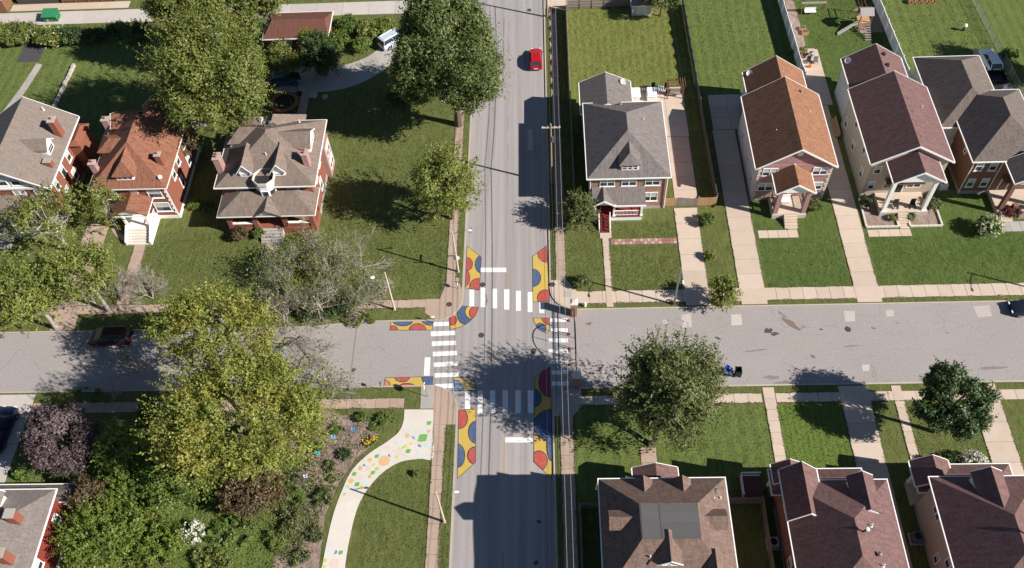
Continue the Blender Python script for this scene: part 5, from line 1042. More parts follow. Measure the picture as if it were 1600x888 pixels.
# ---------------------------------------------------------------- vehicles
def car(label, col, x, y, ang, L=4.5, wd=1.8, hgt=1.45, kind='hatch', cat='car', z=0.0, name='parked_car', rough=.25):
    t = thing(name, label, cat, (x, y, z)); t.rotation_euler = (0, 0, ang); bm_ = paint(col, rough, .04, 0.0, .6); o0 = org_of(t)
    _org[t.name] = (0, 0, 0)                                # parts are modelled round the local origin, +x is the nose
    hl = L/2; hw = wd/2
    prof = [(-hl, .42, .62, .80), (-hl+.08, .28, .86, .94), (-hl+.55, .22, .95, .98), (-hl*.35, .2, .97, 1.0), (hl*.30, .2, .95, 1.0), (hl*.55, .2, .88, .985), (hl-.35, .25, .76, .92), (hl-.06, .34, .62, .80), (hl, .42, .55, .68)]
    k = hgt/1.45; m = MB(); R2 = []
    for px, zb, zt, wf in prof:
        zt *= k; q = hw*wf; R2.append([(px, -q*.92, zb), (px, q*.92, zb), (px, q, zb+.18), (px, q*.99, (zb+zt)/2+.08), (px, q*.90, zt-.02), (px, q*.6, zt+.02), (px, -q*.6, zt+.02), (px, -q*.90, zt-.02), (px, -q*.99, (zb+zt)/2+.08), (px, -q, zb+.18)])
    m.loft(R2); body = m.build('body', bm_, t, smooth=True); mo = body.modifiers.new('edge', 'EDGE_SPLIT'); mo.split_angle = R_(40)
    zb = .93*k
    if kind == 'pickup': st = [(-.1, .86, 0), (.05, .74, 1), (hl*.30, .72, 1), (hl*.52, .86, 0)]
    elif kind == 'sedan': st = [(-hl+.75, .86, 0), (-hl+1.35, .70, 1), (hl*.05, .70, 1), (hl*.48, .86, 0)]
    elif kind == 'van': st = [(-hl+.10, .88, 0), (-hl+.35, .78, 1), (hl*.20, .76, 1), (hl*.62, .88, 0)]
    else: st = [(-hl+.14, .86, 0), (-hl+.62, .74, 1), (hl*.10, .72, 1), (hl*.50, .87, 0)]
    m = MB(); m.loft([[(px, -hw*wf, zb if not up else hgt-.06), (px, hw*wf, zb if not up else hgt-.06), (px, hw*wf*(1.0 if up else .98), (hgt-.04 if up else zb+.02)), (px, -hw*wf*(1.0 if up else .98), (hgt-.04 if up else zb+.02))] for px, wf, up in st]) if False else None
    g = MB(); a, b_, c, d = st; zt = hgt-.05
    lo = [(a[0], -hw*a[1], zb-.04), (d[0], -hw*d[1], zb-.04), (d[0], hw*d[1], zb-.04), (a[0], hw*a[1], zb-.04)]; hi = [(b_[0], -hw*b_[1], zt), (c[0], -hw*c[1], zt), (c[0], hw*c[1], zt), (b_[0], hw*b_[1], zt)]
    g.hexa(lo+hi); g.build('windows', M['glass'], t)
    r = MB(); r.loft([[(b_[0]-.12, -hw*b_[1]*.92, zt-.0), (b_[0]-.12, hw*b_[1]*.92, zt), (c[0]+.1, hw*c[1]*.92, zt), (c[0]+.1, -hw*c[1]*.92, zt)], [(b_[0]-.05, -hw*b_[1]*1.0, zt+.015), (b_[0]-.05, hw*b_[1]*1.0, zt+.015), (c[0]+.05, hw*c[1]*1.0, zt+.015), (c[0]+.05, -hw*c[1]*1.0, zt+.015)], [(b_[0]+.1, -hw*b_[1]*.8, zt+.07), (b_[0]+.1, hw*b_[1]*.8, zt+.07), (c[0]-.15, hw*c[1]*.8, zt+.07), (c[0]-.15, -hw*c[1]*.8, zt+.07)]]); roof = r.build('roof', bm_, t)
    for sg in (-1, 1):
        for (p0, p1) in (((a[0], sg*hw*a[1], zb-.03), (b_[0], sg*hw*b_[1], zt)), ((d[0], sg*hw*d[1], zb-.03), (c[0], sg*hw*c[1], zt)), (((a[0]+d[0])/2, sg*hw*.87, zb-.03), ((b_[0]+c[0])/2, sg*hw*.735, zt))): m = MB(); m.tube([p0, p1], .045, 5); m.build('pillar', bm_, t)
    for sx in (-1, 1):
        for sg in (-1, 1):
            wx = sx*hl*.62; m = MB(); m.tube([(wx, sg*(hw-.2), .32), (wx, sg*(hw+.01), .32)], .32, 14); wh = m.build('wheel', M['black'], t); m = MB(); m.tube([(wx, sg*(hw-.05), .32), (wx, sg*(hw+.025), .32)], .2, 10); m.build('rim', M['steel'], wh)
    for sg in (-1, 1):
        MB().box(hl-.16, sg*hw*.62-.2, .56*k, hl-.035, sg*hw*.62+.12, .68*k).build('headlight', paint('#e8ecee', .15, .02), t); MB().box(-hl+.0, sg*hw*.68-.14, .66*k, -hl+.14, sg*hw*.68+.14, .88*k).build('tail_light', paint('#8f1010', .3, .05), t)
        m = MB(); m.ell((hl*.40, sg*(hw+.09), zb+.06), (.09, .11, .07), 8, 4); m.build('mirror', bm_, t)
    MB().box(-hl-.012, -.26, .5, -hl+.06, .26, .62).build('number_plate', W, t); MB().box(hl-.06, -.5, .4, hl+.012, .5, .5).build('grille', M['black'], t)
    if kind == 'pickup': MB().box(-hl+.12, -hw*.78, .85*k, -.25, hw*.78, .965*k+.012).build('truck_bed', M['black'], t)
    if kind in ('hatch', 'van'):
        rr = MB()
        for sg in (-1, 1): rr.tube([(b_[0]+.2, sg*hw*.62, zt+.11), (c[0]-.2, sg*hw*.62, zt+.11)], .022, 5)
        rr.build('roof_rack', M['steel'], roof)
    _org[t.name] = o0
    return t
car('bright red hatchback parked at the right kerb of the main road', '#b00f18', 3.75, 46.3, -math.pi/2+math.pi, 4.2, 1.75, 1.5)
car('dark blue sedan parked at the north kerb near the right edge', '#1c2632', 57.6, 3.35, math.pi, 4.7, 1.85, 1.45, 'sedan')
car('dark maroon minivan parked in tree shade on the west arm', '#33141a', -44.6, 1.6, math.pi, 5.0, 1.95, 1.75, 'van')
car('white hatchback parked nose up on the drive by the wire fence', '#f2f2f2', 64.75, 43.0, math.pi/2+.05, 4.5, 1.85, 1.6, z=GZ+.05)
car('dark blue pickup truck at the left edge of the lower drive', '#0f1c36', -53.2, -9.8, math.pi/2-.06, 5.4, 1.95, 1.85, 'pickup', 'pickup truck', GZ+.05)
car('white and blue van half hidden under the big maple', '#b9c4d0', -16.5, 51.2, .72, 4.8, 1.9, 1.7, 'van', 'van', GZ+.05)
car('blue compact car in the shade at the end of the curved drive', '#24506e', -31.0, 43.3, 0.05, 4.2, 1.75, 1.45, 'hatch', 'car', GZ+.05)
# dark utility trailer and covered box behind the brown brick house
t = thing('trailer', 'dark open utility trailer behind the white hatchback', 'trailer', (64.6, 39.6, GZ+.05)); b = MB(); b.box(63.6, 38.6, .55, 65.7, 40.7, .65)
for q in ((63.6, 38.6, 63.68, 40.7), (65.62, 38.6, 65.7, 40.7), (63.68, 38.6, 65.62, 38.68), (63.68, 40.62, 65.62, 40.7)): b.box(q[0], q[1], .65, q[2], q[3], 1.15)
b.build('box', M['black'], t)
for x in (63.5, 65.8): m = MB(); m.tube([(x-.08, 39.6, .46), (x+.08, 39.6, .46)], .3, 12); m.build('wheel', M['black'], t)
t = thing('grill_cover', 'grey covered grill beside the dark trailer', 'covered grill', (65.0, 37.6, GZ+.05)); m = MB(); m.loft([[(64.3, 37.0, .2), (65.8, 37.0, .2), (65.8, 38.1, .2), (64.3, 38.1, .2)], [(64.35, 37.05, 1.0), (65.75, 37.05, 1.0), (65.75, 38.05, 1.0), (64.35, 38.05, 1.0)], [(64.6, 37.3, 1.35), (65.5, 37.3, 1.35), (65.5, 37.8, 1.35), (64.6, 37.8, 1.35)]]); m.build('cover', paint('#565b66', .8), t, bevel=.06)

# ---------------------------------------------------------------- yard things
def bin_(label, x, y, a, col, open_=True):
    t = thing('wheelie_bin', label, 'bin', (x, y, 0)); _o = org_of(t); _org[t.name] = (0, 0, 0); t.rotation_euler = (0, 0, a); c = paint(col, .5, .1); m = MB()
    R3 = [[(sx*q, sy*q*1.05, z) for sx, sy in ((-1, -1), (1, -1), (1, 1), (-1, 1))] for q, z in ((.24, .06), (.31, 1.0), (.35, 1.0), (.35, 1.06), (.29, 1.06), (.24, .5))]; m.loft(R3, cap=True); m.build('tub', c, t)
    if open_: m = MB(); m.hexa([(-.34, .36, .25), (.34, .36, .25), (.34, .40, .25), (-.34, .40, .25), (-.34, .40, 1.05), (.34, .40, 1.05), (.34, .44, 1.05), (-.34, .44, 1.05)]); m.build('lid', c, t)
    else: m = MB(); m.hexa([(-.36, -.38, 1.065), (.36, -.38, 1.065), (.36, .4, 1.065), (-.36, .4, 1.065), (-.3, -.3, 1.14), (.3, -.3, 1.14), (.3, .36, 1.14), (-.3, .36, 1.14)]); m.build('lid', c, t)
    for sg in (-1, 1): m = MB(); m.tube([(sg*.30-.03, .3, .12), (sg*.30+.03, .3, .12)], .12, 10); m.build('wheel', M['black'], t)
    m = MB(); m.tube([(-.3, .43, .98), (.3, .43, .98)], .025, 6); m.build('handle', c, t)
    _org[t.name] = _o
bin_('open blue recycling bin standing in the side street', 23.7, -4.0, .75, '#1647a8'); bin_('black rubbish bin standing in the side street', 24.75, -4.1, 3.1, '#1c1f1f', True)
t = thing('dumpster', 'green metal dumpster in the alley at the upper left', 'dumpster', (-68.9, 58.9, GZ)); gm_ = paint((.03, .20, .085), .7, .3); m = MB(); m.loft([[(-70, 58.2, .25), (-67.9, 58.2, .25), (-67.9, 59.4, .25), (-70, 59.4, .25)], [(-70.1, 57.9, 1.2), (-67.8, 57.9, 1.2), (-67.8, 59.6, 1.2), (-70.1, 59.6, 1.2)]]); m.build('tub', gm_, t)
for x0, x1 in ((-70.1, -69.0), (-68.95, -67.8)): m = MB(); m.hexa([(x0, 57.85, 1.21), (x1, 57.85, 1.21), (x1, 59.65, 1.5), (x0, 59.65, 1.5), (x0, 57.85, 1.26), (x1, 57.85, 1.26), (x1, 59.65, 1.55), (x0, 59.65, 1.55)]); m.build('lid', gm_, t)
for x in (-70.2, -67.7): MB().box(x-.06, 58.4, .7, x+.06, 59.2, .85).build('lifting_bar', gm_, t)
# trampoline, hoop, stones
q = Vector((-30.4, 38.6, GZ)); t = thing('trampoline', 'round trampoline with orange padded ring behind the big brick house', 'trampoline', tuple(q)); om2 = paint((.26, .10, .045), .7, .3)
m = MB(); N = 24; ri = lambda r, z: [(q.x+r*math.cos(6.2832*k/N), q.y+r*math.sin(6.2832*k/N), z) for k in range(N)]
m.loft([ri(1.45, .92), ri(1.95, .92), ri(1.95, 1.0), ri(1.45, 1.0)], cap=False); m.build('pad_ring', om2, t); m = MB(); m.loft([ri(.05, .9), ri(1.46, .9)], cap=False); m.build('mat', M['black'], t)
for k in range(8): a = .785*k; m = MB(); m.tube([(q.x+1.85*math.cos(a), q.y+1.85*math.sin(a), GZ), (q.x+1.85*math.cos(a), q.y+1.85*math.sin(a), .95)], .04, 6); m.build('leg', M['steel'], t)
for k in range(6): a = 1.047*k+.3; m = MB(); m.tube([(q.x+1.98*math.cos(a), q.y+1.98*math.sin(a), GZ), (q.x+1.98*math.cos(a), q.y+1.98*math.sin(a), 2.7)], .035, 6); m.build('net_pole', om2, t)
q = Vector((-28.9, 41.0, GZ)); t = thing('basketball_hoop', 'portable basketball hoop with black backboard by the curved drive', 'basketball hoop', tuple(q)); MB().box(q.x-.4, q.y-.35, GZ, q.x+.4, q.y+.35, GZ+.25).build('base', M['black'], t, bevel=.05); m = MB(); m.tube([q+Vector((0, 0, .2)), q+Vector((-.05, .35, 3.0))], .06, 8); m.build('pole', M['dark'], t); MB().box(q.x-.75, q.y+.5, 2.5, q.x+.7, q.y+.56, 3.5).build('backboard', M['black'], t); m = MB(); m.tube([(q.x+.23*math.cos(k*.5236), q.y+.85+.23*math.sin(k*.5236), 2.9) for k in range(13)], .02, 5); m.build('ring', om, t)
for lab, px, py, r in (('large pale flat boulder on the shaded lawn beside the curved drive', 489, 149, .75), ('smaller pale flat boulder on the shaded lawn', 508, 152, .5)):
    q = at(px, py, GZ); m = MB(); m.loft([[(q.x+r*f*math.cos(k*1.047)*random.uniform(.8, 1.1), q.y+r*f*math.sin(k*1.047)*random.uniform(.8, 1.1), z) for k in range(6)] for f, z in ((1.0, GZ-.05), (.95, GZ+.15), (.7, GZ+.25))]); tag(m.build('boulder', M['conc_grey']), lab, 'boulder')
# patio furniture behind the grey roofed house
for i, x in enumerate((16.9, 19.1)):
    t = thing('storage_box', ['white topped patio storage box next to the house wall', 'white topped patio storage box further from the wall'][i], 'storage box', (x, 38.3, GZ+.05), 'white patio boxes'); MB().box(x-.6, 37.6, GZ+.05, x+.6, 39.2, 1.05).build('box', M['trim'], t); m = MB(); m.hexa([(x-.68, 37.5, 1.05), (x+.68, 37.5, 1.05), (x+.68, 39.3, 1.05), (x-.68, 39.3, 1.05), (x-.55, 37.6, 1.22), (x+.55, 37.6, 1.22), (x+.55, 39.2, 1.22), (x-.55, 39.2, 1.22)]); m.build('lid', W, t)
    for sy in (37.75, 39.0): MB().box(x+.6, sy-.04, .75, x+.66, sy+.04, .95).build('latch', M['dark'], t)
q = Vector((22.2, 38.6, 0)); t = thing('pergola_swing', 'dark wooden pergola swing at the patio corner', 'swing', (q.x, q.y, GZ))
for dx in (-1.0, 1.0):
    for dy in (-.6, .6): MB().box(q.x+dx-.06, q.y+dy-.06, GZ, q.x+dx+.06, q.y+dy+.06, 2.3).build('post', M['wood_brown'], t)
for k in range(9): x = q.x-1.2+k*.3; MB().box(x-.03, q.y-.9, 2.42, x+.03, q.y+.9, 2.54).build('rafter', M['wood_brown'], t)
for dy in (-.6, .6): MB().box(q.x-1.25, q.y+dy-.04, 2.3, q.x+1.25, q.y+dy+.04, 2.418).build('beam', M['wood_brown'], t)
m = MB(); m.box(q.x-.75, q.y-.3, .55, q.x+.75, q.y+.25, .62); m.box(q.x-.75, q.y+.25, .62, q.x+.75, q.y+.31, 1.15); m.build('seat', M['wood_grey'], t)
t = thing('patio_table', 'dark round patio table with chairs and white cloth between boxes and swing', 'table', (20.4, 39.4, GZ+.05)); m = MB(); m.prism(arc(20.4, 39.4, .55, 0, 360, 14)[:-1], .8, .84); m.build('tabletop', W, t); m = MB(); m.tube([(20.4, 39.4, .17), (20.4, 39.4, .8)], .06, 8); m.build('leg', M['dark'], t)
for i, (dx, dy) in enumerate(((-1.1, -.2), (.9, -.5), (-.9, .6), (.85, .5), (-1.7, -.1))):
    x, y = 20.4+dx, 39.4+dy; t = thing('patio_chair', ['dark patio chair left of the white round table', 'dark patio chair in front right of the white round table', 'dark patio chair behind left of the white round table', 'dark patio chair behind right of the white round table', 'dark patio chair farthest left on the patio, by the boxes'][i], 'chair', (x, y, GZ+.05), 'dark patio chairs'); MB().box(x-.25, y-.25, .58, x+.25, y+.25, .64).build('seat', M['black'], t); MB().box(x-.25, y+.22 if dy > 0 else y-.26, .64, x+.25, y+.26 if dy > 0 else y-.22, 1.1).build('backrest', M['black'], t)
    for sx in (-.22, .22):
        for sy in (-.22, .22): MB().box(x+sx-.02, y+sy-.02, .17, x+sx+.02, y+sy+.02, .579).build('leg', M['black'], t)
# playset and swings
q = Vector((49.6, 51.4, 0)); t = thing('playset', 'wooden playset with grey roof, slide and ramp by the white fence', 'playset', (q.x, q.y, GZ))
for dx in (-.75, .75):
    for dy in (-.75, .75): MB().box(q.x+dx-.06, q.y+dy-.06, GZ, q.x+dx+.06, q.y+dy+.06, 2.9).build('post', M['wood_brown'], t)
MB().box(q.x-.85, q.y-.85, 1.4, q.x+.85, q.y+.85, 1.5).build('platform', M['wood_tan'], t); m = MB()
for sg in (-1, 1): m.hexa([(q.x-.95, q.y+sg*.95-.02, 2.75), (q.x+.95, q.y+sg*.95-.02, 2.75), (q.x+.95, q.y-.02, 3.35), (q.x-.95, q.y-.02, 3.35), (q.x-.95, q.y+sg*.95+.04, 2.8), (q.x+.95, q.y+sg*.95+.04, 2.8), (q.x+.95, q.y+.02, 3.42), (q.x-.95, q.y+.02, 3.42)])
m.build('canopy', paint('#9c9490', .8), t); m = MB(); m.hexa([(q.x-.9, q.y-.2, 1.45), (q.x-.9, q.y-.75, 1.45), (q.x-3.6, q.y-1.75, .25), (q.x-3.6, q.y-1.2, .25), (q.x-.9, q.y-.2, 1.53), (q.x-.9, q.y-.75, 1.53), (q.x-3.6, q.y-1.75, .33), (q.x-3.6, q.y-1.2, .33)])
m.build('slide', M['conc_white'], t)
for k in range(7): m = MB(); y = q.y-.95-k*.3; z = 1.35-k*.18; m.box(q.x-.1, y-.24, z-.06, q.x+.75, y, z); m.build('ramp_board', M['wood_grey'], t)
for x in (q.x-.5, q.x+.4): m = MB(); m.tube([(x, q.y+.75, 2.6), (x, q.y+3.0, 2.6)], .06, 6); m.build('swing_beam', M['wood_brown'], t)
m = MB(); m.tube([(q.x-1.0, q.y+3, 0), (q.x, q.y+3, 2.65), (q.x+1, q.y+3, 0)], .06, 6); m.build('frame', M['wood_brown'], t); MB().box(q.x-.3, q.y+1.6, .6, q.x+.3, q.y+1.85, .66).build('swing_seat', paint('#2d62a3', .5), t)
t = thing('swing_seat', 'garden swing with rusty frame and pale canopy on the lawn', 'garden swing', (43.2, 54.6, GZ))
for x in (41.6, 44.9):
    m = MB(); m.tube([(x, 53.7, GZ), (x, 54.6, 2.0), (x, 55.6, GZ)], .05, 6); m.build('frame', M['wood_brown'], t)
MB().box(41.5, 54.4, 2.0, 45.0, 54.85, 2.08).build('canopy', M['wood_grey'], t); m = MB(); m.box(42.2, 54.3, .6, 43.8, 54.8, .67); m.box(42.2, 54.8, .67, 43.8, 54.87, 1.15); m.build('seat', M['trim'], t)
t = thing('garden_shelter', 'brown timber pergola beam frame at the top edge by the mulch bed', 'pergola', (43.5, 58.6, GZ)); 
for k in range(4): MB().box(41.2, 57.6+k*.55, 2.2, 47.5, 57.75+k*.55, 2.3).build('beam', M['garagewood'] if 'garagewood' in M else M['wood_brown'], t)
for x in (41.4, 47.3):
    for y in (57.7, 59.3): MB().box(x-.06, y-.06, GZ, x+.06, y+.06, 2.2).build('post', M['wood_brown'], t)
for i, (x, y) in enumerate(((41.4, 51.3), (41.6, 50.4))):
    t = thing('planter', ['upper tan planter box at the mulch bed edge', 'lower tan planter box at the mulch bed edge'][i], 'planter', (x, y, GZ)); MB().box(x-.4, y-.38, GZ, x+.4, y+.38, .55).build('box', M['wood_tan'], t); MB().box(x-.34, y-.32, .5, x+.34, y+.32, .57).build('soil', M['soil'], t)
t = thing('grill_set', 'grey round grill and garden chairs on the small corner patio', 'grill', (41.3, 44.9, GZ+.02)); m = MB(); m.ell((41.4, 45.2, 1.0), (.42, .42, .3), 12, 6); m.build('kettle', M['steel'], t)
for a in (0, 2.1, 4.2): m = MB(); m.tube([(41.4+.2*math.cos(a), 45.2+.2*math.sin(a), .8), (41.4+.4*math.cos(a), 45.2+.4*math.sin(a), GZ)], .025, 5); m.build('leg', M['dark'], t)
for i, (x, y, c) in enumerate(((41.0, 44.3, M['dark']), (41.9, 44.2, M['steel']), (40.4, 45.4, M['wood_brown']))):
    t = thing('garden_chair', ['dark garden chair in front of the round grill', 'grey garden chair right of the round grill', 'brown garden chair by the white fence'][i], 'chair', (x, y, GZ)); MB().box(x-.28, y-.28, .5, x+.28, y+.28, .57).build('seat', c, t); MB().box(x-.28, y+.24, .57, x+.28, y+.3, 1.1).build('backrest', c, t); m = MB()
    for sx in (-.25, .25):
        for sy in (-.25, .25): m.box(x+sx-.025, y+sy-.025, GZ, x+sx+.025, y+sy+.025, .499)
    m.build('legs', c, t)
q = at(1237, 107, GZ); m = MB(); m.ell((41.0, 43.4, .38), (.25, .25, .24), 10, 6); tag(m.build('pumpkin', om), 'orange pumpkin like ball on the corner patio', 'ball')
q = at(1505, 48, GZ); t = thing('gazing_ball', 'pale ball on a dark stand in the right back lawn', 'garden ornament', tuple(q)); m = MB(); m.tube([q, q+Vector((0, 0, .6))], [.2, .1], 8); m.build('stand', M['dark'], t); m = MB(); m.ell(q+Vector((0, 0, .85)), (.3, .3, .3), 12, 8); m.build('ball', W, t, smooth=True)
q = at(1440, 4, GZ); t = thing('wood_pile', 'stack of cut firewood at the top edge of the right lawn', 'wood pile', tuple(q))
for k in range(40): m = MB(); x = q.x-1.9+(k % 14)*.28+random.uniform(-.05, .05); z = .24+(k//14)*.2; m.tube([(x, q.y-.35, z), (x+random.uniform(-.05, .05), q.y+.35, z)], .11, 7); m.build('log', M['wood_tan'] if k % 3 else M['wood_brown'], t)
# AC units
def ac(label, x, y, col):
    t = thing('air_conditioner', label, 'air conditioner', (x, y, GZ)); MB().box(x-.45, y-.45, GZ, x+.45, y+.45, .95).build('cabinet', paint(col, .6), t, bevel=.03); m = MB(); m.prism(arc(x, y, .34, 0, 360, 16)[:-1], .95, .97); m.build('fan_grille', M['black'], t); MB().box(x-.6, y-.6, GZ-.02, x+.6, y+.6, GZ+.06).build('pad', M['conc_grey'], t)
ac('pale air conditioner beside the brick sided bottom house', 25.5, -22.6, '#c9c6c1'); ac('dark air conditioner beside the tan sided bottom house', 38.9, -22.2, '#5d6670'); ac('white air conditioner between the beige and the brown brick house', 52.9, 21.4, '#e6e6e4'); 
# porch furniture
t = thing('porch_bench', 'white wicker bench on the porch of the rose brick house', 'bench', (33.4, 19.0, .9)); MB().box(32.8, 18.6, 1.0, 34.0, 19.2, 1.35).build('seat', M['trim'], t); MB().box(32.8, 19.2, 1.0, 34.0, 19.3, 1.9).build('backrest', M['trim'], t)
for i, (x, y) in enumerate(((46.2, 17.8), (48.2, 17.8))):
    t = thing('porch_chair', ['dark rocking chair on the left of the tall white porch', 'dark rocking chair on the right of the tall white porch'][i], 'chair', (x, y, .8)); MB().box(x-.3, y-.3, 1.2, x+.3, y+.3, 1.27).build('seat', M['dark'], t); MB().box(x-.3, y+.26, 1.27, x+.3, y+.32, 1.95).build('backrest', M['dark'], t)
    for sx in (-.28, .28): m = MB(); m.box(x+sx-.03, y-.35, .8, x+sx+.03, y+.35, .86); m.box(x+sx-.025, y-.28, .86, x+sx+.025, y-.22, 1.199); m.box(x+sx-.025, y+.22, .86, x+sx+.025, y+.28, 1.199); m.build('rocker', M['dark'], t)
t = thing('drive_bench', 'brown wooden bench against the beige sided wall', 'bench', (42.2, 31.5, GZ)); MB().box(41.7, 29.9, .5, 42.2, 33.2, .57).build('seat', M['wood_tan'], t); MB().box(42.2, 29.9, .57, 42.27, 33.2, 1.05).build('backrest', M['wood_tan'], t)
for y in (30.1, 33.0): MB().box(41.75, y-.04, GZ, 42.15, y+.04, .499).build('leg', M['wood_tan'], t)
# cut-out garden ornaments in the flower bed
for i, (px, py, c) in enumerate(((555, 671, '#3f9fd4'), (524, 683, '#7fb6e6'), (500, 708, '#49b7c9'), (481, 744, '#c3cbe6'))):
    q = at(px, py+6, GZ); t = thing('garden_figure', ['bright blue butterfly figure on a stake by the small round bush', 'pale blue butterfly figure on a stake, second from the lawn', 'turquoise butterfly figure in the middle of the mulch bed', 'white lilac butterfly figure at the left of the mulch bed'][i], 'garden ornament', tuple(q), 'butterfly figures in the flower bed'); m = MB(); m.tube([q, q+Vector((0, 0, 1.0))], .025, 5); m.build('stake', M['steel'], t); c = paint(c, .5, .1)
    for sg in (-1, 1):
        m = MB(); w_ = [(0, -.12), (.28, -.34), (.46, -.1), (.34, .06), (.5, .3), (.3, .48), (0, .14)]; m.loft([[(q.x+sg*u*.48, q.y+v*.32+o-.1, 1.12+v*.48+abs(u)*.12) for u, v in w_] for o in (0, .03)]); m.build('wing', c, t)
    m = MB(); m.ell((q.x, q.y-.1, 1.12), (.04, .04, .2), 6, 5); m.build('figure_body', M['dark'], t)

# ---------------------------------------------------------------- trees and plants
def fast_mesh(name, verts, nper, mat):
    """mesh of n polygons of nper own vertices each"""
    n = len(verts)//nper; me = bpy.data.meshes.new(name); me.vertices.add(len(verts)); me.vertices.foreach_set('co', verts.astype(np.float32).ravel())
    me.loops.add(n*nper); me.loops.foreach_set('vertex_index', np.arange(n*nper, dtype=np.int32)); me.polygons.add(n)
    me.polygons.foreach_set('loop_start', np.arange(0, n*nper, nper, dtype=np.int32)); me.update(calc_edges=True); me.materials.append(mat); return me
def unit(a): return a/np.maximum(1e-9, np.linalg.norm(a, axis=1, keepdims=True))
def leaves(cen, nrm, size, mat, name='foliage', parent=None, aspect=.62, org=(0, 0, 0)):
    n = len(cen); r = unit(rng.normal(size=(n, 3))); u = unit(np.cross(nrm, r)); v = np.cross(nrm, u); s = size*rng.uniform(.65, 1.35, (n, 1))
    P = np.stack([cen-u*s*.5, cen-v*s*aspect*.5+u*s*.08, cen+u*s*.5+nrm*s*rng.uniform(-.25, .15, (n, 1)), cen+v*s*aspect*.5+u*s*.08], 1).reshape(-1, 3)-np.array(org)
    o = bpy.data.objects.new(name, fast_mesh(name, P, 4, mat)); COL.objects.link(o)
    if parent: o.parent = parent
    return o
def clump_pts(centers, radii, per, flat=.85, up=.35, feather=.65):
    """leaf places of all clumps: part loosely in the clump, part in rows along little shoots"""
    pf = (per*(1-feather)).astype(int); idx = np.repeat(np.arange(len(centers)), pf); n = len(idx); d = unit(rng.normal(size=(n, 3))); f = rng.uniform(.25, 1, (n, 1))**.45
    p = centers[idx]+d*f*radii[idx][:, None]*np.array([1, 1, flat]); nr = unit(d*1.0+np.array([0, 0, up])+rng.normal(size=(n, 3))*.36)
    q = 8; ns = ((per*feather)/q).astype(int)+1; si = np.repeat(np.arange(len(centers)), ns); k = len(si); sd_ = unit(rng.normal(size=(k, 3))+np.array([0, 0, .45])); rr = radii[si][:, None]
    st = centers[si]+sd_*rr*rng.uniform(.25, .6, (k, 1)); en = centers[si]+(sd_+rng.normal(size=(k, 3))*.22+np.array([0, 0, .12]))*rr*rng.uniform(.95, 1.35, (k, 1))*np.array([1, 1, flat]); tt = np.tile(np.linspace(.05, 1, q), k)[:, None]
    a_, e_ = np.repeat(st, q, 0), np.repeat(en, q, 0); sp = a_+(e_-a_)*tt+rng.normal(size=(k*q, 3))*.055; sn = unit(rng.normal(size=(k*q, 3))*.42+np.repeat(sd_, q, 0)*.9+np.array([0, 0, up]))
    return np.concatenate([p, sp]), np.concatenate([nr, sn])
def bark_tubes(segs, mat, name, parent, n=5):
    m = MB()
    for pts, rad in segs: m.tube(pts, rad, n, cap=False)
    return m.build(name, mat, parent)
LEAF = {
 'maple': m_leaf('leaf_maple', (0.065, 0.104, 0.023), (0.127, 0.163, 0.042), (0.195, 0.189, 0.065), .35),
 'lime': m_leaf('leaf_lime', (0.129, 0.174, 0.031), (0.241, 0.274, 0.062), (0.280, 0.258, 0.067), .4),
 'yellow': m_leaf('leaf_yellow', (.140, .182, .030), (.270, .300, .060), (.40, .30, .065), .40),
 'mid': m_leaf('leaf_mid', (0.092, 0.135, 0.026), (0.188, 0.225, 0.050), (0.275, 0.244, 0.060), .5),
 'olive': m_leaf('leaf_olive', (.080, .112, .034), (.160, .185, .058), (.20, .19, .07), .4),
 'dark': m_leaf('leaf_dark', (.042, .078, .022), (.080, .125, .034)),
 'purple': m_leaf('leaf_purple', (0.066, 0.043, 0.050), (0.138, 0.098, 0.102), (0.156, 0.120, 0.120), .3, .15),
 'brown': m_leaf('leaf_brown', (0.081, 0.067, 0.030), (0.144, 0.103, 0.052), (0.138, 0.081, 0.040), .5, .2),
 'fresh': m_leaf('leaf_fresh', (0.075, 0.132, 0.023), (0.144, 0.218, 0.041), (0.207, 0.230, 0.052), .45),
 'red': m_leaf('leaf_red', (.10, .018, .022), (.17, .035, .035)), 'white': m_leaf('petal_white', (.62, .62, .55), (.80, .78, .70), None, 0, .15),
 'cream': m_leaf('petal_cream', (.50, .50, .32), (.68, .66, .45), None, 0, .15), 'gold': m_leaf('petal_gold', (.62, .36, .02), (.75, .48, .03), None, 0, .1),
 'ever': m_leaf('needle_evergreen', (0.098, 0.149, 0.023), (0.184, 0.236, 0.039), (0.172, 0.218, 0.034), .3)}
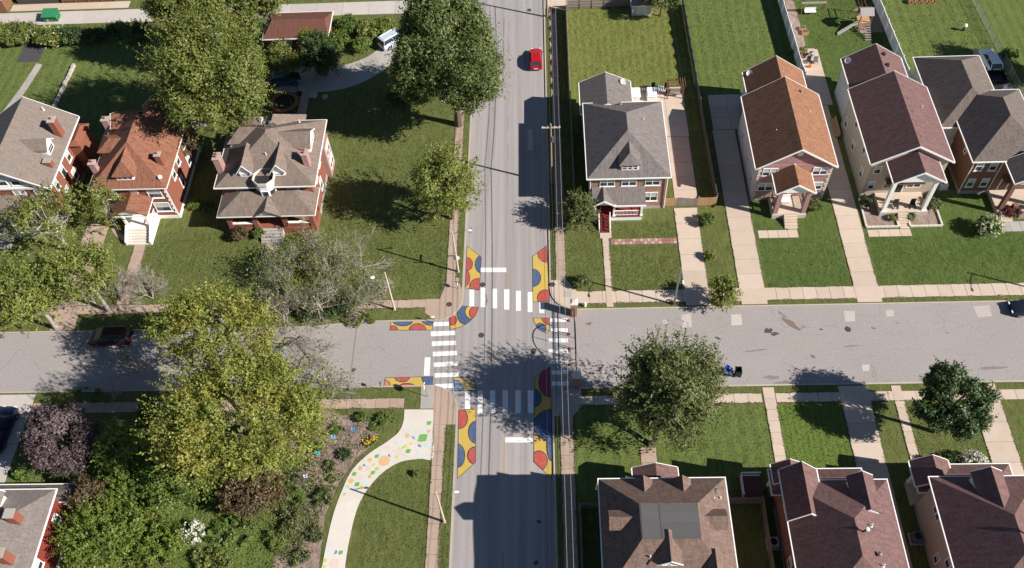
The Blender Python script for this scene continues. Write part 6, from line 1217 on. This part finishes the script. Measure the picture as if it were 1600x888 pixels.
def tree(label, px, py, pw, ph, zc, leaf, dens=1.0, size=.26, nclump=None, cr=.30, trunk=None, lean=(0, 0), bark='bark', cat='tree', name='tree', group=None, hollow=.4, shape=1.0, spiky=0.0, base=None, floor=None, branches=True, flat=.85, up=.35, feather=.65):
    """trunk, limbs and a crown of leaf clumps; (px,py) is the crown middle in the photograph, (pw,ph) its size there"""
    c = np.array(at(px, py, zc)); sc = scale_at(c); rx = pw/2/sc; sn, cs = math.sin(_p), math.cos(_p)
    ry = rx*shape; rz2 = (ph/2/sc)**2-(ry*sn)**2; rz = math.sqrt(rz2)/cs if rz2 > 0 else 0
    rz = min(max(rz, .55*rx), 1.25*rx, zc-GZ-.15)
    if rz2 < (.3*rx)**2: ry = max(.5*rx, math.sqrt(max(.01, (ph/2/sc)**2-(rz*cs)**2))/sn)
    bx, by = (c[0]+lean[0], c[1]+lean[1]) if base is None else base
    t = thing(name, label, cat, (bx, by, GZ), group); org = (bx, by, GZ); R3 = np.array([rx, ry, rz]); rm = (rx*ry*rz)**(1/3)
    n = nclump or int(26+7*rm*rm); n = min(n, 190)
    d = unit(rng.normal(size=(n*3, 3))); d = d[(d[:, 2] > -.62)][:n]; n = len(d); f = (hollow+(1-hollow)*rng.uniform(0, 1, (n, 1))**.5)
    lob = 1+.16*np.sin(d[:, :1]*3.1+rng.uniform(0, 6))*np.cos(d[:, 1:2]*2.7+rng.uniform(0, 6))
    rad = cr*rm*rng.uniform(.6, 1.3, n); cen = c+d*f*lob*(R3-cr*rm*.75)
    per = (dens*95*(rad/size)**2*.30).astype(int).clip(24, 1500); p, nr = clump_pts(cen, rad, per, flat, up, feather)
    if spiky:                                       # shoots that stand out of the crown
        k = int(n*5*spiky); sd_ = unit(rng.normal(size=(k, 3))+np.array([0, 0, .5])); st = c+sd_*(R3*rng.uniform(.75, .98, (k, 1))); q = 14; tt = np.tile(np.linspace(0, 1, q), k)[:, None]; dd = np.repeat(unit(sd_+np.array([0, 0, .5])+rng.normal(size=(k, 3))*.3), q, 0)
        pp = np.repeat(st, q, 0)+dd*tt*rm*.30+rng.normal(size=(k*q, 3))*.07; p = np.concatenate([p, pp]); nr = np.concatenate([nr, unit(dd*.3+rng.normal(size=(k*q, 3)))])
    p[:, 2] = np.maximum(p[:, 2], GZ+.05)
    leaves(p, nr, size, LEAF[leaf], 'foliage', t, org=org)['kind'] = 'stuff'
    if branches:
        tr = trunk or max(.09, .055*rm); b0 = np.array([bx, by, GZ-.1]); fork = np.array([bx+(c[0]-bx)*.6, by+(c[1]-by)*.6, max(GZ+.3, c[2]-rz*.75)]); segs = []
        m = MB(); m.tube([b0, b0*.5+fork*.5+np.array([.06*rm*.3, .03, 0]), fork], [tr*1.35, tr, tr*.85], 8, cap=False); m.build('trunk', M[bark], t)
        sel = rng.permutation(n)[:min(n, 16)]
        for i in sel:
            e = cen[i]; mid = fork*.45+e*.55+np.array([0, 0, -.12*rm])+rng.normal(size=3)*.08*rm; segs.append(([fork, mid, e], [tr*.5, tr*.28, tr*.08]))
            for _ in range(3): e2 = e+unit(rng.normal(size=(1, 3)))[0]*rad[i]*.9; segs.append(([mid*.3+e*.7, e2], [tr*.13, tr*.04]))
        bark_tubes(segs, M[bark], 'limbs', t, 5)
    return t
def grow(segs, p, d, L, r, lev, spread=.55, droop=0.0, kids=3):
    e = p+d*L; mid = p+d*L*.5+rng.normal(size=3)*L*.06; segs.append(([p, mid, e], [r, r*.8, r*.55]))
    if lev == 0: return
    for _ in range(kids):
        nd = d+rng.normal(size=3)*spread; nd[2] -= droop; nd /= np.linalg.norm(nd); s = rng.uniform(.35, 1); grow(segs, p+(e-p)*s, nd, L*rng.uniform(.55, .85), r*.55, lev-1, spread, droop, kids)
def bare_tree(label, bx, by, hgt, d0, lev, r, leaf=None, nleaf=0, kids=4, spread=.5, name='bare_tree', mat='twig', cat='tree', stems=3, z0=GZ, group=None, lsize=.22):
    t = thing(name, label, cat, (bx, by, GZ), group); segs = []
    for k in range(stems):
        d = np.array(d0, float)+rng.normal(size=3)*.35; d /= np.linalg.norm(d); grow(segs, np.array([bx, by, z0]), d, hgt*rng.uniform(.7, 1.1), r, lev, spread, 0, kids)
    for s in segs:
        for q in s[0]: q[2] = max(q[2], GZ+.06)
    big = [s for s in segs if s[1][0] > r*.45]; fine = [s for s in segs if s[1][0] <= r*.45]
    bark_tubes(big, M['greybark'], 'branch', t, 5); V = []
    for pts, rad in fine:                            # twigs as slim three sided shoots
        a, b_ = np.array(pts[0]), np.array(pts[2]); d = b_-a; u = np.cross(d, [.3, .2, 1]); u /= max(1e-6, np.linalg.norm(u)); v = np.cross(d, u); v /= max(1e-6, np.linalg.norm(v)); w_ = max(.009, rad[0]*.75)
        for p, q in ((u, v), (v, -u-v), (-u-v, u)): V += [a+p*w_, a+q*w_, b_]
    if V: o = bpy.data.objects.new('twigs', fast_mesh('twigs', np.array(V)-np.array([bx, by, GZ]), 3, M[mat])); COL.objects.link(o); o.parent = t; o['kind'] = 'stuff'
    if leaf and nleaf:
        ends = np.array([s[0][2] for s in fine]); c = ends[rng.integers(0, len(ends), nleaf)]+rng.normal(size=(nleaf, 3))*.22; leaves(c, unit(rng.normal(size=(nleaf, 3))+np.array([0, 0, .6])), lsize, LEAF[leaf], 'foliage', t, org=(bx, by, GZ))['kind'] = 'stuff'
    return t
def shrub(label, px, py, pw, ph, zc, leaf, size=.17, dens=1.0, name='shrub', group=None, flowers=None, nf=0, cr=.34, fsize=.22, **kw):
    t = tree(label, px, py, pw, ph, zc, leaf, dens, size, None, cr, .05, cat='shrub', name=name, group=group, **kw)
    if flowers:
        c = np.array(at(px, py, zc)); sc = scale_at(c); r = pw/2/sc; d = unit(rng.normal(size=(nf*2, 3))); d = d[d[:, 2] > -.25][:nf]; V = c+d*r*np.array([1, .95, .8])*rng.uniform(.9, 1.08, (len(d), 1))
        k = 9; V = np.repeat(V, k, 0)+rng.normal(size=(len(d)*k, 3))*fsize*.3; leaves(V, unit(np.repeat(d, k, 0)+rng.normal(size=(len(d)*k, 3))*.5), fsize*.55, LEAF[flowers], 'flowers', t, .9, org=tuple(t.location))['kind'] = 'stuff'
    return t

# big trees
tree('large dense dark green maple overhanging the main road, top centre', 700, 88, 188, 208, 12.0, 'maple', 1.05, .28, 170, .2, .42, base=(-6.6, 34.2), hollow=.5, feather=.4)
tree('light yellow green tree beside the main road above the left kerb mural', 697, 287, 108, 172, 7.0, 'lime', .8, .23, 64, .22, .2, base=(-6.7, 18.2), hollow=.3, spiky=.6)
tree('tall light green tree behind the two left brick houses', 328, 118, 180, 215, 12.5, 'mid', .85, .26, 150, .18, .35, hollow=.45, spiky=.4)
tree('darker green tree at the top edge over the alley', 335, 8, 225, 95, 11.5, 'mid', .9, .28, 110, .22, .3, hollow=.45)
tree('open pale limbed tree in front of the left edge house', 70, 340, 138, 100, 6.6, 'lime', .26, .24, 44, .24, .22, bark='greybark', hollow=.3, spiky=.25)
tree('bright green street tree at the left, right of the pale limbed one', 126, 426, 122, 104, 7.6, 'lime', .7, .24, 58, .24, .2, bark='greybark', hollow=.35, spiky=.4)
tree('bright green street tree at the left edge, lowest', 40, 456, 132, 126, 7.6, 'lime', .62, .24, 54, .24, .22, bark='greybark', hollow=.35, spiky=.4)
tree('slim leafy sapling in front of the rust roofed house', 160, 320, 72, 92, 4.9, 'lime', .32, .22, 24, .26, .09, bark='greybark', hollow=.2, spiky=.3)
tree('huge yellow tinged tree south of the west arm, left centre', 376, 648, 292, 205, 12.5, 'yellow', .62, .23, 150, .165, .42, hollow=.45, spiky=.7, bark='greybark', base=(-25.8, -10.2))
tree('yellow tinged tree reaching over the west arm beside the dead branches', 338, 512, 205, 128, 10.5, 'yellow', .5, .24, 84, .19, .25, hollow=.35, spiky=.7, bark='greybark', base=(-32.5, 3.9))
tree('purple leaved plum tree at the lower left drive', 98, 688, 112, 122, 4.8, 'purple', 1.0, .24, 70, .25, .2, hollow=.5, feather=.4)
tree('pointed light green tree right of the purple plum', 192, 705, 74, 100, 4.2, 'ever', .8, .22, 50, .24, .14, hollow=.4, spiky=.7, feather=.85)
tree('green spreading tree between the purple plum and the brown bush', 283, 742, 150, 100, 3.6, 'fresh', .8, .22, 70, .22, .15, hollow=.4, spiky=.4)
tree('feathery light green tree at the bottom edge beside the red walled house', 158, 838, 138, 110, 3.4, 'ever', .75, .22, 64, .2, .15, hollow=.4, spiky=.8, feather=.85)
tree('second feathery green tree at the bottom edge, right of the first', 245, 850, 90, 66, 1.6, 'ever', .75, .22, 40, .24, .1, hollow=.3, spiky=.6, feather=.85)
tree('loose leafy tree between the pointed tree and the olive brown tree', 190, 768, 92, 74, 3.2, 'ever', .7, .22, 40, .24, .1, hollow=.3, spiky=.5, feather=.8)
tree('reddish brown tree in the lower left thicket', 395, 760, 104, 92, 3.0, 'brown', .85, .2, 60, .24, .13, hollow=.4, spiky=.6, feather=.8)
tree('small olive brown tree beside the red walled house', 136, 775, 74, 66, 4.0, 'brown', .8, .2, 34, .28, .1, hollow=.4)
tree('open grey green tree on the front lawn of the large brown roofed house', 1045, 612, 166, 192, 8.0, 'olive', .72, .23, 110, .2, .26, hollow=.3, spiky=.7, base=(14.9, -12.3))
tree('dense round dark green tree near the right edge', 1493, 627, 124, 112, 6.6, 'dark', 1.1, .24, 90, .24, .2, hollow=.45, feather=.4)
tree('olive bushy tree at the left front corner of the grey roofed house', 905, 329, 60, 76, 2.7, 'olive', 1.0, .19, 44, .28, .12, hollow=.4, spiky=.4)
tree('small yellow green tree on the verge between two drives', 1131, 458, 48, 52, 2.6, 'lime', .9, .19, 34, .28, .08, hollow=.35, spiky=.5)
tree('green tree at the top edge beside the white shed', 1035, -6, 75, 55, 3.6, 'olive', .9, .24, 34, .3, .12, hollow=.4)
tree('tall dark tree beyond the right edge behind the wire fence', 1668, 72, 100, 120, 6.0, 'mid', 1.0, .28, 60, .26, .25, hollow=.4)
tree('dark conical tree on the lawn in front of the brown roofed garage', 500, 88, 66, 112, 3.6, 'dark', 1.1, .24, 50, .26, .14, hollow=.4, spiky=.4)
tree('tree with yellow green leaves in front of the garage wall', 490, 62, 48, 50, 4.2, 'lime', .6, .22, 26, .28, .1, hollow=.3)
tree('dark leafy tree at the end of the curved drive', 440, 95, 60, 60, 4.0, 'mid', .8, .25, 34, .3, .12, hollow=.4)
tree('small reddish tree behind the right wall of the rust roofed house', 290, 225, 34, 44, 4.5, 'brown', .9, .2, 22, .34, .08)
tree('dark garden tree shading the back lawn between the left houses and the alley', 215, 55, 60, 46, 5.0, 'dark', .7, .26, 34, .28, .12, hollow=.35, spiky=.4)
# leafless trees, brush and fallen boughs of the northwest corner
def bare(label, px, py, *a, dx=0, dy=0, **k): q = at(px, py); return bare_tree(label, q.x+dx, q.y+dy, *a, **k)
bare('tall leafless grey tree with green shoots, right of the big brick house walk', 520, 440, 3.0, (.1, .1, 1), 4, .10, 'mid', 1500, 4, .6, stems=6)
bare('leafless grey shrubby tree with green shoots left of the corner lawn', 455, 440, 2.7, (-.1, .1, 1), 4, .09, 'fresh', 2600, 4, .6, stems=6)
bare('tangle of dead grey branches beside the west arm kerb', 505, 490, 2.7, (.1, .1, .75), 4, .09, 'mid', 900, 4, .65, stems=6)
bare('dead twiggy tree beside the yellow tinged crown', 445, 500, 2.7, (0, .1, .9), 4, .09, 'mid', 300, 4, .6, stems=5)
bare('grey branched shrub tree at the right of the dead brush', 560, 480, 2.3, (.3, .1, .8), 4, .08, 'fresh', 700, 4, .6, stems=5)
bare('dead grey tree leaning toward the corner lawn', 565, 420, 2.2, (.3, .2, .8), 4, .07, 'mid', 250, 4, .6, stems=4)
bare('dry grey treetop just below the big brick house porch', 480, 395, 2.0, (0, .2, 1), 4, .07, 'mid', 500, 4, .6, stems=4)
bare('small dead branch spray on the lawn left of the pale lamp pole', 600, 464, 1.4, (-.1, .3, .8), 3, .04, None, 0, 5, .6, stems=5, name='dead_branch')
bare('fallen grey branch in the grass strip by the west arm', 575, 492, 1.9, (-.9, .0, .2), 3, .05, None, 0, 5, .55, stems=5, name='fallen_branch', cat='branch')
bare('long bare boughs reaching over the west arm road', 465, 530, 3.4, (.5, -.5, .75), 4, .08, 'mid', 250, 4, .5, stems=4)
bare('grey twigs hanging at the right of the big yellow tinged tree', 505, 600, 2.3, (.7, -.2, .6), 4, .06, 'fresh', 350, 4, .5, stems=5)
bare('dead grey twig spray behind the maroon minivan', 240, 468, 2.2, (.2, .4, .7), 4, .06, None, 0, 4, .6, stems=5)
bare('bare grey branches in front of the rust roofed house walk', 190, 470, 2.2, (.1, .3, .9), 4, .06, 'lime', 120, 4, .55, stems=5)
bare('dead brush lying on the pavement left of the rust roofed house walk', 150, 475, 1.8, (-.3, .1, .6), 4, .06, None, 0, 4, .6, stems=4, name='fallen_branch', cat='branch')
bare('bare grey boughs between the purple plum and the road', 150, 650, 2.2, (.3, .1, .8), 3, .06, None, 0, 4, .5, dx=1.5, dy=1.6)
bare('dark bare boughs hanging over the road beside the minivan', 225, 590, 2.6, (-.3, .5, .8), 3, .06, 'yellow', 120, 4, .55, mat='bark')
bare('grey twiggy shrub in front of the big brick house porch', 455, 348, .9, (0, .2, 1), 3, .04, 'mid', 250, 4, .55, stems=5, cat='shrub')
for lab, px, py, pw, ph, z, lf in (('dark green undergrowth in the middle of the dead brush', 500, 480, 90, 50, .9, 'dark'), ('green bush under the leafless tree by the corner lawn', 545, 470, 44, 36, .9, 'fresh'), ('dark green bush below the leafless shrubby tree', 450, 440, 60, 40, .9, 'mid'), ('green weeds at the kerb under the dead brush', 560, 500, 70, 14, .4, 'mid'), ('green undergrowth left of the dead brush beside the walk', 410, 470, 44, 30, .8, 'dark')):
    tree(lab, px, py, pw, ph, z, lf, .7, .2, None, .3, .05, cat='shrub', name='shrub', hollow=.3)
# shrubs
shrub('round clipped bush on the corner lawn left of the front walk', 910, 440, 27, 27, .95, 'olive', .14, 1.3, 'round_bush', flat=1, hollow=.6)
shrub('round dark green bush beside the concrete drive gate', 1105, 342, 26, 26, 1.0, 'fresh', .14, 1.3, 'round_bush', hollow=.6)
shrub('small yellow green shrub on the verge between the drives', 1109, 400, 20, 18, .7, 'lime', .18, .9)
shrub('rounded shrub with pale tips beside the rose brick porch', 1272, 321, 28, 22, 1.0, 'olive', .16, 1.1)
shrub('dark green bush against the beige house front wall', 1351, 315, 24, 26, .9, 'dark', .18, 1.1)
shrub('feathery shrub right of the tall white porch', 1458, 318, 30, 36, 1.0, 'olive', .2, .8)
shrub('low round bush left of the beige house front steps', 1394, 340, 13, 13, .55, 'mid', .12, 1.1, 'round_bush'); shrub('low round bush right of the beige house front steps', 1424, 338, 17, 14, .55, 'mid', .12, 1.1, 'round_bush')
shrub('hydrangea bush covered in cream flower heads, right lawn', 1546, 353, 40, 42, 1.4, 'fresh', .2, .9, 'hydrangea', None, 'cream', 120, fsize=.26)
shrub('dark green shrub attached to the left of the cream hydrangea', 1527, 357, 20, 30, 1.0, 'dark', .2, 1)
shrub('dark red leaved shrub in the bed by the brown brick porch', 1584, 331, 34, 22, .8, 'red', .16, 1.2)
shrub('dark clipped hedge bush before the tan sided bottom house', 1478, 722, 60, 26, .9, 'dark', .18, 1.2, shape=.6); shrub('white hydrangea next to the dark hedge bush', 1521, 724, 40, 26, 1.0, 'fresh', .2, .9, 'hydrangea', None, 'white', 150, fsize=.28)
shrub('reddish brown bush before the big brick house porch', 375, 366, 28, 26, 1.2, 'brown', .16, 1.2, hollow=.5); shrub('green bush beside the big brick house steps', 404, 362, 22, 24, .9, 'fresh', .16, 1.0)
shrub('green undergrowth along the garden wall of the big brick house', 318, 322, 60, 14, .6, 'fresh', .18, .8, shape=.4)
shrub('white flowering bush in the lower left meadow', 300, 831, 36, 36, .9, 'fresh', .2, .9, 'flowering_bush', None, 'white', 75, fsize=.3)
for i, (px, py, pw, ph, lf) in enumerate(((25, 52, 80, 42, 'mid'), (75, 58, 60, 34, 'mid'), (110, 56, 50, 34, 'dark'), (150, 54, 44, 28, 'dark'), (185, 48, 40, 44, 'dark'), (42, 44, 40, 20, 'olive'))):
    shrub(['wide green hedge shrub at the alley, leftmost', 'green hedge shrub with white blossom below the dumpster', 'dark hedge shrub right of the white blossom', 'low dark hedge shrub further right by the alley', 'tall spreading dark shrub at the alley, rightmost of the hedge', 'pale hedge shrub against the alley edge, behind the leftmost'][i], px, py, pw, ph, 1.3, lf, .26, 1.0, 'hedge_shrub', 'hedge along the alley', 'cream' if i == 1 else None, 30)
for i, (px, py, pw, ph, lf) in enumerate(((545, 38, 44, 40, 'fresh'), (575, 45, 44, 50, 'mid'), (600, 42, 40, 40, 'mid'), (530, 60, 36, 40, 'fresh'), (565, 70, 40, 34, 'fresh'), (455, 78, 44, 22, 'fresh'))):
    shrub(['bright shrub right of the brown garage, nearest the alley', 'leafy shrub in the middle of the thicket by the alley', 'leafy shrub at the right of the thicket, against the big maple', 'bright shrub at the garage corner', 'bright shrub beside the half hidden van', 'low shrub under the garage doors'][i], px, py, pw, ph, 1.1, lf, .26, .9, 'shrub', 'thicket beside the garage')
for i, (px, py, pw, ph, lf, z) in enumerate(((565, 652, 22, 20, 'fresh', .6), (600, 655, 26, 24, 'fresh', .5), (540, 708, 26, 24, 'dark', .5), (498, 698, 22, 18, 'fresh', .4), (475, 725, 30, 24, 'olive', .5), (515, 730, 26, 20, 'olive', .4), (505, 775, 40, 40, 'olive', .6), (460, 775, 40, 30, 'fresh', .6), (455, 815, 44, 50, 'olive', .7), (495, 835, 34, 40, 'olive', .5), (430, 845, 40, 36, 'mid', .6), (470, 870, 36, 26, 'olive', .5), (525, 672, 22, 18, 'fresh', .4), (585, 668, 18, 14, 'fresh', .3), (485, 655, 30, 18, 'olive', .4), (520, 748, 18, 16, 'mid', .35), (455, 745, 22, 18, 'dark', .35))):
    shrub('%s %s in the mulch flower bed' % (['round clipped', 'leafy bright', 'dark tufted', 'small green', 'loose olive', 'thin olive', 'tall olive', 'bright green', 'wide grey olive', 'narrow olive', 'mid green', 'low olive', 'low bright', 'tiny bright', 'flat olive', 'small mid green', 'small dark'][i], ['bush near the pavement', 'clump by the path mouth', 'grass tuft beside the path', 'plant beside the pale butterfly', 'plant left of centre', 'plant right of centre', 'plant beside the path bend', 'plant at the left border', 'bush at the lower left', 'bush beside the lower path', 'bush at the lower left meadow edge', 'plant at the bottom edge', 'plant under the bright butterfly', 'plant in the lawn corner', 'plant under the big tree', 'plant at the path edge', 'plant at the left'][i]), px, py, pw, ph, z, lf, .15, .7, 'garden_plant', 'plants of the mulch flower bed', branches=False, hollow=.2)
for i, (px, py) in enumerate(((574, 691), (584, 685))):
    q = at(px, py, GZ+.45); t = thing('flower_clump', ['left clump of golden yellow flowers by the curved path', 'right clump of golden yellow flowers by the curved path'][i], 'flowers', (q.x, q.y, GZ), 'golden flowers'); c = np.array(q)+rng.normal(size=(45, 3))*np.array([.2, .16, .1]); leaves(c, unit(rng.normal(size=(45, 3))*.4+np.array([0, 0, 1])), .15, LEAF['gold'], 'blossoms', t, .9, org=tuple(t.location))['kind'] = 'stuff'; c = np.array(q)-np.array([0, 0, .2])+rng.normal(size=(150, 3))*np.array([.3, .25, .1]); leaves(c, unit(rng.normal(size=(150, 3))), .18, LEAF['fresh'], 'foliage', t, org=tuple(t.location))['kind'] = 'stuff'
for lab, px, py, pw, ph, z, lf in (('undergrowth shrub below the big yellow tinged tree', 330, 705, 120, 60, 1.6, 'mid'), ('dark shrub left of the big yellow tinged tree', 235, 650, 60, 40, 1.6, 'dark'), ('green shrub at the foot of the purple plum', 40, 742, 40, 24, .9, 'fresh'), ('second green shrub at the foot of the purple plum', 90, 748, 30, 18, .9, 'fresh'), ('leafy weed patch in the meadow below the brown tree', 360, 830, 90, 50, .5, 'fresh'), ('leafy weed patch left of the white flowering bush', 235, 800, 70, 36, .8, 'mid'), ('sapling clump at the meadow bottom edge', 330, 875, 80, 36, .6, 'mid'), ('leafy climber on the red wall at the bottom edge', 55, 876, 50, 26, 2.0, 'mid'), ('bushes at the back wall of the white hatchback fence', 1578, 84, 36, 20, .9, 'fresh'), ('leafy patch beneath the big maple', 630, 150, 60, 30, 1.0, 'dark'), ('green weeds on the strip by the southwest street edge', 120, 625, 110, 12, .35, 'fresh'), ('green tuft beside the white wire fence', 1250, 82, 40, 10, .35, 'fresh'), ('young sapling on the lawn inside the curved path', 651, 740, 12, 16, .5, 'fresh')):
    shrub(lab, px, py, pw, ph, z, lf, .2, .9, hollow=.3)
# short grass standing on the lawns near the paths and roads: loose tufts, nobody could count them
def tufts(name, regions, per, size, mat, hgt=.05):
    C_ = []
    for x0, y0, x1, y1 in regions:
        n = int((x1-x0)*(y1-y0)*per); C_.append(np.stack([rng.uniform(x0, x1, n), rng.uniform(y0, y1, n), np.full(n, GZ+hgt*.5)], 1))
    c = np.concatenate(C_); o = leaves(c, unit(rng.normal(size=(len(c), 3))*.6+np.array([0, 0, .7])), size, mat, name, None, .45); o['kind'] = 'stuff'; return o
GL = m_leaf('grass_blades', (.046, .076, .018), (.088, .125, .030), (.13, .13, .045), .4)
tufts('grass', [(-22, 7, -7.3, 29), (-43.5, 7, -29.6, 17), (-27, 7, -22, 15)], 26, .17, GL, .06)
tufts('grass', [(-14, -24, -7.5, -14.5), (-6, -30, -5.1, -9.8), (5.1, 8.8, 5.7, 40), (7.1, 9, 11.2, 18), (12.3, 7.1, 20, 13.4), (12.5, 14.5, 20, 17)], 26, .15, GL, .05)
tufts('grass', [(29.8, 7.1, 38.9, 14), (42.3, 7.1, 66, 13.8), (28.5, -15, 34.8, -7.8), (8, -16, 27, -7.8), (41.5, -15, 48, -7.8)], 18, .15, GL, .05)
tufts('grass', [(8.5, 40, 25, 57), (25.6, 40, 39, 58), (41.8, 47.5, 52, 58), (53.6, 39, 66, 58), (-22, 29, -8, 42), (-75, 40, -52, 53)], 10, .2, GL, .05)
q0 = [(-42, -30, -19, -15), (-24, -22, -18, -12)]
tufts('meadow_weeds', q0, 24, .2, LEAF['fresh'], .16); tufts('meadow_weeds', q0, 5, .24, LEAF['mid'], .35)
def patchy(name, px0, py0, px1, py1, n, size, mat, hgt, sc, thr, seed):
    P = np.array([at(x, y, GZ) for x, y in zip(rng.uniform(px0, px1, n), rng.uniform(py0, py1, n))]); k = np.sin(P[:, 0]*sc+seed)*np.cos(P[:, 1]*sc*1.15+seed*1.7)+.5*np.sin(P[:, 0]*sc*2.3+P[:, 1]*sc*1.9+seed)
    P = P[(k > thr) & (P[:, 0] < -15.2-(np.maximum(0, -16-P[:, 1])*.12) - np.maximum(0, -13-P[:, 1])*.35+np.maximum(0, P[:, 1]+13)*1.1)]; P[:, 2] += rng.uniform(.02, 1, len(P))**1.5*hgt; leaves(P, unit(rng.normal(size=(len(P), 3))*.7+np.array([0, 0, .5])), size, mat, name)['kind'] = 'stuff'
patchy('bed_plants', 425, 640, 620, 888, 14000, .13, LEAF['olive'], .35, 1.5, .35, 1.0); patchy('bed_plants', 425, 640, 620, 888, 12000, .13, LEAF['fresh'], .3, 1.9, .55, 4.0); patchy('bed_plants', 425, 640, 600, 888, 9000, .12, LEAF['dark'], .25, 2.3, .6, 2.2); patchy('bed_plants', 425, 760, 545, 888, 9000, .14, LEAF['olive'], .5, 1.2, -.1, 5.0)
ml = m_leaf('dry_stalks', (.16, .11, .09), (.30, .22, .18)); tufts('mulch_straw', [(-21.5, -23, -18.3, -9), (-18.3, -15.5, -14, -9.5)], 60, .18, ml, .04)
def edge_tufts(lines, per, mat, size=.10):
    C_ = []
    for x0, y0, x1, y1 in lines:
        L = math.hypot(x1-x0, y1-y0); n = int(L*per); t_ = rng.uniform(0, 1, n); k = np.abs(rng.normal(size=n))*.034*(1+.8*np.sin(t_*L*1.7+x0)+.6*np.sin(t_*L*4.1+y0)); ux, uy = (x1-x0)/L, (y1-y0)/L
        C_.append(np.stack([x0+(x1-x0)*t_-uy*k, y0+(y1-y0)*t_+ux*k, np.full(n, GZ+.07)], 1))
    c = np.concatenate(C_); leaves(c, unit(rng.normal(size=(len(c), 3))*.5+np.array([0, 0, .8])), size, mat, 'edge_grass', None, .5)['kind'] = 'stuff'
edge_tufts([(5.75, 57, 5.75, 9), (6.95, 9, 6.95, 57), (-7.0, 57, -7.0, 8.6), (-5.85, 8.6, -5.85, 57), (-7.38, -10, -7.38, -30), (-6.12, -30, -6.12, -10), (5.75, -9, 5.75, -30), (7.15, -30, 7.15, -9), (20.25, 18.5, 20.25, 7), (23.05, 7, 23.05, 18.5), (26.45, 19, 26.45, 7), (29.35, 7, 29.35, 19), (39.25, 20, 39.25, 7), (42, 7, 42, 14), (11.35, 14.5, 11.35, 7), (12.15, 7, 12.15, 14.5), (27.1, -8, 27.1, -14.8), (28.3, -14.8, 28.3, -8), (34.95, -8, 34.95, -15), (38, -15, 38, -8), (40.4, -8, 40.4, -15), (41.4, -15, 41.4, -8), (48.2, -8, 48.2, -16), (51.1, -16, 51.1, -8)], 34, GL)
edge_tufts([(20, 7.0, 12.2, 7.0), (11.3, 7.0, 8.2, 7.0), (39.2, 7.0, 29.4, 7.0), (62, 7.0, 42, 7.0), (8.2, 5.25, 11.3, 5.25), (12.2, 5.25, 20.2, 5.25), (29.4, 5.25, 39.2, 5.25), (42, 5.25, 62, 5.25), (8, -7.62, 27, -7.62), (28.4, -7.62, 34.9, -7.62), (38, -7.62, 48, -7.62), (26.9, -6.45, 8.1, -6.45), (34.9, -6.45, 28.4, -6.45), (-9.3, 6.3, -43, 6.3), (-43, 5.1, -9.3, 5.1), (-10.8, -6.4, -22, -6.4), (-22, -7.65, -10.8, -7.65), (-27.4, 7, -27.4, 15), (-29.2, 15, -29.2, 7), (-43.9, 7, -43.9, 15.4), (-45.4, 15.4, -45.4, 7)], 40, GL)
